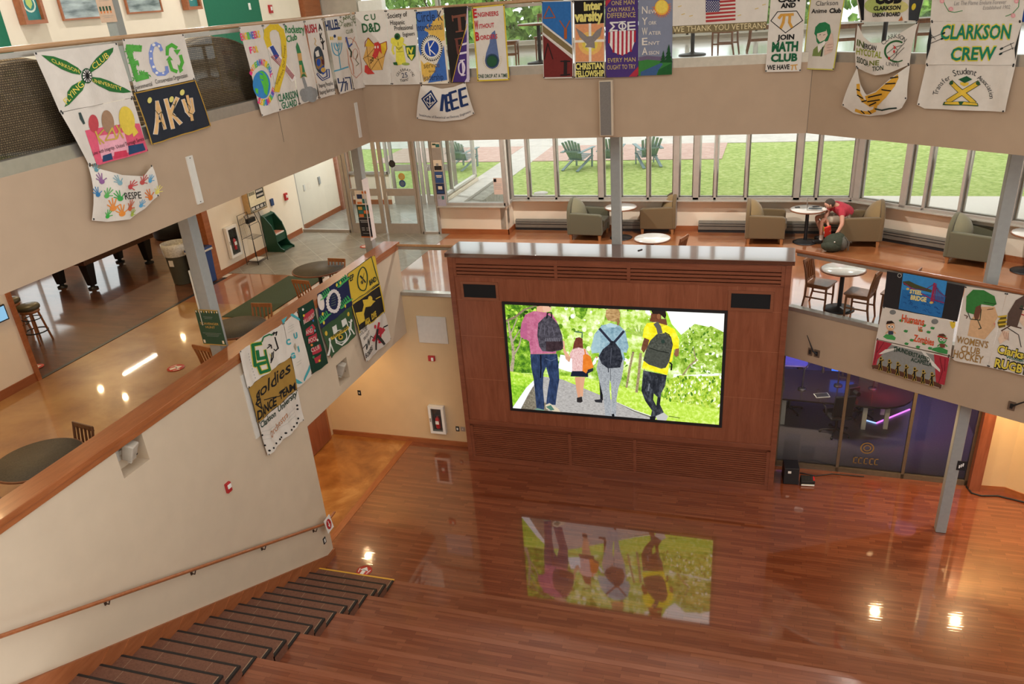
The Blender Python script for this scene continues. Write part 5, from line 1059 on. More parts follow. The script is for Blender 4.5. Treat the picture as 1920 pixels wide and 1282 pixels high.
fw = Vector((-.55, -.25, -.62)).normalized()             # the face looks down towards the bag
hc = V(7.0, 4.705, .865); b = MB(); b.ell(hc+Vector((.035, .012, .03)), (.105, .098, .098), M_hair, 18, 12); b.build('hair', pr)
b = MB(); b.ell(hc+fw*.085+Vector((-.012, -.004, -.035)), (.055, .06, .045), M_mask, 14, 10); b.build('face_mask', pr)
sd = fw.cross(Vector((0, 0, 1))).normalized(); upv = sd.cross(fw)
for s in (-1, 1):
    b = MB(); b.ell(hc+fw*.092+sd*.034*s+upv*.022, (.012, .012, .009), mat('dark_eye', '241c18', .3), 8, 6); b.build('eye', pr)
    b = MB(); b.ell(hc+sd*.1*s-fw*.0+upv*-.005, (.02, .018, .03), M_skin, 10, 8); b.build('ear', pr)
b = MB(); b.ell(hc+fw*.105+upv*.004, (.016, .016, .02), M_skin, 8, 6); b.build('nose', pr)
# red folder held by the far hand
t = thing('folder', 'bright red folder held upright between the knees of the seated person', 'folder', (7.03, 4.47, Z1+.34)); b = MB(); b.box((0, 0, 0), (.14, .035, .26), mat('bright_red_cover', 'd83a2e', .5, noise=.06), rotm(.35, -.28, .35)); b.build('cover', t, bev=.006)
b = MB(); b.box((-.078, -.0, .05), (.012, .028, .14), mat('lime_tab', 'b8c23c', .5), rotm(.35, -.28, .35)); b.box((-.06, -.02, -.02), (.03, .02, .05), M_white, rotm(.35, -.28, .35)); b.build('tab', t)
# backpack
M_pk = mat('dark_green_pack', '333a2c', .8, noise=.2, nscale=30, bump=.2, bscale=40); M_pk2 = mat('grey_pack_panel', '55544c', .8, noise=.2, nscale=60)
t = thing('backpack', 'open dark green backpack on the floor in front of the tan armchair', 'backpack', (7.17, 4.19, Z1+.006), .25)
b = MB(); b.ell((0, 0, .17), (.24, .17, .20), M_pk, 20, 12); b.ell((-.06, -.02, .12), (.22, .17, .125), M_pk, 18, 10); b.ell((.08, .02, .26), (.14, .13, .12), M_pk, 16, 10); b.build('body', t)
b = MB(); b.ell((-.09, -.09, .13), (.15, .11, .12), M_pk, 16, 10); b.build('front_pocket', t)
b = MB(); b.ell((.16, -.03, .16), (.10, .14, .16), M_pk2, 16, 10); b.build('side_panel', t)
b = MB(); b.tube([(.18, -.1, .31), (.26, -.14, .2), (.25, -.15, .03)], .014, M_pk2, 6); b.tube([(.17, .06, .32), (.28, .04, .2), (.28, .02, .03)], .014, M_pk2, 6); b.build('strap', t)
b = MB(); b.ell((-.05, -.165, .235), (.016, .01, .016), M_white, 8, 6); b.build('zip_pull', t)
# laptop and small things on the table
L = tC.location; z = Z1+.7495
t = thing('laptop', 'thin open silver laptop on the round table by the person', 'laptop', (L.x+.14, L.y-.03, z), -.1); b = MB(); b.b2((-.16, -.12, 0), (.17, .12, .014), M_silver); b.b2((-.13, -.06, .014), (.14, .08, .0155), M_dark); b.build('base', t, bev=.004)
b = MB(); b.box((-.165, 0, .125), (.008, .24, .22), M_silver, rotm(0, -.1, 0)); b.build('lid', t, bev=.003)
b = MB(); b.box((0, 0, .008), (.10, .05, .014), M_black); tag(b.build('eyeglass_case', loc=(L.x-.22, L.y+.1, z), rz=.3), 'small dark case on the left of the laptop table', 'case', None)
b = MB(); b.b2((-.07, -.035, 0), (.07, .035, .009), M_black); tag(b.build('phone', loc=(L.x+.17, L.y+.2, z), rz=.2), 'black phone behind the laptop on the round table', 'phone')

# ------------------------------------------------------------------ outdoor chairs and trees
def adirondack(label):
    m = mat('grey_green_slats', '84989a', .6, noise=.08); t = thing('adirondack_chair', label, 'garden chair', group='garden chairs on the lawn')
    for i in range(6): y = -.25+.1*i; k = 1-abs(y)/.5; b = MB(); b.bar((-.18, y*.8, .3), (-.52, y*1.25, .82+.2*k), .085, .02, m, up=(1, 0, 0)); b.build('back_slat', t)
    b = MB(); b.bar((-.42, -.3, .62), (-.42, .3, .62), .03, .06, m); b.build('back_rail', t)
    for i in range(5): x = -.2+.13*i; b = MB(); b.bar((x, -.28, .3+.1*i/4+.02), (x, .28, .3+.1*i/4+.02), .11, .02, m); b.build('seat_slat', t)
    for s in (-1, 1):
        b = MB(); b.bar((-.55, s*.33, .60), (.42, s*.35, .66), .13, .022, m); b.build('armrest', t)
        b = MB(); b.bar((.34, s*.31, 0), (.36, s*.31, .65), .09, .025, m, up=(0, 1, 0)); b.build('leg', t)
        b = MB(); b.bar((.4, s*.29, .36), (-.62, s*.29, .02), .10, .025, m, up=(0, 0, 1)); b.build('leg', t)
    return t
ad = adirondack('grey green garden chair on the lawn left of the grey column'); ad.location = (-.55, 13.5, 3.385); ad.rotation_euler = (0, 0, 1.25)
dup(ad, (1.72, 13.9, 3.385), 2.0, 'grey green garden chair on the lawn right of the grey column')
dup(ad, (.52, 13.7, 3.385), 1.55, 'grey green garden chair mostly hidden behind the grey column')
dup(ad, (-4.75, 13.6, 3.41), 1.3, 'grey green garden chair seen through the vestibule side glazing')
c = at(1014, 362, PZ(3.39)); b = MB(); b.lathe([(.22, 0), (.22, .02), (.001, .025)], (0, 0, 0), M_walk, 20); tag(b.build('ground_cover', loc=(c.x, c.y, 3.382)), 'small pale round utility cover in the lawn by the windows', 'cover')
M_leaf = mat('green_leaves', '4f7a32', .8, noise=.35, nscale=3, col2='8cae54'); M_bark = mat('brown_bark', '5c4a3a', .9, noise=.2)
def tree(label, x, y, h, r, seed):
    rnd = random.Random(seed); t = thing('tree', label, 'tree', (x, y, 3.38), group='trees beyond the lawn')
    b = MB(); b.tube([(0, 0, 0), (.1, 0, h*.35), (0, .1, h*.7)], [.22, .16, .06], M_bark, 8)
    for k in range(5): a = rnd.random()*6.28; b.tube([(0, 0, h*.4), (r*.5*math.cos(a), r*.5*math.sin(a), h*.65)], [.08, .03], M_bark, 5)
    b.build('trunk', t); b = MB()
    for k in range(1100):
        while 1:
            p = Vector((rnd.uniform(-1, 1), rnd.uniform(-1, 1), rnd.uniform(-1, 1)))
            if .35 < p.length < 1: break
        c = Vector((p.x*r, p.y*r, h*.62+p.z*h*.40)); q = rotm(rnd.random()*6, rnd.random()*6, rnd.random()*6); s = rnd.uniform(.16, .34)
        b.add([c+q @ Vector(v)*s for v in ((-1, -.5, 0), (0, -.75, .1), (1, 0, 0), (0, .75, .1), (-1, .5, 0))], [(0, 1, 2, 3, 4)], M_leaf)
    b.build('crown', t)
for i, a in enumerate(((-9, 33, 8, 3.2, 'leafy tree beyond the road, seen above the left corner rail'), (-2, 36, 7.5, 3, 'leafy tree beyond the road behind the left dining table'), (5, 38, 8, 3.2, 'leafy tree beyond the road behind the flag banner'), (11.5, 31, 8.5, 3.4, 'leafy tree beyond the road right of the cartoon banner'), (21, 34, 8, 3.4, 'leafy tree beyond the road at the upper right'), (-16, 40, 9, 4, 'leafy tree far left beyond the road'))): tree(a[4], a[0], a[1], a[2], a[3], i)
# ------------------------------------------------------------------ banners
def paint(h): return mat('paint_'+h, h, .85, noise=.07, nscale=25, spec=.2)
CLOTH = {'w': 'd6cdc2', 'c': 'd2c8ba'}
def cloth(h): return mat('cloth_'+h, h, .9, noise=.03, nscale=10, bump=.25, bscale=35, spec=.15)
class Ban:
    """hand painted cloth: a sheet between a top and a bottom line, with folds; the painting follows the folds"""
    def __init__(s, name, label, top, bot, pl, col='w', z=(0, 0, 1), amp=.006, fr=9, ph=0, sag=0, group=None, cat='banner', off=0):
        s.z = z; s.pl = pl; s.n = Vector(pl[1]).normalized(); 
        if s.n.dot(CPOS-Vector(pl[0])) < 0: s.n = -s.n
        s.t = s.n.cross(Vector((0, 0, 1))).normalized(); s.amp, s.fr, s.ph, s.sag = amp, fr, ph, sag
        s.top = [s.P(*p) for p in top]; s.bot = [s.P(*p) for p in bot]; s.col = cloth(CLOTH.get(col, col)); s.art = []; s.name, s.label, s.group, s.cat = name, label, group, cat
        c = sum(s.top+s.bot, Vector())/(len(top)+len(bot)); s.o = c; s.zt = max(v.z for v in s.top); s.zb = min(v.z for v in s.bot)
    def P(s, x, y): return at(s.z[0]+x/s.z[2], s.z[1]+y/s.z[2], s.pl)
    def disp(s, v):
        a = (v-s.o).dot(s.t); k = (s.zt-v.z)/max(.1, s.zt-s.zb)
        d = s.amp*(math.sin(s.fr*a+s.ph+1.5*k)+.5*math.sin(s.fr*2.3*a+2*s.ph))*(.35+.65*min(1, k*1.3)) + .5*s.amp*math.sin(7*v.z+s.ph)
        if s.sag: d += s.sag*math.sin(math.pi*min(1, max(0, k)))
        return d
    def poly(s, pts, col, L=1): s.art.append(([s.P(*p) for p in pts], [tuple(range(len(pts)))], paint(col), L)); return s
    def ell(s, x, y, rx, ry, col, L=1, rot=0, n=20, a0=0, a1=360):
        c, q = math.cos(math.radians(rot)), math.sin(math.radians(rot)); pts = []
        for i in range(n+(a1-a0 < 360)): a = math.radians(a0+(a1-a0)*i/n); u, v = rx*math.cos(a), ry*math.sin(a); pts.append((x+u*c-v*q, y+u*q+v*c))
        return s.poly(pts, col, L)
    def line(s, pts, w, col, L=1, closed=False):
        P = list(pts)+([pts[0]] if closed else []); q = []; f = []
        for i in range(len(P)-1):
            (x0, y0), (x1, y1) = P[i], P[i+1]; l = math.hypot(x1-x0, y1-y0) or 1; dx, dy = (x1-x0)/l*w/2, (y1-y0)/l*w/2; k = len(q)
            q += [(x0-dx*.6-dy, y0-dy*.6+dx), (x1+dx*.6-dy, y1+dy*.6+dx), (x1+dx*.6+dy, y1+dy*.6-dx), (x0-dx*.6+dy, y0-dy*.6-dx)]; f.append((k, k+1, k+2, k+3))
        s.art.append(([s.P(*p) for p in q], f, paint(col), L)); return s
    def ring(s, x, y, rx, ry, w, col, L=1, a0=0, a1=360, n=28, rot=0):
        c, q = math.cos(math.radians(rot)), math.sin(math.radians(rot))
        return s.line([(x+rx*math.cos(math.radians(a0+(a1-a0)*i/n))*c-ry*math.sin(math.radians(a0+(a1-a0)*i/n))*q, y+rx*math.cos(math.radians(a0+(a1-a0)*i/n))*q+ry*math.sin(math.radians(a0+(a1-a0)*i/n))*c) for i in range(n+1)], w, col, L)
    def text(s, str_, x0, y0, x1, y1, h, col, bold=.0, L=2, up=None, capfix=False):
        """baseline from (x0,y0) to (x1,y1), capital height h"""
        vs, fs = text_mesh(str_, bold, capfix)
        if up is None:
            d = s.bot[0]-s.top[0]; A = s.P(x0, y0); B_ = s.P(x0, y0-h); up = (0, -h)
            # follow the sheet's own vertical edge
            c0 = (CPOS-A); ux, uy = s.vdir(x0, y0); up = (-ux*h, -uy*h)
        s.art.append(([s.P(x0+(x1-x0)*u+up[0]*v, y0+(y1-y0)*u+up[1]*v) for u, v in vs], fs, paint(col), L)); return s
    def vdir(s, x, y):
        A = s.P(x, y); B_ = A-Vector((0, 0, .1)); X = []
        for v in (A, B_): d = v-CPOS; w = d.dot(AF); X.append(((PPX+FPX*d.dot(AR)/w-s.z[0])*s.z[2], (PPY-FPX*d.dot(AU)/w-s.z[1])*s.z[2]))
        dx, dy = X[1][0]-X[0][0], X[1][1]-X[0][1]; l = math.hypot(dx, dy); return dx/l, dy/l
    def arc(s, str_, cx, cy, rx, ry, a0, a1, h, col, bold=0.0, L=2, w=.8, inward=False):
        """letters along an ellipse, angles clockwise from the top, letters upright outwards (or inwards)"""
        n = len(str_)
        for i, ch in enumerate(str_):
            if ch == ' ': continue
            a = math.radians(a0+(a1-a0)*(i+.5)/n); px, py = cx+rx*math.sin(a), cy-ry*math.cos(a); k = -1 if inward else 1
            tx, ty = math.cos(a)*k, math.sin(a)*k; hw = h*text_width(ch)*w/1.6
            s.text(ch, px-tx*hw, py-ty*hw, px+tx*hw, py+ty*hw, h, col, bold, L, (math.sin(a)*h*k, -math.cos(a)*h*k), True)
        return s
    def build(s):
        def samp(l, u):
            if len(l) == 2: return l[0].lerp(l[1], u)
            k = u*(len(l)-1); i = min(int(k), len(l)-2); return l[i].lerp(l[i+1], k-i)
        w = (s.top[-1]-s.top[0]).length; h = s.zt-s.zb; nu = max(6, min(40, int(w/.035))); nv = max(6, min(40, int(h/.04))); b = MB()
        vs = []
        for j in range(nv+1):
            for i in range(nu+1): u = i/nu; p = samp(s.top, u).lerp(samp(s.bot, u), j/nv); vs.append(p+s.n*s.disp(p))
        b.add(vs, [(j*(nu+1)+i, (j+1)*(nu+1)+i, (j+1)*(nu+1)+i+1, j*(nu+1)+i+1) for j in range(nv) for i in range(nu)], s.col, True)
        base = sum(s.top, Vector())/len(s.top)
        bm = bmesh.new(); mats = []; dl = bm.verts.layers.float.new('d')
        for pts, fs, m, L in s.art:
            if m not in mats: mats.append(m)
            V_ = []
            for p in pts: v = bm.verts.new(p); v[dl] = .0022+.0016*L; V_.append(v)
            for f in fs:
                try: F = bm.faces.new([V_[i] for i in f]); F.material_index = mats.index(m)
                except ValueError: pass
        if s.art:
            bmesh.ops.triangulate(bm, faces=[f for f in bm.faces if len(f.verts) > 4], ngon_method='EAR_CLIP')
            for _ in range(7):
                E_ = [e for e in bm.edges if e.calc_length() > .07]
                if not E_: break
                bmesh.ops.subdivide_edges(bm, edges=E_, cuts=1, use_grid_fill=False)
                bmesh.ops.triangulate(bm, faces=[f for f in bm.faces if len(f.verts) > 4])
            bm.verts.ensure_lookup_table(); bm.verts.index_update(); bm.faces.ensure_lookup_table()
            VV = [v.co + s.n*(s.disp(v.co)+v[dl]) for v in bm.verts]; k0 = len(b.v); b.v += VV
            for f in bm.faces: b.f.append([k0+v.index for v in f.verts]); b.mi.append(b.slot(mats[f.material_index])); b.sm.append(False)
        bm.free()
        for c in (s.top[0].lerp(s.bot[0], .015).lerp(s.top[-1], .02), s.top[-1].lerp(s.bot[-1], .015).lerp(s.top[0], .02), s.bot[0].lerp(s.top[0], .015).lerp(s.bot[-1], .02), s.bot[-1].lerp(s.top[-1], .015).lerp(s.bot[0], .02)):
            q = c+s.n*(s.disp(c)+.004); b.add([q+s.t*.012*math.cos(a*math.pi/4)+Vector((0, 0, .012*math.sin(a*math.pi/4))) for a in range(8)], [tuple(range(8))], M_dark)
        b.v = [v-base for v in b.v]; o = b.build(s.name, loc=base)
        return tag(o, s.label, s.cat, s.group)
ZA = (0, 0, 2.981); ZB = (420, 0, 5.34); ZC_ = (660, 0, 5.34); ZD = (940, 0, 4.747); ZE = (1240, 0, 4.747); ZG = (1560, 0, 4.747); ZH = (430, 460, 3.127); ZI = (360, 480, 4.8); ZJ = (1440, 480, 4)
QL = PX(XL+.05); QB = PY(YB-.05); QR = PU(.05); QP = PX(XL+.05); QS = PR(.06)
BK, GR, GO, NVY, RD = '1e1c1c', '1f6a45', 'd8b83c', '22335c', 'b8303a'
# --- upper left balcony
B = Ban('club_banner', 'white banner painted with a green four bladed propeller', [(192, 295), (655, 240)], [(335, 628), (740, 545)], QL, z=ZA, amp=.012)
for bl in ([(235, 307), (300, 315), (370, 340), (430, 378), (450, 400), (440, 418), (400, 410), (340, 385), (280, 345)], [(633, 265), (630, 290), (600, 335), (550, 380), (510, 405), (495, 395), (510, 365), (540, 325), (585, 285)], [(455, 445), (470, 455), (455, 505), (420, 550), (385, 585), (360, 598), (375, 565), (375, 515), (400, 480)], [(515, 430), (560, 435), (620, 455), (690, 490), (728, 515), (690, 520), (610, 510), (550, 480), (510, 455)]): B.poly(bl, '2f6a35')
B.ell(480, 424, 33, 43, '234f30', 2).ell(480, 424, 27, 36, 'e8e2dc', 3)
for k in range(12): a = k*math.pi/6; B.line([(480+9*math.cos(a), 424+12*math.sin(a)), (480+26*math.cos(a), 424+35*math.sin(a))], 6, BK, 4)
B.ell(480, 424, 11, 14, BK, 5).text('CLARKSON', 293, 347, 440, 412, 25, 'e5cf5e').text('CLUB', 526, 390, 612, 318, 38, 'e5cf5e', up=(-16, -30)).text('FLYING', 372, 585, 462, 478, 40, 'e5cf5e', up=(-22, -28)).text('UNIVERSITY', 512, 457, 684, 508, 24, 'e5cf5e'); B.build()
B = Ban('club_banner', 'white banner with four long haired figures in red seen from behind and gold Greek letters', [(335, 630), (740, 547)], [(495, 922), (835, 843)], QL, z=ZA, amp=.01, ph=2)
B.poly([(475, 730), (520, 720), (560, 760), (700, 690), (780, 690), (835, 843), (545, 925)], 'd65a72').poly([(540, 760), (690, 740), (720, 850), (570, 890)], 'e2a3b0', 2)
for x, y, rx, ry, c, r in ((520, 690, 27, 50, 'b8484e', -8), (597, 680, 32, 65, '9a7a60', -10), (705, 675, 45, 82, 'dcc04c', -10)): B.ell(x, y, rx, ry, c, 3, r)
B.poly([(745, 700), (772, 740), (745, 765), (735, 735)], 'dcc04c', 3).poly([(712, 815), (800, 800), (815, 838), (715, 865)], '2b4466', 4).poly([(575, 870), (625, 855), (635, 890), (575, 905)], '2b4466', 4).poly([(437, 630), (450, 628), (475, 690), (465, 695), (445, 665)], '3c4a48', 3).poly([(640, 850), (700, 838), (710, 870), (640, 888)], 'c43c54', 4)
G_ = 'c2a24c'
B.line([(530, 735), (560, 805)], 8, G_, 5).line([(575, 725), (542, 765), (580, 800)], 8, G_, 5).line([(588, 785), (620, 715), (645, 775)], 8, G_, 5).line([(588, 785), (645, 775)], 8, G_, 5).line([(640, 700), (680, 770)], 8, G_, 5).line([(665, 700), (648, 772)], 8, G_, 5)
B.text('Love with Integrity, United Thorough Service', 520, 868, 808, 783, 22, BK, L=6); B.build()
B = Ban('club_banner', 'drooping white banner covered in coloured handprints', [(490, 922), (560, 948), (660, 978), (785, 985), (835, 925)], [(512, 1232), (610, 1240), (720, 1225), (810, 1165), (890, 1092)], QL, z=ZA, amp=.02, fr=7, sag=.05)
random.seed(5)
def hand(B, x, y, s, col, rot):
    c, q = math.cos(rot), math.sin(rot); s *= .92; B.ell(x, y, s*.34, s*.32, col, 2)
    for k, (a, l) in enumerate(((-.75, .8), (-.28, 1.1), (.05, 1.2), (.38, 1.1), (1.2, .75))):
        aa = a+rot; B.line([(x+math.sin(aa)*s*.35, y-math.cos(aa)*s*.35), (x+math.sin(aa)*s*l, y-math.cos(aa)*s*l)], s*.12, col, 2)
for x, y, s, c, r in ((527, 950, 34, '5c8a94', 0), (548, 1015, 46, '8a5c8c', -.3), (640, 1022, 44, '7da3ae', -.6), (705, 1045, 46, 'c04a4c', .9), (775, 1020, 44, 'b8504c', .5), (823, 1012, 34, '5aa0c8', .2), (525, 1088, 42, '3a78a8', -.4), (575, 1095, 44, '5ca858', .3), (645, 1110, 46, '3f9a4c', -.6), (838, 1105, 50, 'dc7a34', -.7), (873, 1075, 36, 'd8cc6a', .1), (620, 1165, 54, 'dc8a44', -.3), (670, 1195, 50, 'dc8a3c', -.4), (710, 1165, 46, 'c8603c', .2), (782, 1150, 34, '5a9cc4', .4), (600, 1210, 38, '3fae48', .1), (730, 1200, 34, 'a8b84c', .3)): hand(B, x, y, s, c, r)
B.text('RESPE', 672, 1115, 780, 1108, 42, BK, L=3); B.build()
B = Ban('club_banner', 'white banner with leafy, spotted and recycling arrow letters ECO', [(0, 430), (668, 375)], [(118, 1005), (793, 865)], QL, z=(230, 0, 5.827), amp=.012, ph=1)
random.seed(2); LG = '58a648'
B.line([(60, 520), (190, 530)], 70, LG).line([(75, 530), (110, 680), (150, 840)], 62, LG).line([(110, 690), (170, 675)], 34, LG).line([(150, 860), (265, 830)], 66, LG)
for (x0, y0, x1, y1, n) in ((40, 545, 205, 515, 9), (50, 560, 160, 870, 18), (90, 690, 180, 665, 5), (130, 850, 280, 800, 9)):
    for i in range(n):
        x = x0+(x1-x0)*i/(n-1)+random.uniform(-8, 8); y = y0+(y1-y0)*i/(n-1)+random.uniform(-18, 18); a = random.random()*6.28
        for d in (0, .9): B.poly([(x, y), (x+22*math.cos(a+d)-8*math.sin(a+d), y+26*math.sin(a+d)+8*math.cos(a+d)), (x+46*math.cos(a+d), y+52*math.sin(a+d)), (x+22*math.cos(a+d)+8*math.sin(a+d), y+26*math.sin(a+d)-8*math.cos(a+d))], LG if i % 2 else '4a9440', 1+i % 2)
B.line([(420, 545), (400, 500), (360, 480), (325, 500), (308, 580), (318, 680), (350, 770), (390, 810), (440, 808), (475, 780), (470, 735)], 40, '7d8fc8', 1)
for x, y, r in ((335, 490, 16), (390, 505, 14), (308, 560, 10), (312, 640, 11), (340, 730, 15), (372, 795, 14), (430, 800, 10)): B.ell(x, y, r, r, 'e4dfda', 2)
G2 = '54a83e'; B.line([(490, 595), (495, 520), (540, 490), (590, 520)], 38, G2).poly([(560, 545), (640, 540), (600, 600)], G2, 2).line([(640, 610), (660, 680), (630, 745)], 38, G2).poly([(600, 700), (620, 800), (665, 765)], G2, 2).line([(585, 780), (535, 760), (510, 670)], 38, G2).poly([(470, 660), (515, 610), (552, 655)], G2, 2)
B.text('Environmental', 120, 985, 325, 935, 50, BK).text('Conservation Organization', 365, 915, 718, 840, 50, BK); B.build()
B = Ban('club_banner', 'dark navy banner with gold edge and floral letters', [(128, 1020), (795, 880)], [(320, 1580), (970, 1375)], QL, col='2d3038', z=(230, 0, 5.827), amp=.012, ph=3)
B.line([(128, 1020), (795, 880), (968, 1372), (322, 1575)], 12, 'b08a3c', 1, True); PE = 'dcb078'
for pts in ([(330, 1440), (385, 1110), (440, 1400)], ): B.line([(345, 1455), (375, 1115), (455, 1400)], 46, 'd8d0c8', 2).line([(345, 1455), (375, 1115), (455, 1400)], 34, PE, 3).line([(365, 1330), (430, 1310)], 26, PE, 3)
B.line([(470, 1090), (545, 1395)], 46, 'd8d0c8', 2).line([(470, 1090), (545, 1395)], 34, PE, 3).line([(590, 1075), (520, 1230), (630, 1345)], 44, 'd8d0c8', 2).line([(590, 1075), (520, 1230), (630, 1345)], 32, PE, 3)
B.line([(650, 1095), (685, 1215), (720, 1260), (760, 1210), (745, 1080)], 40, 'd8d0c8', 2).line([(650, 1095), (685, 1215), (720, 1260), (760, 1210), (745, 1080)], 28, PE, 3).line([(695, 1050), (740, 1310)], 34, PE, 4)
for pts in ([(335, 1200), (380, 1250), (430, 1215), (400, 1320), (440, 1380)], [(500, 1110), (560, 1150), (580, 1100), (540, 1250), (600, 1280)], [(670, 1110), (720, 1170), (700, 1230), (750, 1250)]): B.line(pts, 6, '2c3a2c', 5)
for x, y in ((285, 1095), (528, 1085), (640, 1010)): B.ell(x, y, 24, 34, 'd8cc74', 4, 20)
B.build()
B = Ban('club_banner', 'white banner with a painted globe ringed by rainbow letters', [(150, 268), (385, 245)], [(385, 1165), (475, 1135), (565, 1110)], QL, z=ZB, amp=.01)
RB = ['e0387c', 'e8783c', 'e8c43c', '6ab84c', '3c94c8', '6a58b4']
def rainbow(B, s, x0, y0, x1, y1, h):
    n = len(s)
    for i, c in enumerate(s): B.text(c, x0+(x1-x0)*i/n, y0+(y1-y0)*i/n, x0+(x1-x0)*(i+.85)/n, y0+(y1-y0)*(i+.85)/n, h, RB[i % 6], .04)
rainbow(B, 'ENGINEERS', 170, 405, 372, 372, 72); rainbow(B, 'FOR', 258, 535, 345, 520, 66)
B.ell(378, 845, 88, 142, '3a84c0', 1, -6).poly([(330, 720), (380, 712), (425, 760), (430, 800), (400, 815), (380, 860), (395, 930), (425, 960), (440, 900), (450, 850), (440, 790), (380, 740)], '5ac048', 2).poly([(345, 745), (395, 760), (400, 800), (350, 790)], '5ac048', 2).poly([(355, 800), (420, 830), (425, 900), (415, 950), (385, 870)], '5ac048', 2).poly([(310, 880), (340, 890), (345, 940), (325, 930)], '5ac048', 2)
for w_, a0, a1, rr, inw in (('INTERNATIONAL', -72, 78, 150, False), ('SUSTAINABILITY', 212, 98, 150, True)):
    n = len(w_)
    for i, c in enumerate(w_):
        a = math.radians(a0+(a1-a0)*(i+.5)/n); ex, ey, qx, qy = (100, 160, 368, 810) if not inw else (112, 205, 400, 850); px, py = qx+ex*math.sin(a), qy-ey*math.cos(a); k = -1 if inw else 1; B.text(c, px-11*k*math.cos(a), py-11*k*math.sin(a)*1.4, px+11*k*math.cos(a), py+11*k*math.sin(a)*1.4, 62, RB[i % 6], .05, 2, (math.sin(a)*26*k, -math.cos(a)*60*k))
B.build()
B = Ban('club_banner', 'white banner with a big yellow awareness ribbon and striped flag ribbon', [(388, 245), (598, 233)], [(568, 1110), (755, 1050)], QL, z=ZB, amp=.01, ph=1)
B.line([(455, 470), (430, 380), (430, 310), (470, 272), (530, 270), (575, 310), (598, 400), (600, 520), (585, 640), (560, 760), (535, 900)], 58, 'd8b830').line([(470, 480), (520, 560), (600, 660), (690, 790)], 62, 'e4dcd4', 2)
B.poly([(455, 470), (490, 455), (545, 560), (515, 598)], '33488c', 3)
for k in range(5): o_ = -24+12*k; B.line([(490+o_*.9, 555-o_*.5), (690+o_*.35, 775-o_*.7)], 6, '9c3844', 3)
B.line([(596, 480), (600, 560), (575, 690), (548, 800), (530, 905)], 52, 'd8b830', 4).text('Support', 530, 850, 590, 700, 38, '6e5a20', L=5, up=(-22, -14)).text('Our Troops', 588, 680, 615, 460, 34, '6e5a20', L=5, up=(-22, -8)).text('CLARKSON', 552, 1020, 742, 975, 78, GR, .02).text('GUARD', 590, 1090, 735, 1055, 68, GR, .02); B.build()
B = Ban('club_banner', 'white banner with a green and tan rocket above a grey smoke cloud', [(600, 232), (798, 205)], [(768, 1048), (950, 988)], QL, z=ZB, amp=.012, ph=2)
B.text('Rocketry', 620, 330, 805, 330, 82, '2a7a42', .02).text('Club', 635, 425, 735, 395, 66, '2a7a42', .02)
B.poly([(733, 420), (752, 460), (772, 530), (735, 535), (722, 470)], '3a7a4c').poly([(735, 535), (772, 530), (780, 605), (748, 610)], 'c49a5c').poly([(748, 610), (780, 605), (808, 730), (770, 740)], '3a7a4c').poly([(752, 650), (775, 650), (785, 735), (765, 745)], 'c49a5c', 2).poly([(768, 730), (762, 785), (800, 765), (825, 775), (808, 720)], 'c49a5c').poly([(778, 745), (772, 780), (795, 765), (820, 770), (800, 735)], '3a6a44', 2)
B.line([(792, 780), (815, 850), (830, 910)], 24, '8a8a88')
for x, y, r in ((800, 930, 40), (850, 915, 45), (890, 930, 45), (820, 975, 42), (880, 975, 44), (915, 945, 25)): B.ell(x, y, r, r*1.1, '8c8c8a', 2)
B.build()
B = Ban('club_banner', 'white banner with a dark ship and shield emblem and vertical black letters', [(800, 205), (975, 184)], [(950, 988), (1110, 945)], QL, z=ZB, amp=.012, ph=4)
B.text('RUSH', 812, 335, 930, 320, 85, 'a83038', .03).text('A', 945, 308, 978, 303, 70, BK, .03).text('K', 962, 400, 990, 395, 70, BK, .03).line([(970, 415), (985, 440), (1000, 410)], 9, BK, 2).line([(985, 405), (996, 495)], 9, BK, 2)
B.line([(905, 380), (920, 410), (910, 440), (930, 460)], 8, 'c8a878').ell(958, 600, 52, 140, '3a4048', 1, -8).poly([(915, 520), (945, 500), (960, 560), (930, 570)], 'd8d0c4', 2).poly([(920, 590), (985, 560), (1010, 640), (960, 700), (930, 680)], '8a6a44', 2).ell(950, 625, 20, 38, '2c4a94', 3).poly([(975, 590), (1005, 600), (1010, 650), (985, 640)], '5a2c28', 3).poly([(955, 690), (1000, 650), (1025, 720), (990, 750)], '2c4a94', 3).ell(995, 700, 25, 25, 'c8a050', 4).line([(935, 740), (985, 795), (1045, 770), (1040, 700)], 26, '2c3f74', 3).line([(935, 740), (985, 795), (1045, 770), (1040, 700)], 8, 'd8d0c4', 4)
B.text('Shaping People', 942, 880, 1085, 850, 42, BK).text('Shaping Business', 950, 950, 1102, 910, 42, BK); B.build()
B = Ban('club_banner', 'white banner with a blue seven armed candelabrum', [(1003, 178), (1165, 160)], [(1160, 942), (1305, 898)], QL, z=ZB, amp=.01)
B.text('HILLEL', 1022, 305, 1165, 285, 100, NVY, .03); TU = '5a9cb4'
for r in (14, 32, 52): B.ring(1127, 430, r, r*2.4, 9, TU, 1, 0, 180)
B.line([(1125, 440), (1162, 690)], 9, TU).line([(1108, 712), (1245, 670)], 14, TU).ell(1102, 362, 12, 16, NVY, 2)
for x in (1065, 1082, 1140, 1155, 1170): B.line([(x, 398), (x-1, 370)], 10, 'd8b43c', 2)
B.line([(1143, 785), (1150, 830), (1185, 820), (1170, 915)], 10, NVY).line([(1190, 785), (1197, 830), (1225, 815), (1205, 910)], 10, NVY).line([(1212, 780), (1265, 775), (1280, 890)], 11, NVY).line([(1235, 830), (1232, 900)], 10, NVY); B.build()
B = Ban('club_banner', 'white banner with a reddish sketched figure under curved green letters', [(1167, 160), (1308, 143)], [(1308, 898), (1430, 868)], QL, z=ZB, amp=.01, ph=2)
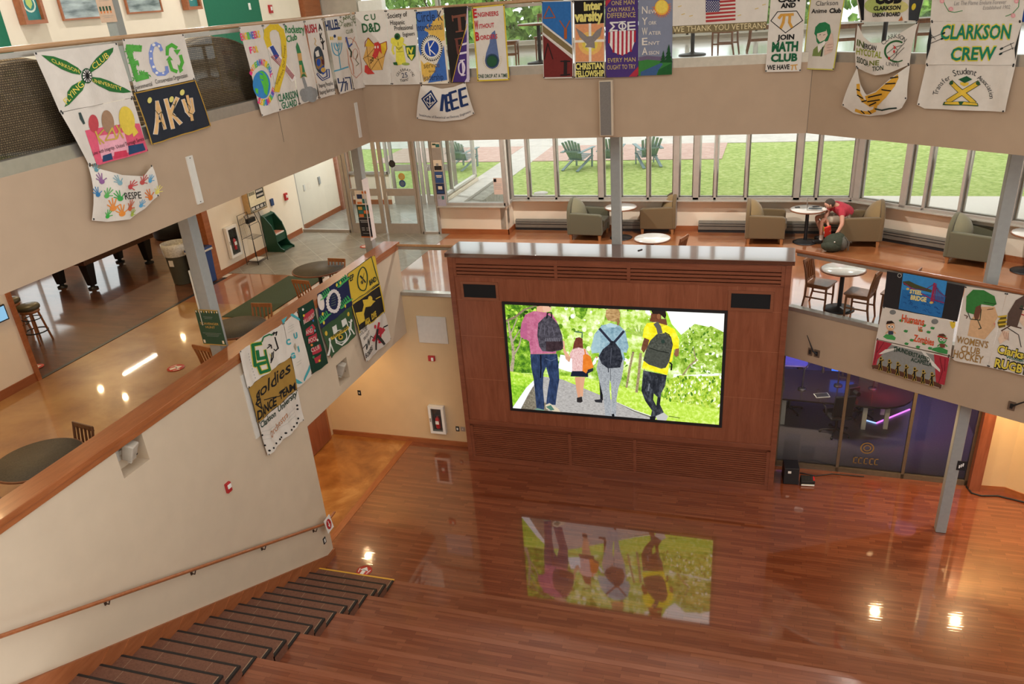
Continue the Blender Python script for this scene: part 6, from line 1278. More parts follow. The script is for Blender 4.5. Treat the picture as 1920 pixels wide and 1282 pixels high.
B.arc('CLARKSON', 1245, 300, 70, 110, -75, 70, 44, '5a6a38', 0, 2, .7).text('ANIMAT', 1200, 275, 1290, 262, 46, '5a6a38').text('CLUB', 1225, 340, 1290, 325, 42, '5a6a38')
SK = 'c48a74'; B.line([(1225, 390), (1215, 450), (1240, 520), (1250, 640), (1280, 740), (1330, 780), (1370, 720), (1360, 600), (1345, 500), (1310, 420), (1270, 380), (1225, 390)], 6, SK).line([(1225, 375), (1250, 470), (1280, 440)], 16, '4a5a94', 2).line([(1250, 480), (1275, 520), (1270, 570)], 14, '3a4434', 2).line([(1330, 540), (1315, 600), (1340, 640), (1320, 660)], 5, '5a5a3c', 2).line([(1260, 560), (1290, 650), (1300, 740)], 10, SK, 1).line([(1305, 370), (1280, 450)], 6, SK).ring(1310, 540, 22, 50, 5, SK); B.build()
# --- upper rear balcony
B = Ban('club_banner', 'white banner with a red winged beast holding a twenty sided die', [(25, 120), (335, 100)], [(110, 850), (400, 848)], QB, z=ZC_, amp=.004)
DG = '2f5c38'; B.text('C U', 122, 210, 238, 195, 62, DG, .02).text('D&D', 108, 325, 290, 312, 92, DG, .03)
B.poly([(135, 455), (165, 378), (215, 440), (240, 470), (190, 520)], 'd8b034').line([(132, 470), (135, 420), (165, 378), (220, 440)], 7, '8c2c2c', 2).poly([(270, 450), (345, 415), (350, 490), (320, 555), (280, 520)], 'd8b034').line([(280, 440), (345, 415), (350, 490), (325, 555)], 7, '8c2c2c', 2).poly([(112, 585), (150, 465), (240, 465), (330, 560), (305, 700), (190, 705)], 'd8a85c', 2)
for a in ([(150, 465), (160, 560), (115, 585)], [(160, 560), (240, 465)], [(160, 560), (265, 595), (330, 560)], [(160, 560), (190, 705), (265, 595), (305, 700)], [(112, 585), (190, 705)], [(265, 595), (240, 470)]): B.line(a, 4, '4a3420', 3)
B.poly([(225, 430), (265, 418), (290, 450), (300, 540), (275, 510), (260, 560), (235, 590), (205, 560), (225, 510)], 'c8403c', 4).ell(236, 472, 7, 14, 'e8e0d4', 5).ell(262, 470, 7, 14, 'e8e0d4', 5).poly([(130, 655), (125, 720), (160, 745), (230, 738), (190, 715), (150, 650)], 'c8443c', 3).text('20', 185, 640, 222, 605, 40, BK, .02, 5); B.build()
B = Ban('club_banner', 'white banner with a yellow armoured knight and shield', [(338, 100), (633, 95)], [(402, 850), (690, 843)], QB, z=ZC_, amp=.004, ph=1)
B.text('Society of', 358, 185, 555, 162, 52, BK, .01).text('Hispanic', 385, 250, 530, 242, 48, BK, .01).text('Professional', 428, 305, 612, 292, 48, BK, .01).text('Engineers', 512, 365, 630, 352, 42, BK, .01)
YW = 'd8cc4c'; B.ell(455, 365, 30, 34, '2c5c34', 3).ell(452, 368, 18, 16, '1c3420', 4).poly([(395, 400), (440, 370), (515, 380), (520, 410), (500, 460), (430, 465)], YW).poly([(440, 455), (510, 450), (530, 560), (545, 640), (500, 645), (490, 560), (480, 650), (440, 655)], YW).ell(410, 410, 22, 34, YW, 2).ell(500, 400, 22, 30, YW, 2).line([(415, 440), (405, 500), (420, 540)], 18, YW, 2).line([(500, 430), (540, 455)], 16, YW, 2).poly([(535, 460), (640, 452), (638, 560), (600, 610), (560, 570), (545, 520)], '2c5c34', 3).poly([(560, 545), (625, 545), (600, 605)], YW, 4).text('IV', 555, 535, 625, 532, 60, YW, .05, 5).poly([(412, 625), (450, 620), (460, 655), (420, 650)], '2f5c34', 2).ell(540, 640, 40, 14, '8fa04c', 1)
for a in ([(445, 480), (505, 478)], [(450, 520), (515, 515)], [(440, 460), (470, 500), (505, 460)], [(462, 420), (465, 455)]): B.line(a, 4, '6a6428', 3)
B.arc('CELEBRATING', 535, 770, 70, 62, -85, 85, 26, BK, 0, 2, .7).text('25', 500, 780, 560, 772, 52, '2c3a5c', .0).text('Years!', 482, 822, 565, 808, 34, BK); B.build()
B = Ban('club_banner', 'blue and yellow banner with a large round K seal', [(637, 95), (913, 76)], [(692, 843), (973, 835)], QB, z=ZC_, col='dcd0bc', amp=.004, ph=2)
B.poly([(640, 120), (850, 98), (860, 170), (760, 260), (700, 420), (690, 560), (670, 500), (655, 300)], '3f66a8').poly([(860, 180), (915, 150), (930, 400), (880, 420), (760, 330), (720, 300), (760, 240)], 'd8ae54').poly([(920, 450), (955, 800), (760, 830), (850, 720), (900, 640), (890, 560)], '3f66a8').poly([(690, 600), (720, 640), (760, 620), (850, 660), (830, 720), (760, 800), (720, 820), (700, 740)], 'd8ae54')
B.ell(800, 482, 108, 132, 'e0d8c8', 2)
for k in range(34): a = k*2*math.pi/34; B.ell(800+102*math.cos(a), 482+124*math.sin(a), 7, 8, BK, 3, n=8).line([(800+84*math.cos(a), 482+102*math.sin(a)), (800+98*math.cos(a), 482+118*math.sin(a))], 5, BK, 3)
B.ell(800, 485, 72, 82, '27489c', 3).line([(765, 425), (785, 548)], 10, 'e8e4dc', 4).line([(822, 415), (775, 490), (836, 545)], 10, 'e8e4dc', 4)
B.text('Circle K', 645, 222, 912, 205, 108, '26304c', .0).text('International', 650, 312, 908, 295, 76, '26304c', .0).text('service', 722, 685, 882, 672, 52, '5c4a2c').text('through', 768, 725, 845, 720, 26, '5c4a2c').text('leadership', 715, 808, 918, 795, 64, '26304c'); B.build()
B = Ban('club_banner', 'black and purple banner with brown and white Greek letters', [(917, 77), (1158, 62)], [(988, 830), (1180, 820)], QB, z=ZC_, col='2a2624', amp=.008, ph=1)
B.poly([(1152, 60), (1160, 62), (1180, 818), (1130, 822), (1130, 400)], 'c8bcc8', 1).poly([(1150, 290), (1150, 780), (1128, 820), (1005, 822)], '46306e', 2).line([(1152, 240), (1002, 822)], 7, 'c8a040', 3)
B.line([(1008, 172), (1135, 150)], 26, '7a4a3c', 4).line([(1072, 165), (1085, 305)], 30, '7a4a3c', 4).line([(1045, 318), (1115, 308)], 14, '7a4a3c', 4).line([(1005, 155), (1012, 210)], 12, '7a4a3c', 4).line([(1135, 140), (1138, 200)], 12, '7a4a3c', 4).line([(1048, 390), (1070, 535)], 26, '6a3c34', 4).line([(1035, 392), (1110, 380)], 16, '6a3c34', 4).line([(1060, 460), (1100, 450)], 14, '6a3c34', 4)
for y in (435, 525): B.poly([(1150-(y-240)*.26+10, y), (1150, y-12), (1150, y+8), (1150-(y-240)*.26+4, y+22)], 'd8ccd8', 4)
B.ring(1100, 680, 30, 62, 14, 'd8ccd8', 4).line([(1085, 605), (1130, 598)], 10, 'd8ccd8', 4).line([(1108, 600), (1118, 755)], 14, 'd8ccd8', 5).line([(1095, 755), (1135, 748)], 10, 'd8ccd8', 4); B.build()
B = Ban('club_banner', 'drooping white banner with a dark diamond emblem and sagging slab letters', [(690, 852), (790, 858), (900, 888), (1020, 870), (1135, 825)], [(643, 1187), (780, 1208), (920, 1216), (1110, 1196), (1228, 1135)], QB, z=ZC_, amp=.014, fr=7, sag=.03)
B.poly([(798, 897), (870, 1010), (775, 1105), (700, 985)], NVY).poly([(797, 925), (852, 1008), (778, 1080), (718, 988)], 'dcd5cb', 2).poly([(796, 938), (843, 1006), (780, 1068), (727, 988)], NVY, 3).line([(790, 960), (790, 1060)], 8, 'dcd5cb', 4).poly([(778, 972), (790, 948), (802, 972)], 'dcd5cb', 4).ring(790, 1005, 34, 26, 8, 'dcd5cb', 4, 20, 160).line([(760, 1000), (765, 980), (775, 990)], 7, 'dcd5cb', 4)
B.line([(920, 950), (905, 1100)], 30, NVY)
for (x0, y0, x1, y1, ar) in ((945, 955, 958, 1108, 28), (985, 930, 1012, 1092, 60), (1080, 900, 1105, 1060, 58)):
    B.line([(x0, y0), (x1, y1)], 30, NVY); 
    for k in (0, .5, 1): px, py = x0+(x1-x0)*k, y0+(y1-y0)*k; B.line([(px, py), (px+ar, py-ar*.33)], 24, NVY)
for s, x0, y0, x1, y1 in (('Institute', 680, 1160, 790, 1180), ('of Electrical', 800, 1180, 940, 1186), ('and Electronic', 950, 1186, 1075, 1172), ('Engineers', 1085, 1165, 1190, 1125)): B.text(s, x0, y0, x1, y1, 26, '4a4a58')
B.build()
B = Ban('club_banner', 'white banner edged in yellow with a slate blue water drop', [(1200, 70), (1525, 40)], [(1256, 815), (1575, 800)], QB, z=ZC_, amp=.004)
B.line([(1206, 76), (1520, 47), (1570, 795), (1261, 808)], 14, 'd0b43c', 1, True); RR = 'b83038'
for ch, rest, y, x0, x1 in (('E', 'NGINEERS', 178, 1215, 1468), ('W', 'ITHOUT', 295, 1230, 1425), ('B', 'ORDERS', 408, 1240, 1458)): B.text(ch, x0, y, x0+40, y-4, 88, RR, .04).text(rest, x0+46, y-8, x1, y-24, 46, RR, .02)
B.poly([(1432, 302), (1405, 360), (1410, 450), (1460, 540), (1475, 610), (1455, 665), (1405, 690), (1360, 670), (1332, 610), (1345, 530), (1380, 430), (1385, 370), (1400, 330)], '5c6c94').ell(1405, 610, 60, 66, '27404c', 2).ell(1403, 612, 48, 54, '2c5438', 3).ring(1404, 612, 66, 72, 5, '2c3a54', 3)
for k in range(22): a = math.radians(-20+220*k/21); B.line([(1404+86*math.cos(a), 600+92*math.sin(a)), (1404+94*math.cos(a), 600+102*math.sin(a))], 4, 'c8b468', 1)
B.text('ONE DROP AT A TIME', 1262, 782, 1558, 772, 38, '2c4a38', .02); B.build()
B = Ban('club_banner', 'blue and maroon banner split by a diagonal band with brown letters', [(358, 12), (638, 2)], [(375, 700), (640, 694)], QB, z=ZD, col='d0c8c0', amp=.004)
B.poly([(362, 18), (618, 12), (628, 405), (366, 200)], '2f66a4').poly([(366, 205), (630, 410), (632, 500), (370, 300)], 'd8d0c8', 2).poly([(368, 222), (631, 428), (632, 488), (370, 285)], '7a6a48', 3).poly([(371, 310), (632, 525), (634, 683), (380, 688)], '6e2a28')
B.line([(425, 55), (378, 162), (480, 156), (425, 55)], 9, '9c5430', 4).line([(522, 185), (572, 262), (610, 185)], 10, '9c5430', 4).line([(572, 262), (572, 340)], 26, '9c5430', 4).line([(415, 385), (382, 525)], 9, '2a2020', 4).line([(415, 385), (460, 525)], 9, '2a2020', 4).line([(572, 545), (570, 665)], 30, '2a2020', 4).line([(530, 545), (610, 545)], 12, '2a2020', 4).line([(530, 668), (610, 662)], 12, '2a2020', 4); B.build()
B = Ban('club_banner', 'banner with a grey dove on an orange window cross between black strips', [(643, 0), (918, -8)], [(650, 697), (920, 690)], QB, z=ZD, amp=.003)
B.poly([(648, 6), (916, 0), (914, 205), (655, 215)], BK).poly([(658, 218), (912, 206), (914, 545), (662, 550)], 'd89468').ell(790, 385, 105, 105, 'e0b064', 2).ell(790, 385, 70, 75, 'dcc454', 3).ell(788, 385, 40, 50, 'e4dc9c', 4).line([(790, 214), (792, 546)], 22, 'e4dcd0', 5).line([(658, 368), (912, 360)], 22, 'e4dcd0', 5)
B.poly([(662, 245), (720, 285), (770, 330), (790, 350), (810, 320), (850, 270), (900, 238), (880, 320), (830, 370), (815, 390), (835, 430), (790, 420), (745, 420), (770, 380), (700, 330)], '857c78', 6).poly([(662, 555), (914, 550), (917, 685), (665, 690)], BK)
YE = 'd8cc74'; B.text('inter', 735, 92, 900, 80, 78, YE, .05).text('varsity', 652, 192, 905, 180, 92, YE, .05).text('CHRISTIAN', 662, 618, 914, 610, 56, YE, .04).text('FELLOWSHIP', 662, 684, 916, 675, 54, YE, .04); B.build()
B = Ban('club_banner', 'purple banner with a red and white striped shield', [(924, -10), (1218, -22)], [(930, 690), (1220, 682)], QB, z=ZD, col='4a3670', amp=.003)
B.poly([(924, -8), (985, -8), (930, 62)], 'a83040').poly([(1220, 590), (1220, 680), (1135, 682)], 'a83040'); YT = 'c8b06c'
for s, x0, x1, y, h in (('ONE MAN', 980, 1185, 48, 42), ('CAN MAKE A', 948, 1188, 105, 38), ('DIFFERENCE', 945, 1195, 162, 48), ('EVERY MAN', 948, 1195, 556, 40), ('OUGHT TO TRY', 942, 1195, 620, 42)): B.text(s, x0, y, x1, y-10, h, YT, .0)
B.line([(1040, 200), (972, 202), (1005, 235), (968, 272), (1032, 270)], 14, 'dcd8d4', 3).ring(1078, 232, 30, 26, 12, 'dcd8d4', 3).line([(1078, 192), (1080, 272)], 12, 'dcd8d4', 3).line([(1050, 196), (1105, 192)], 10, 'dcd8d4', 3).line([(1052, 274), (1108, 270)], 10, 'dcd8d4', 3).line([(1130, 200), (1132, 264)], 16, 'dcd8d4', 3)
for y in (200, 232, 264): B.line([(1125, y), (1190, y-4)], 13, 'dcd8d4', 3)
B.poly([(955, 282), (1195, 272), (1190, 360), (1160, 450), (1078, 492), (1000, 465), (965, 400)], 'e0d8d4', 2)
import_y = {960: (290, 380), 1000: (282, 462), 1040: (282, 480), 1078: (280, 490), 1115: (278, 475), 1152: (276, 455), 1188: (276, 370)}
for x, (y0, y1) in import_y.items(): B.line([(x+2, y0), (x, y1)], 18, 'a83040', 3)
B.build()
B = Ban('club_banner', 'grey blue banner with a yellow sun, pine trees and stream', [(1220, -22), (1528, -32)], [(1221, 676), (1518, 662)], QB, z=ZD, col='7f8496', amp=.004)
B.poly([(1221, 510), (1300, 495), (1420, 505), (1518, 500), (1518, 560), (1221, 570)], '6a5c74').poly([(1221, 545), (1300, 530), (1420, 540), (1518, 520), (1518, 660), (1221, 674)], '3c7a3c', 2).poly([(1240, 640), (1330, 600), (1420, 560), (1440, 570), (1400, 620), (1380, 668), (1240, 672)], '3f5a84', 3).poly([(1400, 620), (1518, 560), (1518, 662), (1385, 668)], '23582c', 4)
for x, y, s in ((1493, 390, 1.2), (1444, 445, .8)):
    for k in range(4): w_ = (14+10*k)*s; B.poly([(x, y+30*k*s), (x-w_, y+(48+30*k)*s), (x+w_*.6, y+(48+30*k)*s)], '1f4a28', 5)
B.ell(1428, 65, 62, 68, 'e0a844', 3).ell(1428, 60, 54, 58, 'e4c858', 4)
for k in range(16): a = math.radians(-20+200*k/15); B.poly([(1428+60*math.cos(a-.1), 65+66*math.sin(a-.1)), (1428+92*math.cos(a), 65+100*math.sin(a)), (1428+60*math.cos(a+.1), 65+66*math.sin(a+.1))], 'd8743c', 2)
for ch, rest, y, x1 in (('N', 'EW', 122, 1385), ('Y', 'ORK', 222, 1382), ('W', 'ATER', 312, 1422), ('E', 'NVT', 402, 1408), ('A', 'SSCN', 488, 1404)): B.text(ch, 1252, y, 1302, y-3, 68, 'd8cfc4', .01).text(rest, 1312, y-2, x1, y-6, 32, 'd8cfc4', .01)
B.build()
B = Ban('flag_banner', 'white banner with a painted flag above a khaki lettered strip', [(103, -36), (962, -66)], [(100, 302), (935, 262)], QB, z=ZE, amp=.004)
B.poly([(100, 232), (940, 190), (937, 264), (100, 303)], '7c6e50')
for k in range(7): B.poly([(396, 18+32.5*k-40+5), (660, -26+33*k-10), (660, -26+33*k+7), (396, 18+32.5*k-18+4)], 'a83c3c', 1)
B.poly([(396, -50), (520, -50), (520, 103), (396, 108)], '3c3c64', 3)
for r in range(8):
    for c in range(6): B.ell(405+c*20+(r % 2)*10, 12+r*12.5, 4.4, 4.4, 'dcd8d4', 4, n=6)
B.text('WE THANK YOU VETERANS', 105, 288, 930, 250, 54, 'd8c89c', .0)
for x, y in ((180, 130), (250, 145), (150, 60), (900, 45), (835, 80), (680, 140)): B.line([(x, y), (x+28, y-8)], 7, 'd0b46c')
B.build()
B = Ban('club_banner', 'white banner with a golden pi in a black diamond outline', [(978, -66), (1295, -76)], [(925, 642), (1240, 634)], QB, z=ZE, amp=.003)
B.text('CALM', 1038, 20, 1232, 10, 46, BK, .05).text('AND', 1062, 72, 1195, 64, 44, BK, .05).line([(975, 185), (1035, 104), (1205, 98), (1258, 182), (1105, 292)], 7, BK, 1, True).line([(1048, 160), (1068, 134), (1172, 128)], 24, 'c89444', 2).line([(1095, 140), (1085, 200), (1065, 245)], 24, 'c89444', 2).line([(1145, 135), (1140, 200), (1160, 240)], 24, 'c89444', 2)
B.text('JOIN', 1030, 355, 1182, 348, 46, BK, .04).text('MATH', 982, 458, 1215, 450, 84, '1f5c3c', .05).text('CLUB', 972, 548, 1210, 540, 68, '1f5c3c', .05).text('WE HAVE', 940, 622, 1140, 614, 44, BK, .03).line([(1152, 582), (1210, 576)], 9, 'c89444', 2).line([(1170, 582), (1162, 622)], 9, 'c89444', 2).line([(1192, 580), (1200, 620)], 9, 'c89444', 2); B.build()
# --- angled upper right balcony
B = Ban('club_banner', 'white banner edged in yellow with a green haired cartoon portrait', [(1340, -76), (1640, -76)], [(1250, 615), (1535, 626)], QR, z=ZE, amp=.006)
B.line([(1336, -60), (1255, 610), (1532, 620), (1628, 0), (1636, -60)], 8, 'c8c03c', 1).text('Clarkson', 1378, 52, 1572, 45, 46, '2a2a2a', -.005).text('Anime', 1338, 118, 1475, 112, 40, BK, .02).text('Club', 1495, 115, 1602, 112, 42, BK, .04)
B.poly([(1365, 300), (1375, 240), (1410, 205), (1460, 195), (1500, 220), (1510, 280), (1505, 330), (1490, 360), (1460, 350), (1400, 390), (1385, 370), (1380, 320)], '2c7a4c').poly([(1390, 285), (1410, 275), (1470, 260), (1482, 310), (1455, 355), (1415, 375), (1390, 335)], 'dcc8b8', 2).poly([(1385, 300), (1400, 262), (1440, 250), (1470, 240), (1470, 275), (1420, 290)], '2c7a4c', 3)
B.poly([(1355, 440), (1400, 400), (1450, 370), (1470, 385), (1440, 440), (1435, 500), (1345, 498)], '7a8a50', 1).poly([(1395, 405), (1455, 362), (1465, 382), (1400, 470)], 'e4ded6', 2).line([(1440, 420), (1425, 500)], 9, '2a2a30', 3).poly([(1455, 400), (1480, 370), (1510, 290), (1525, 300), (1515, 370), (1535, 400), (1520, 460), (1450, 495)], 'd8bcac', 2)
for y in (400, 425, 450): B.line([(1475, y), (1525, y-8)], 4, 'a8887c', 3)
B.line([(1412, 310), (1425, 306)], 4, BK, 4).line([(1445, 312), (1462, 306)], 4, BK, 4); B.build()
B = Ban('club_banner', 'banner with black letters on a green and white ground beside black swirls', [(205, -66), (842, -66)], [(252, 195), (760, 190)], QR, z=ZG, amp=.012)
B.ell(400, 50, 110, 70, 'a8b468', 1).ell(560, 60, 120, 60, 'c8c07c', 1).poly([(215, -60), (290, -60), (285, 180), (262, 180), (250, 90), (270, 30)], BK, 2).poly([(690, -60), (830, -60), (770, 185), (680, 180)], '3a3c40', 2).ell(728, 60, 18, 32, 'd8c03c', 3, 20).text('CUB', 385, 30, 622, 20, 90, BK, .08, 4).text('CLARKSON', 372, 92, 612, 84, 38, BK, .04, 4).text('UNION BOARD', 362, 150, 610, 140, 36, BK, .04, 4).poly([(595, 185), (625, 140), (635, 182)], 'b86a3c', 4); B.build()
B = Ban('club_banner', 'drooping white banner with green and black letters round a green wreath', [(235, 215), (300, 330), (370, 378), (450, 375), (560, 325), (680, 255), (770, 200)], [(215, 598), (300, 640), (400, 668), (500, 655), (600, 615), (695, 572)], QR, z=ZG, amp=.02, fr=7, sag=.06)
for s, x0, y0, x1, y1, h, c in (('IN', 238, 400, 300, 425, 58, '4a5a20'), ('ERICAN', 302, 425, 418, 445, 44, BK), ('HYCOTAL', 232, 480, 465, 515, 60, '8a9428'), ('NE', 352, 580, 440, 575, 46, '6a7420'), ('SSOCIA', 230, 550, 340, 590, 54, '2c3a24'), ('TION', 375, 630, 470, 618, 42, '2c3a24')): B.text(s, x0, y0, x1, y1, h, c, .02)
B.arc('CLARKSON', 580, 470, 110, 135, -58, 45, 40, '4a4a48', 0, 2, .7).ring(590, 455, 98, 92, 16, '2c5c34', 1, 90, 300).ring(590, 455, 98, 92, 10, '2c5c34', 1, 60, 100).text('UNIVE', 495, 580, 608, 590, 34, '4a4a48')
for a in ([(510, 470), (570, 420), (640, 400)], [(520, 520), (580, 470), (660, 380)], [(545, 540), (600, 480), (660, 420)], [(560, 400), (600, 440), (585, 500)]): B.line(a, 5, '5a5a54', 2)
for x, y in ((575, 420), (525, 515), (570, 455)): B.ell(x, y, 9, 14, 'b83c3c', 3)
B.build()
B = Ban('club_banner', 'drooping white banner with a yellow and black striped tail shape', [(225, 600), (275, 740), (330, 840), (430, 800), (560, 680), (690, 575)], [(105, 935), (200, 1010), (330, 1036), (500, 1012), (640, 962), (697, 870)], QR, z=ZG, amp=.02, fr=6, sag=.08, ph=2)
YO = 'd09a34'; B.line([(258, 750), (265, 820), (300, 890), (350, 930), (400, 920)], 30, YO).poly([(320, 850), (420, 815), (480, 780), (560, 690), (600, 655), (612, 690), (590, 760), (520, 860), (440, 930), (350, 950), (330, 900)], YO).line([(420, 920), (390, 980), (330, 1005), (270, 1000), (225, 980)], 30, YO).line([(400, 965), (470, 975), (540, 960), (600, 955)], 14, '2c3a34', 2)
for a in ([(248, 790), (275, 800)], [(255, 840), (300, 870)], [(290, 900), (330, 890)], [(545, 690), (605, 680)], [(510, 740), (590, 735)], [(480, 790), (560, 800)], [(350, 860), (480, 830)], [(340, 900), (460, 880)], [(350, 935), (420, 905)], [(270, 985), (290, 1010)], [(330, 985), (350, 1010)]): B.line(a, 11, BK, 3)
B.build()
B = Ban('club_banner', 'white banner with thin script and a flower garland cut by the frame top', [(893, -60), (1735, -60)], [(875, 190), (1692, 190)], QR, z=ZG, amp=.006)
B.line([(985, -20), (1005, 40), (1040, 100), (1090, 110), (1165, 95)], 6, '4a8a54').line([(1670, -20), (1665, 60), (1610, 120), (1545, 145)], 6, '4a8a54')
for x, y in ((980, 10), (1060, 80), (1645, 10), (1615, 138)): B.ell(x, y, 22, 20, 'dc9ca0', 2).ell(x, y, 9, 8, 'e4b8b4', 3)
B.text('Let The Flame Endure Forever', 1088, 48, 1550, 35, 42, '8a8684', -.005).text('Established 1902', 1345, 85, 1585, 78, 36, '8a8684', -.005); B.build()
B = Ban('club_banner', 'white banner with big green letters outlined in yellow and crossed oars', [(880, 192), (1692, 190)], [(832, 575), (1630, 580)], QR, z=ZG, amp=.006, ph=2)
for s, x0, y0, x1, y1, h in (('CLARKSON', 962, 350, 1585, 345, 135), ('CREW', 1050, 540, 1450, 530, 125)): B.text(s, x0, y0, x1, y1, h, 'd8c840', .06, 1).text(s, x0, y0-4, x1, y1-4, h-8, '1f7a5c', .025, 3)
for a in ([(885, 340), (1000, 290)], [(885, 385), (1000, 335)], [(890, 310), (925, 350)], [(1510, 430), (1620, 380)], [(1510, 470), (1620, 425)], [(1590, 385), (1610, 440)]): B.line(a, 5, '3a3a3a', 2)
for x, y in ((995, 296), (985, 342), (1512, 432), (1504, 478)): B.ell(x, y, 18, 9, '1f2f2c', 3, -30)
B.poly([(880, 230), (892, 330), (878, 430), (842, 540), (850, 400)], '2a2c2c', 2).poly([(1690, 215), (1665, 330), (1630, 540), (1625, 430)], '2a2c2c', 2); B.build()
B = Ban('club_banner', 'white banner with crossed yellow pencils over an open book', [(832, 577), (1632, 582)], [(760, 930), (820, 966), (1545, 996)], QR, z=ZG, amp=.012, ph=1)
B.arc('Transfer', 1185, 870, 245, 195, -82, -30, 48, '3a3a3a', 0, 2, .7).arc('Student', 1185, 870, 215, 210, -26, 25, 60, '3a3a3a', 0, 2, .7).arc('Association', 1175, 870, 225, 195, 32, 92, 44, '3a3a3a', 0, 2, .75)
for p0, p1 in (((1300, 740), (1040, 900)), ((1068, 735), (1265, 912))): B.line([p0, p1], 46, '2c3a2c', 2).line([p0, p1], 36, 'd8b440', 3); B.ell(p0[0], p0[1], 18, 18, '2c5434', 4)
B.poly([(1130, 705), (1200, 676), (1248, 706), (1185, 738)], '1f5434', 3).poly([(1145, 730), (1180, 745), (1220, 735), (1215, 755), (1180, 768), (1150, 752)], 'd8b440', 2).poly([(985, 935), (1000, 905), (1140, 900), (1155, 915), (1175, 900), (1300, 915), (1308, 945), (1155, 935)], '2c5434', 4).poly([(1003, 925), (1010, 908), (1135, 902), (1145, 928)], 'd8b440', 5).poly([(1165, 928), (1180, 905), (1295, 918), (1300, 935)], 'd8b440', 5); B.build()
B = Ban('club_banner', 'blue edge of another banner at the upper right picture corner', [(1715, 0), (1800, -10)], [(1690, 195), (1790, 200)], PU(.03), z=ZG, col='27468c', amp=.004); B.build()
# --- left parapet
B = Ban('club_banner', 'white banner with green C and U letters beside a horse head outline', [(56, 622), (315, 455)], [(105, 836), (360, 650)], QP, z=ZH, amp=.016, fr=12)
z2 = B.z; B.z = ZI
B.line([(610, 785), (540, 800), (575, 985), (655, 955)], 40, 'c8b840', 1).line([(610, 785), (540, 800), (575, 985), (655, 955)], 28, '1f6a3c', 2).line([(585, 855), (600, 925), (655, 910)], 30, '1f6a3c', 2).line([(600, 985), (625, 1050), (690, 1020), (655, 850)], 38, 'c8b840', 1).line([(600, 985), (625, 1050), (690, 1020), (655, 850)], 26, '1f6a3c', 2)
for a in ([(620, 770), (640, 730), (690, 705), (720, 710)], [(720, 700), (735, 685), (732, 710)], [(740, 695), (755, 680), (752, 712)], [(745, 730), (765, 790), (778, 830), (762, 852), (745, 838)], [(680, 830), (715, 800), (720, 830)], [(690, 800), (705, 795)], [(740, 860), (735, 910), (710, 960)], [(725, 870), (715, 940)]): B.line(a, 9 if a[0] != (620, 770) else 13, BK if a[0] != (620, 770) else '1f6a3c', 3)
for y in range(9): B.ell(512+8*y, 880+27*y, 3, 6, '8a8a8a', 2, n=8)
for x, y in ((705, 880), (712, 905)): B.line([(x, y), (x+8, y+16)], 6, 'c8b840', 3)
B.build()
B = Ban('club_banner', 'golden brown banner with flowing black script', [(112, 834), (362, 650)], [(167, 1040), (395, 842)], QP, z=ZH, col='a07c3c', amp=.016, fr=12, ph=1)
B.text('goldies', 148, 920, 352, 742, 75, BK, .01, up=(2, -78)).line([(150, 930), (180, 955), (170, 870)], 7, BK, 2).line([(205, 905), (290, 880), (330, 830)], 5, BK, 2).text('DANCE', 165, 1025, 275, 935, 52, BK, .03, up=(-8, -55)).text('TEAM', 288, 905, 384, 845, 42, BK, .03, up=(-6, -45)); B.build()
B = Ban('club_banner', 'white banner with a faint orange script and rows of black notes', [(168, 1042), (396, 844)], [(228, 1232), (440, 1022)], QP, z=ZH, amp=.018, fr=11, ph=2)
B.text('Clarkson', 182, 1072, 272, 1000, 36, '22382c', .02, up=(-6, -38)).text('University', 285, 978, 396, 880, 36, '22382c', .02, up=(-6, -38)).text('Orchestra', 250, 1135, 342, 1000, 40, 'b87c50', 0, up=(-14, -36))
for (x, y) in ((192, 1112), (232, 1202), (252, 1186), (278, 1160), (300, 1136), (332, 1100), (360, 1080), (378, 1062), (396, 1042), (400, 1040), (412, 1015), (402, 938), (406, 960), (210, 1172), (310, 1125)): B.ell(x, y, 6, 6, BK, 2, n=8)
for k in range(3): B.line([(190, 1090+25*k), (240, 1080+25*k), (300, 1040+15*k), (390, 950+25*k)], 2, 'b8b4ac')
B.build()
B = Ban('club_banner', 'white banner with turquoise corners and spread teal letters', [(316, 456), (396, 384)], [(362, 655), (400, 836), (490, 760)], QP, z=ZH, amp=.012)
B.z = ZI; TQ = '4aa0a8'; B.poly([(800, 575), (850, 540), (820, 610), (810, 600)], TQ).poly([(878, 530), (900, 515), (975, 565), (985, 590)], TQ).poly([(1000, 1110), (1060, 975), (1070, 1010), (1010, 1130)], TQ).poly([(905, 1085), (990, 1140), (960, 1150), (930, 1140)], TQ)
for c, x, y in (('C', 852, 802), ('U', 922, 745), ('I', 958, 865), ('G', 888, 925)): B.text(c, x, y, x+(36 if c != 'I' else 12), y-14, 48, TQ, .06)
B.poly([(925, 780), (940, 820), (925, 850), (910, 810)], 'a89c88', 2)
for y in (640, 660, 690, 960, 985): B.line([(860+(y > 800)*70, y), (920+(y > 800)*60, y-28)], 3, 'b0aca4')
B.build()
B = Ban('club_banner', 'tall dark green banner with red scroll shapes and pool balls', [(398, 370), (490, 315)], [(490, 755), (578, 690)], QP, z=ZH, col='1f3a2c', amp=.012, ph=1)
B.z = ZI
for p in ([(1000, 530), (1080, 470), (1100, 490), (1090, 560), (1010, 610), (1000, 570)], [(1025, 660), (1080, 610), (1110, 640), (1090, 700), (1030, 720)], [(1050, 730), (1120, 690), (1125, 760), (1050, 790)], [(1075, 830), (1150, 790), (1165, 850), (1085, 890)], [(1095, 920), (1150, 880), (1140, 950), (1110, 965)]): B.poly(p, 'a83440', 1)
for s, x0, y0, x1, y1 in (('BILLIARDS', 1005, 615, 1105, 535), ('AND', 1028, 710, 1085, 680), ('POOL', 1055, 785, 1120, 750), ('CLUB', 1075, 868, 1140, 830)): B.text(s, x0, y0, x1, y1, 40, 'd8c8bc', .0)
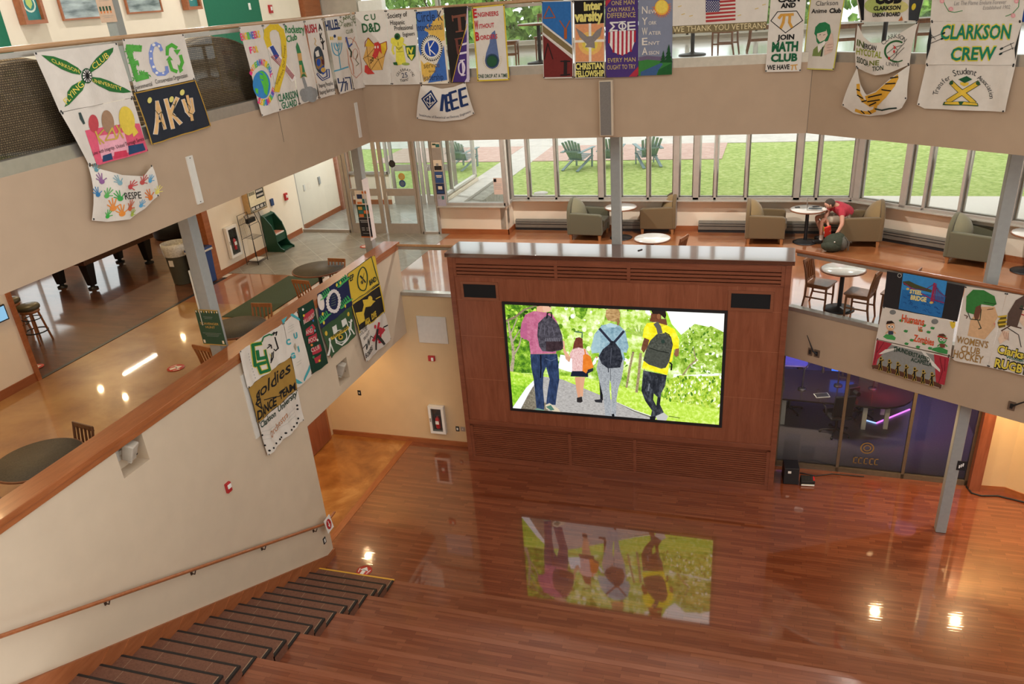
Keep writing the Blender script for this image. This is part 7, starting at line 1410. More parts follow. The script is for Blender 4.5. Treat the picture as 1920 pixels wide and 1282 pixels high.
for x, y, c in ((992, 480, 'd8d0c4'), (1000, 535, 'd8b83c'), (1085, 580, '3a6aa8'), (1102, 670, '7aa8b8'), (1125, 755, 'd8d0c4'), (1075, 800, 'c8783c'), (1135, 940, 'd8b83c'), (1090, 910, '3c7a4c'), (1068, 640, '2c7a6c')): B.ell(x, y, 9, 12, c, 3, n=10)
B.build()
B = Ban('club_banner', 'dark blue banner with a white flower wreath and green leaves', [(515, 285), (685, 175)], [(540, 490), (720, 350)], QP, z=ZH, col='252a4c', amp=.012)
B.z = ZI; B.ell(1160, 415, 28, 75, 'dcd0c8', 2, -12)
for k in range(20): a = k*math.pi/10; B.ell(1273+56*math.cos(a), 405+92*math.sin(a), 15, 17, 'd8d0cc', 3, n=8)
B.ring(1273, 405, 56, 92, 6, '8c3c5c', 2); random.seed(9)
for cx, cy, sx in ((1195, 560, 1), (1355, 235, 1), (1385, 425, -1), (1200, 350, -1)):
    for k in range(6): x, y = cx-40+14*k, cy+30-14*k; B.ell(x-8, y-10, 6, 22, '3a9a54', 2, -30).ell(x+10, y+8, 6, 22, '4aa85c', 2, 60)
for x, y in ((1180, 520), (1190, 600), (1300, 260), (1332, 240), (1385, 450)): B.ell(x, y, 8, 16, 'd8c048', 3)
for k in range(5): B.line([(1250, 360+22*k), (1290, 345+22*k)], 5, '5a6a5c', 2)
B.build()
B = Ban('club_banner', 'olive green banner with white fencers around a shield', [(540, 490), (720, 350)], [(590, 660), (745, 525)], QP, z=ZH, col='3a5438', amp=.014, ph=2)
B.z = ZI; WH_ = 'd4d4cc'; B.line([(1270, 640), (1300, 780), (1350, 800), (1420, 700), (1385, 570)], 12, WH_, 2).poly([(1265, 640), (1300, 615), (1310, 670), (1290, 700)], WH_, 2).poly([(1340, 580), (1385, 555), (1388, 610), (1350, 640)], WH_, 2).ring(1335, 720, 45, 55, 8, WH_, 2).line([(1260, 740), (1400, 640)], 26, 'c8a83c', 3).text('FENCING', 1268, 735, 1398, 645, 22, '33402c', .03, 5).ell(1335, 730, 18, 22, 'c8a83c', 4).ell(1335, 728, 9, 12, BK, 5)
B.line([(1245, 755), (1225, 850), (1215, 890)], 16, WH_, 2).line([(1240, 780), (1270, 860)], 16, WH_, 2).ell(1238, 752, 12, 16, WH_, 3).line([(1430, 590), (1425, 660), (1415, 640)], 14, WH_, 2).line([(1425, 650), (1455, 700)], 13, WH_, 2).ell(1435, 580, 10, 14, WH_, 3).line([(1435, 610), (1412, 590)], 8, WH_, 2).ell(1207, 695, 14, 22, 'c8a83c', 2).ell(1410, 522, 10, 20, 'c8a83c', 2); B.build()
B = Ban('club_banner', 'bright yellow banner with a dark crossed ring emblem', [(690, 168), (850, 56)], [(722, 347), (880, 222)], QP, z=ZH, col='d0b03c', amp=.012)
B.z = ZI; B.line([(1398, 160), (1610, 5), (1680, 245), (1442, 420)], 6, '2c4434', 1, True).ring(1535, 205, 46, 106, 9, '24402c', 2).line([(1510, 180), (1560, 235)], 14, '24302c', 2).line([(1550, 150), (1520, 245)], 5, '8a7430', 3).ell(1525, 235, 10, 16, '24302c', 2).text('PEP', 1408, 240, 1458, 205, 52, '24302c', .03).text('BAND', 1602, 265, 1662, 225, 46, '24302c', .04); B.build()
B = Ban('club_banner', 'black banner with a yellow leaping diver', [(722, 347), (880, 222)], [(755, 505), (910, 390)], QP, z=ZH, col='2a2624', amp=.012, ph=1)
B.z = ZI; YD = 'd0b03c'; B.line([(1440, 440), (1690, 262), (1732, 500), (1498, 690)], 8, YD, 1, True).ell(1602, 385, 22, 28, YD, 2).poly([(1535, 395), (1590, 385), (1650, 405), (1600, 450), (1560, 460), (1545, 520), (1555, 580), (1500, 620), (1500, 590), (1535, 555), (1530, 530), (1475, 535), (1470, 510), (1530, 500), (1545, 440)], YD, 2).line([(1655, 385), (1695, 365)], 8, YD, 2).text('AIGA', 1560, 622, 1602, 595, 50, YD, .05).text('DIVE', 1610, 570, 1658, 540, 50, YD, .05); B.build()
B = Ban('club_banner', 'white banner with a red slanted figure and black scribbled letters', [(755, 507), (910, 392)], [(805, 682), (955, 545)], QP, z=ZH, amp=.014, ph=3)
B.z = ZI; RE = 'b83440'; B.ell(1645, 635, 10, 18, RE, 2).line([(1660, 700), (1675, 600)], 16, RE, 2).line([(1635, 760), (1690, 650)], 26, RE, 2).line([(1690, 690), (1720, 660)], 34, RE, 2).line([(1720, 640), (1760, 622)], 10, BK, 2).line([(1690, 780), (1690, 680)], 16, RE, 2).line([(1665, 660), (1662, 840)], 16, '3a3634', 3).line([(1672, 720), (1725, 790)], 22, '3a3634', 3).line([(1640, 720), (1720, 790)], 10, RE, 2)
B.text('DOCTORS', 1508, 720, 1578, 660, 40, BK).text('W/OUT', 1540, 765, 1600, 695, 34, BK).line([(1535, 830), (1560, 790), (1565, 840), (1580, 745), (1590, 800), (1610, 720), (1640, 740)], 6, BK, 3).text('BORDERS', 1565, 920, 1632, 840, 44, BK, .02); B.build()
# --- right balcony
B = Ban('club_banner', 'black banner with a blue painted suspension bridge in the middle', [(893, 113), (1477, 225)], [(860, 380), (1420, 490)], QS, z=ZJ, col='2e2b2c', amp=.005)
B.poly([(1015, 125), (1345, 188), (1300, 462), (980, 395)], '3a86c4').poly([(1010, 190), (1060, 185), (1110, 210), (1150, 240), (1230, 255), (1225, 275), (1130, 250), (1020, 215)], '4a4a2c', 2).poly([(1008, 250), (1330, 310), (1302, 460), (982, 395)], '2a6aa8', 2).ring(988, 145, 14, 14, 4, 'b8b4b0', 2)
B.line([(1250, 205), (1225, 350)], 16, '9c2c4c', 4).line([(1265, 208), (1240, 352)], 6, '9c2c4c', 4).line([(1020, 200), (1090, 245), (1225, 320), (1320, 350)], 7, '8c2c5c', 4).line([(1050, 240), (1180, 250), (1250, 208), (1280, 265), (1335, 305)], 5, '6a2c5c', 4).ell(1226, 348, 14, 9, 'c8b060', 5).ell(1050, 245, 12, 9, 'c8b060', 5)
for k in range(8): B.line([(1255+9*k, 212+11*k), (1250+9*k, 335+3*k)], 3, '6a2c5c', 4)
random.seed(4)
for k in range(26): x = random.uniform(1000, 1290); y = 275+(x-1000)*.2+random.uniform(0, 110); B.line([(x, y), (x+14, y+random.uniform(-8, 14)), (x+24, y+10)], 4, '1f4a84', 3)
B.text('STEEL', 1064, 275, 1158, 290, 30, 'd8cc8c', .05, 6).text('BRIDGE', 1070, 322, 1188, 342, 34, 'd8cc8c', .05, 6); B.build()
B = Ban('club_banner', 'white banner with red lettering and two small painted figures with big eyes', [(860, 380), (1407, 490)], [(810, 622), (1370, 748)], QS, z=ZJ, amp=.005)
for s, x0, y0, x1, y1, h in (('Humans', 1000, 490, 1170, 520, 58), ('VS.', 1122, 560, 1160, 568, 36), ('Zombies', 1090, 635, 1242, 672, 52)): B.text(s, x0, y0, x1, y1, h, 'cc5430', .03)
for x, y in ((1000, 482), (1075, 492), (1170, 518), (1035, 560), (1145, 555), (1205, 568), (1235, 538), (1080, 628), (1170, 655), (1040, 655), (1125, 680), (1215, 690)): B.poly([(x-18, y), (x-6, y-10), (x+18, y-4), (x+10, y+12), (x-8, y+10)], '3f8a4c', 1)
B.ell(937, 420, 24, 18, '7a7a78').ell(1252, 490, 26, 20, '7a7a78').poly([(1365, 490), (1408, 492), (1405, 530), (1385, 545), (1370, 520)], 'd8b83c')
for cx, cy, skn, hair, cl in ((920, 525, 'd8a880', '33241c', '3a4254'), (1308, 622, '4a9a54', '5a3a2c', '7a4438')):
    B.ell(cx, cy, 32, 36, skn, 2).poly([(cx-34, cy-15), (cx-25, cy-38), (cx+10, cy-42), (cx+34, cy-20), (cx+20, cy-22)], hair, 3).ell(cx-10, cy+2, 11, 12, 'e8e4dc', 4).ell(cx+14, cy+4, 11, 12, 'e8e4dc', 4).ell(cx-9, cy+3, 5, 6, BK, 5).ell(cx+14, cy+5, 5, 6, BK, 5).poly([(cx-22, cy+34), (cx+24, cy+36), (cx+18, cy+64), (cx-16, cy+64)], cl, 2).line([(cx-20, cy+40), (cx-36, cy+54)], 9, skn, 2).line([(cx+22, cy+40), (cx+36, cy+54)], 9, skn, 2)
B.line([(1275, 600), (1345, 615)], 10, 'b83c34', 4).poly([(862, 605), (885, 585), (935, 592), (958, 612), (950, 632), (890, 622)], '4a9a54', 1).poly([(1235, 690), (1290, 680), (1350, 705), (1345, 735), (1280, 725), (1225, 705)], '3f8a4c', 1); B.build()
B = Ban('club_banner', 'banner of seven black singers on a stage between red curtains', [(808, 625), (1368, 757)], [(780, 840), (1300, 995)], QS, z=ZJ, amp=.005, ph=1)
B.poly([(818, 640), (1355, 765), (1290, 980), (790, 830)], '8c8c88').poly([(818, 628), (932, 655), (880, 700), (830, 735), (815, 815), (785, 815)], 'a83440', 2).poly([(1245, 735), (1362, 762), (1325, 965), (1260, 955), (1300, 870), (1262, 800)], 'a83440', 2).poly([(782, 815), (840, 815), (1250, 940), (1305, 965), (1300, 990), (785, 838)], '5a3a2c', 3).poly([(830, 735), (880, 700), (1010, 680), (960, 700), (850, 735)], 'd8d4cc', 3).poly([(1140, 700), (1170, 710), (1290, 850), (1290, 870), (1230, 820)], 'd8d4cc', 3)
for a in ([(830, 640), (800, 800)], [(870, 645), (820, 720)], [(1290, 760), (1310, 860), (1280, 950)], [(1330, 770), (1325, 860)]): B.line(a, 5, '7a2430', 4)
B.text('The', 940, 718, 990, 710, 40, '1f3a2c', .03, 5).text('UNDERSTAFFED', 985, 715, 1212, 795, 34, '1f3a2c', .02, 5).text('ACAPELLA', 1072, 785, 1228, 828, 30, '1f3a2c', .02, 5)
for i in range(7):
    x, y = 845+64*i, 790+19.5*i
    for wd, c, l in ((15, 'b8983c', 4), (9, BK, 5)):
        B.line([(x, y-5), (x+2, y+28)], wd+4, c, l).line([(x+2, y+25), (x-10, y+60)], wd, c, l).line([(x+2, y+25), (x+8, y+62)], wd, c, l).line([(x, y), (x+(18 if i % 2 else 22), y-12-(6 if i == 3 else 0))], wd-3, c, l).line([(x, y), (x-14, y+22)], wd-3, c, l); B.ell(x+2, y-24, wd*.75, wd*.95, c, l, n=10)
B.build()
B = Ban('club_banner', 'white banner with a player profile in a green helmet', [(1480, 224), (1790, 274)], [(1380, 768), (1400, 785), (1652, 832)], QS, z=ZJ, amp=.006)
B.poly([(1520, 480), (1600, 380), (1700, 380), (1725, 455), (1705, 470), (1705, 530), (1680, 545), (1640, 550), (1625, 625), (1500, 595)], 'd0a880').poly([(1485, 400), (1490, 300), (1540, 250), (1620, 255), (1700, 300), (1715, 360), (1690, 375), (1600, 360), (1590, 430), (1560, 440), (1490, 420)], '3a7a3c', 2).poly([(1560, 380), (1595, 365), (1600, 400), (1580, 470), (1555, 480), (1545, 440)], '6a4434', 3).line([(1500, 420), (1520, 470), (1590, 480), (1600, 400)], 6, '2c3a2c', 3).line([(1570, 470), (1600, 540), (1580, 545)], 6, '2c3a2c', 3).line([(1645, 400), (1690, 395)], 5, '4a3428', 3).line([(1620, 345), (1710, 360)], 4, '1f3a24', 3).poly([(1690, 500), (1708, 505), (1702, 520)], 'c87c74', 3).line([(1475, 440), (1500, 450), (1490, 465)], 6, '5a3a2c', 3)
for s, x0, y0, x1, y1, h in (("WOMEN'S", 1412, 645, 1648, 690, 52), ('CLUB', 1445, 712, 1588, 738, 50), ('HOCKEY', 1388, 755, 1610, 806, 58)): B.text(s, x0, y0, x1, y1, h, '9c7844', .02)
B.build()
B = Ban('club_banner', 'white banner with a long haired player and yellow outlined letters', [(1792, 274), (2090, 330)], [(1652, 832), (1960, 905)], QS, z=ZJ, amp=.006, ph=2)
B.poly([(1720, 500), (1750, 450), (1790, 440), (1780, 530), (1730, 540)], '6a5a24', 2)
for y in (455, 485, 515): B.line([(1730, y), (1790, y-8)], 12, 'd0b03c', 3)
B.poly([(1860, 340), (1920, 300), (2010, 330), (2030, 480), (1930, 540), (1880, 480), (1870, 400)], 'dcc0a8', 2).poly([(1860, 330), (1920, 295), (1945, 310), (1890, 360), (1880, 460), (1870, 530), (1790, 520), (1800, 430), (1840, 380)], '5a4840', 3).line([(1890, 390), (1925, 400)], 9, '1f2c28', 4).ell(1905, 375, 12, 7, '3a4a38', 4).line([(1905, 435), (1935, 445)], 9, 'a83438', 4).line([(1750, 560), (1820, 520), (1900, 540)], 8, '4a2c24', 2).poly([(1725, 620), (1760, 560), (1810, 560), (1800, 620), (1740, 660)], 'dcc0a8', 2)
for k in range(4): B.line([(1760+14*k, 560+6*k), (1775+10*k, 620+4*k)], 4, 'a87c68', 3)
B.line([(1800, 540), (1880, 590), (1900, 680)], 6, '3a3434', 2).text('Clarkson', 1715, 725, 1995, 790, 66, BK, .08, 2).text('Clarkson', 1717, 722, 1993, 787, 60, 'd8c44c', .03, 4).text("Women's", 1782, 765, 1940, 800, 26, '2c6a5c', .02, 3).text('RUGBY', 1695, 830, 1960, 890, 72, BK, .08, 2).text('RUGBY', 1698, 826, 1958, 886, 64, 'd8c44c', .03, 4); B.build()
# ------------------------------------------------------------------ the lit video screen
SCR = .95
vs_ = thing('video_screen', 'large lit video screen showing four walkers with backpacks in a park', 'screen', ((SX0+SX1)/2, 0, (SZ0+SZ1)/2))
so_ = Vector(vs_.location)
b = MB(); fw = .055
for a in ((SX0, SZ0, SX1, SZ0+fw), (SX0, SZ1-fw, SX1, SZ1), (SX0, SZ0+fw, SX0+fw, SZ1-fw), (SX1-fw, SZ0+fw, SX1, SZ1-fw)): b.b2((a[0]-so_.x, -.02, a[1]-so_.z), (a[2]-so_.x, .06, a[3]-so_.z), M_black)
b.build('frame', vs_)
sc_b = MB()
def _homog(src):
    # projective map of the drawing sheet's four corners onto the unit square (0,0)-(1,1), origin at the top left
    (x0, y0), (x1, y1), (x2, y2), (x3, y3) = src; dx1, dx2, sx = x1-x2, x3-x2, x0-x1+x2-x3; dy1, dy2, sy = y1-y2, y3-y2, y0-y1+y2-y3
    den = dx1*dy2-dx2*dy1; g = (sx*dy2-dx2*sy)/den; h = (dx1*sy-sx*dy1)/den
    return Matrix(((x1-x0+g*x1, x3-x0+h*x3, x0), (y1-y0+g*y1, y3-y0+h*y3, y0), (g, h, 1))).inverted()
HM = _homog(((38, 52), (1868, 120), (1815, 1075), (115, 945)))
def SP(x, y, L):
    v = HM @ Vector((x, y, 1)); u, w = v.x/v.z, v.y/v.z; u = min(.992, max(.008, u)); w = min(.985, max(.015, w))
    return Vector((SX0+(SX1-SX0)*u-so_.x, -.004-.0007*L, SZ1-(SZ1-SZ0)*w-so_.z))
def em(col, col2=None, ns=9, st=(1, 1, 1), d=6):
    return emit_mat('screen_'+col+(str(ns)+(col2 if isinstance(col2, str) else col2[0]) if col2 else ''), col, SCR, col2, ns, st, d)
def sp(pts, m, L=1): sc_b.add([SP(x, y, L) for x, y in pts], [tuple(range(len(pts)))], m if not isinstance(m, str) else em(m))
def sl(pts, w, m, L=1):
    m = m if not isinstance(m, str) else em(m)
    ws = w if isinstance(w, (list, tuple)) else [w]*len(pts); l_ = []; r_ = []
    for i, (x, y) in enumerate(pts):
        x0, y0 = pts[max(i-1, 0)]; x1, y1 = pts[min(i+1, len(pts)-1)]; d = math.hypot(x1-x0, y1-y0) or 1; nx, ny = -(y1-y0)/d*ws[i]/2, (x1-x0)/d*ws[i]/2; l_.append((x+nx, y+ny)); r_.append((x-nx, y-ny))
    for i in range(len(pts)-1): sp([l_[i], l_[i+1], r_[i+1], r_[i]], m, L)
def sel(x, y, rx, ry, m, L=1, rot=0, n=24):
    c, q = math.cos(math.radians(rot)), math.sin(math.radians(rot)); sp([(x+rx*math.cos(2*math.pi*i/n)*c-ry*math.sin(2*math.pi*i/n)*q, y+rx*math.cos(2*math.pi*i/n)*q+ry*math.sin(2*math.pi*i/n)*c) for i in range(n)], m, L)
F_mid = em('4a7a1c', ['86b030', 'c4de78', 'f0f7dc'], 4.5, d=8); F_dark = em('27461a', ['4a7a20', '86b432', 'd4e878'], 6, d=9); F_lt = em('7aa82c', ['a8cc48', 'd8ea98', 'f8fbec'], 5, d=8)
F_bush = em('5c8414', ['94b82c', 'c8dc5c', 'f0f6c0'], 9, d=9); F_tree = em('4a7020', ['7ca02c', 'b0cc5c', 'e8f2cc'], 7, d=9); F_lawn = em('9cc434', ['bcdc50', 'e0f094'], 14, d=6); F_lawn2 = em('7cb428', ['a8d43c', 'd4ec7c'], 14, d=6)
F_path = em('8a8684', ['a8a4a0', 'c4c0bc'], 16, (1, 1, 5), 6); F_pathd = em('5c5448', ['7c7464', '968e7c'], 30, d=6)
sp([(48, 60), (1856, 126), (1806, 1070), (120, 942)], F_mid, 0)
sp([(50, 60), (420, 75), (360, 200), (330, 420), (300, 640), (108, 640), (80, 400)], F_dark, 1)
sp([(440, 78), (880, 92), (860, 330), (640, 420), (560, 520), (470, 250)], F_lt, 1); sp([(620, 90), (740, 95), (720, 160), (690, 200), (640, 170)], F_dark, 2)
sp([(1000, 98), (1300, 108), (1290, 700), (1100, 740), (1010, 600)], F_lt, 1)
sp([(1370, 112), (1856, 126), (1848, 330), (1740, 260), (1600, 230), (1480, 330), (1460, 480), (1440, 300)], em('f4f8f0', ['fdfefb'], 4), 2)
sp([(1470, 430), (1540, 330), (1590, 265), (1660, 300), (1730, 245), (1840, 300), (1828, 640), (1640, 600), (1500, 660), (1480, 560)], F_tree, 3)
sp([(1430, 640), (1520, 650), (1830, 630), (1826, 690), (1420, 700)], em('dfe8d8', ['f8faf6', 'c4d8a4'], 8), 3); sp([(1385, 690), (1480, 650), (1640, 660), (1822, 650), (1810, 930), (1600, 900), (1345, 850), (1340, 760)], F_bush, 4)
sp([(107, 625), (300, 660), (640, 660), (1000, 740), (1340, 830), (1810, 930), (1804, 1068), (1240, 1010), (120, 940)], F_lawn, 3); sp([(107, 640), (300, 690), (290, 720), (130, 930), (118, 930)], F_lawn2, 4); sp([(112, 735), (270, 750), (150, 900), (126, 930)], em('5c9420', ['86bc2c', 'b4dc50'], 16), 5)
sp([(380, 668), (530, 690), (700, 760), (990, 880), (1245, 990), (1245, 1030), (130, 935), (240, 790), (300, 720)], F_path, 5); sp([(300, 745), (240, 800), (190, 935), (420, 950), (400, 880), (330, 880)], F_pathd, 6); sp([(300, 700), (240, 760), (130, 925), (130, 938), (195, 938), (260, 810), (305, 735)], 'e8e8e8', 7); sl([(980, 880), (1110, 945), (1245, 992)], [4, 7, 10], '5c5c4c', 7); sl([(975, 876), (1110, 938), (1245, 984)], [4, 5, 6], 'ecece0', 7)
# out of focus leaves
rl = random.Random(11)
LV = [em(c) for c in ('c4e068', 'f0f8d0', '84b428', '568418', 'fafcf0', '9cc83c')]; LD = [em(c) for c in ('3c6418', '5c8c20', '86b82c', 'c4e45c', '284814')]; LT = [em(c) for c in ('a8cc54', 'e4f2b8', '78a42c', '4a7820', '90b83c', 'f6fbe4')]
for k in range(150): x, y = rl.uniform(440, 1300), rl.uniform(85, 600); r = rl.uniform(5, 20); sel(x, y, r, r*rl.uniform(.7, 1.2), LV[k % 6], 2+k % 3*.2, n=9)
for k in range(120): x, y = rl.uniform(70, 420), rl.uniform(80, 420); r = rl.uniform(5, 22); sel(x, y, r, r*.6, LD[k % 5], 2+k % 3*.2, rl.uniform(0, 180), n=8)
for k in range(170): x, y = rl.uniform(1480, 1828), rl.uniform(270, 640); r = rl.uniform(4, 15); (abs(x-1660)/190)**2+(abs(y-450)/210)**2 < 1 and sel(x, y, r*1.3, r*.7, LT[k % 6], 3+.1*(k % 7), rl.uniform(0, 180), n=7)
for k in range(190): x = rl.uniform(1350, 1815); y = rl.uniform(660, 850+.15*(x-1350)); r = rl.uniform(4, 14); sel(x, y, r*.7, r*1.3, LT[k % 6], 4+.1*(k % 7), rl.uniform(-40, 40), n=7)
# trunks
BR = em('8a7c64', ['b4a68c', '6a5c48'], 20); sl([(118, 628), (135, 520), (130, 420), (105, 300), (90, 200)], [34, 24, 22, 18, 10], BR, 5); sl([(135, 500), (180, 420), (200, 340)], [16, 12, 8], BR, 5); sl([(70, 215), (150, 180), (220, 120), (320, 85)], [16, 20, 16, 10], em('6a5c44', ['988a6c'], 20), 5); sl([(130, 380), (160, 330), (190, 280)], [14, 10, 6], BR, 5); sl([(100, 350), (130, 280), (165, 190)], 9, BR, 5)
for pts, w in (([(1050, 755), (1075, 600), (1105, 460)], 18), ([(1130, 795), (1150, 640), (1165, 470)], 22), ([(1195, 560), (1190, 700)], 8), ([(1500, 655), (1560, 570), (1620, 520)], 12), ([(1610, 530), (1590, 430)], 8)): sl(pts, w, em('7c6c4c', ['a49470', '5c4c34'], 20), 4)
for k in range(9): a = -2.6+.3*k; sl([(1150, 330), (1150+130*math.cos(a), 330+110*math.sin(a)+20), (1150+190*math.cos(a), 360+160*math.sin(a)+60)], [10, 16, 3], em('7ca03c', ['b4cc64'], 20), 3)
sl([(1370, 140), (1400, 240), (1480, 330), (1490, 390)], [20, 34, 30, 4], em('8cc42c', ['b8e04c'], 12), 4); sl([(635, 298), (692, 305), (690, 350)], 12, '4a6a54', 5)
# walker in pink with the dark backpack
PK = em('a0506e', ['b86884', 'c47c96'], 10); JN = em('1c2438', ['2c3a58', '3c4c70'], 12, (1, 1, .4)); SKN = 'd8a484'; BKP = em('2a272c', ['48444c', '5c5860'], 16)
sp([(325, 75), (405, 78), (400, 125), (360, 140), (320, 130)], 'd4a084', 8); sp([(318, 72), (375, 73), (350, 88), (325, 92)], '3c2c20', 9); sp([(375, 82), (435, 84), (442, 110), (425, 135), (385, 140), (370, 110)], 'dcb094', 9); sp([(415, 84), (438, 86), (432, 100)], '2c2420', 10)
sp([(300, 130), (400, 140), (450, 155), (490, 220), (500, 330), (480, 480), (275, 485), (262, 380), (240, 365), (190, 345), (200, 230), (230, 160)], PK, 8); sp([(188, 320), (200, 230), (240, 230), (250, 360), (220, 365)], em('a4567a', ['b86484'], 10), 9)
sp([(272, 485), (490, 482), (500, 560), (508, 690), (490, 800), (478, 900), (402, 895), (415, 780), (430, 690), (400, 590), (380, 640), (375, 760), (388, 900), (385, 945), (325, 935), (312, 800), (300, 690), (280, 590)], JN, 8); sl([(355, 490), (360, 600), (355, 680)], 10, '14141c', 9); sl([(395, 520), (440, 540), (485, 520)], 5, '54607c', 9)
sp([(395, 900), (430, 885), (500, 930), (520, 960), (470, 955), (400, 930)], 'c8bca4', 9); sp([(400, 915), (440, 900), (470, 940), (440, 945)], '4c7464', 10); sp([(310, 940), (330, 925), (385, 940), (390, 950)], '6c8c7c', 9)
sp([(385, 180), (415, 160), (450, 185), (500, 240), (530, 330), (540, 420), (525, 450), (450, 465), (370, 460), (345, 420), (328, 330), (335, 230)], BKP, 10); sp([(400, 380), (530, 375), (538, 440), (450, 462), (400, 455)], em('2c2024', ['443438'], 14), 11); sl([(405, 190), (410, 145), (440, 140), (445, 185)], 12, '18181c', 11)
for k in range(9): sl([(400+14*k, 350), (394+14*k, 380)], 4, '7c7880', 11)
for k in range(4): sl([(360+30*k, 240+8*k), (345+40*k, 330)], 5, '605c66', 11)
sp([(530, 370), (548, 375), (555, 450), (600, 510), (590, 545), (565, 530), (540, 460)], SKN, 9); sp([(515, 488), (540, 490), (610, 520), (612, 632), (560, 620), (500, 598)], em('e8eaf0', ['f4f5f8'], 6), 8); sp([(555, 500), (600, 510), (590, 548), (575, 540), (580, 520), (560, 525)], 'c89878', 12)
# small walker with orange backpack
sp([(640, 350), (668, 343), (695, 355), (700, 440), (665, 430), (615, 445), (625, 390)], em('5c2c24', ['7c4434'], 14), 7); sp([(615, 440), (660, 425), (720, 440), (755, 500), (745, 520), (740, 620), (605, 625), (600, 530), (590, 480)], em('b47c7c', ['dcb4b0', 'ecd4d0'], 30, (4, 1, 1)), 7); sp([(608, 622), (738, 622), (742, 670), (598, 665)], '1c2030', 8)
sl([(655, 670), (660, 760), (668, 840)], [44, 32, 20], 'cc9474', 7); sl([(695, 670), (688, 760), (690, 830)], [42, 30, 18], 'd09c7c', 7); sp([(650, 840), (690, 830), (697, 870), (680, 880), (650, 875)], '2c2828', 8)
sp([(700, 490), (720, 478), (760, 500), (785, 590), (740, 610), (725, 640), (695, 620)], em('cc6c20', ['e48434'], 10), 9); sp([(735, 610), (782, 595), (780, 620), (740, 640)], '2c2c34', 10); sl([(712, 440), (720, 490)], 10, 'd0742c', 9)
sp([(805, 500), (815, 510), (800, 560), (770, 580), (780, 540)], 'f0f0f0', 7); sl([(835, 640), (845, 760), (850, 860)], 22, '1c1c20', 7); sp([(790, 855), (855, 850), (855, 880), (800, 875)], '2c2c30', 8)
# walker in the denim jacket
DN = em('668694', ['88a6b2', 'a8c2c8'], 10); sp([(885, 115), (930, 98), (985, 108), (1000, 150), (995, 200), (960, 215), (900, 205), (880, 170)], em('8a6a44', ['b08c5c', 'c8a878'], 12, (1, 1, 3)), 10); sl([(970, 190), (985, 215), (980, 245)], [34, 26, 14], em('7c5c38', ['a07c50'], 20), 11)
sp([(850, 245), (910, 232), (985, 240), (1040, 290), (1068, 420), (1050, 470), (1025, 465), (1040, 530), (825, 520), (830, 470), (770, 475), (762, 430), (790, 320)], DN, 8); sp([(790, 320), (835, 300), (840, 460), (775, 475), (762, 435)], em('8caab4', ['a8c4c8'], 10), 9); sp([(880, 240), (920, 225), (985, 245), (960, 262), (900, 262)], em('a0bcc4', ['b8d0d4'], 12), 9)
sl([(830, 270), (900, 350), (935, 390)], 20, '2c2e3c', 10); sl([(1030, 290), (985, 345), (945, 390)], 20, '2c2e3c', 10); sp([(925, 370), (950, 375), (1000, 440), (1020, 520), (1000, 590), (900, 598), (850, 560), (825, 500), (860, 440), (910, 400)], em('14161c', ['2c2e36', '44464e'], 16), 11); sl([(905, 420), (900, 520), (905, 630)], 7, '34363e', 12); sl([(930, 430), (920, 560)], 6, '4c4e58', 12)
GL = em('7c8084', ['9a9ea2', 'b0b4b6'], 40); sp([(825, 520), (1030, 525), (1025, 600), (1010, 680), (985, 760), (970, 850), (965, 990), (925, 990), (930, 850), (925, 720), (915, 690), (912, 760), (925, 880), (920, 992), (880, 990), (865, 840), (835, 720), (808, 600)], GL, 8); sl([(920, 600), (922, 700)], 5, '54585c', 9); sl([(945, 990), (940, 970)], 20, '18181a', 9); sl([(805, 500), (812, 515)], 14, 'c89070', 9)
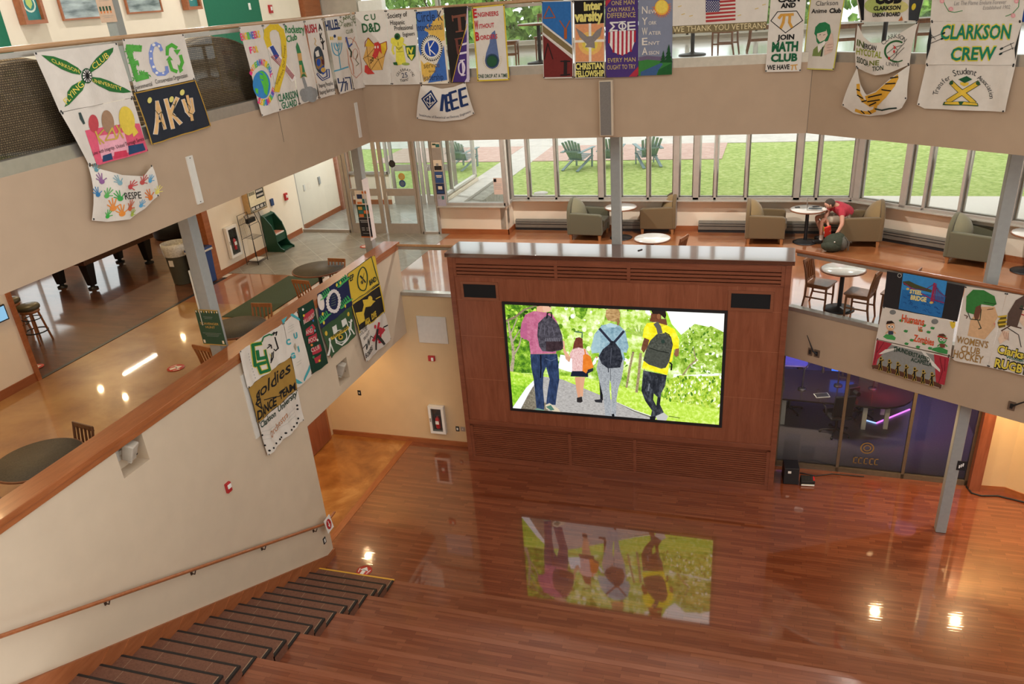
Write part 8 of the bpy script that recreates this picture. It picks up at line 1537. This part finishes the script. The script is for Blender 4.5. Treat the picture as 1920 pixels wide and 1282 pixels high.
# walker in yellow
YL = em('d8c818', ['ece024', 'f4ec50'], 8); sp([(1250, 120), (1300, 108), (1365, 118), (1372, 160), (1362, 190), (1320, 150), (1290, 150), (1260, 148)], '2a201c', 9); sp([(1250, 145), (1300, 140), (1330, 150), (1330, 215), (1270, 218), (1235, 210), (1245, 180)], em('5c3424', ['7c4c34'], 10), 8); sel(1310, 170, 15, 22, '8a5a3c', 10); sp([(1300, 190), (1370, 190), (1380, 240), (1310, 260)], '6c4430', 8)
sp([(1215, 225), (1290, 218), (1370, 240), (1440, 275), (1475, 360), (1472, 430), (1432, 440), (1420, 530), (1395, 560), (1380, 650), (1175, 595), (1200, 480), (1220, 365), (1180, 340), (1190, 270)], YL, 8); sp([(1195, 345), (1235, 362), (1220, 420), (1190, 470), (1168, 440), (1180, 390)], em('5c3828', ['7c5038'], 10), 9); sp([(1445, 435), (1475, 430), (1470, 490), (1450, 502), (1432, 480)], em('7c5038', ['94644a'], 10), 9)
sp([(1295, 315), (1360, 305), (1410, 335), (1425, 400), (1395, 540), (1365, 590), (1330, 598), (1230, 565), (1185, 530), (1205, 450), (1240, 370)], em('34362f', ['484a42', '5c5e54'], 24), 10); sp([(1235, 430), (1395, 465), (1380, 560), (1350, 590), (1200, 540), (1210, 490)], em('3c3e36', ['50524a'], 24), 11); sl([(1240, 430), (1320, 455), (1395, 468)], 6, '1c1e1a', 12); sl([(1285, 222), (1310, 260), (1322, 310)], 42, '5a5854', 11); sel(1345, 375, 16, 16, '2c3c34', 12); sl([(1360, 300), (1395, 320), (1400, 340)], 8, '242420', 12); sl([(1395, 545), (1415, 560), (1410, 610)], 14, '1c1e1a', 12)
BJ = em('16181c', ['2c2e34', '5c6068'], 9, (1, 1, .5), 8); sp([(1185, 612), (1375, 650), (1360, 740), (1330, 800), (1320, 890), (1350, 955), (1290, 985), (1278, 1020), (1240, 1010), (1255, 940), (1200, 860), (1170, 780), (1178, 690)], BJ, 9); sp([(1270, 800), (1300, 830), (1290, 900), (1265, 850)], 'a8c84c', 10); sl([(1235, 720), (1225, 780)], 10, '70747c', 10)
sp([(1285, 985), (1350, 955), (1385, 985), (1370, 1020), (1300, 1022)], 'b8b8b4', 10); sp([(1238, 990), (1280, 985), (1278, 1025), (1238, 1020)], '1c1c20', 10); sl([(1390, 985), (1480, 1000)], 7, '5c7424', 6)
sc_b.build('display', vs_)
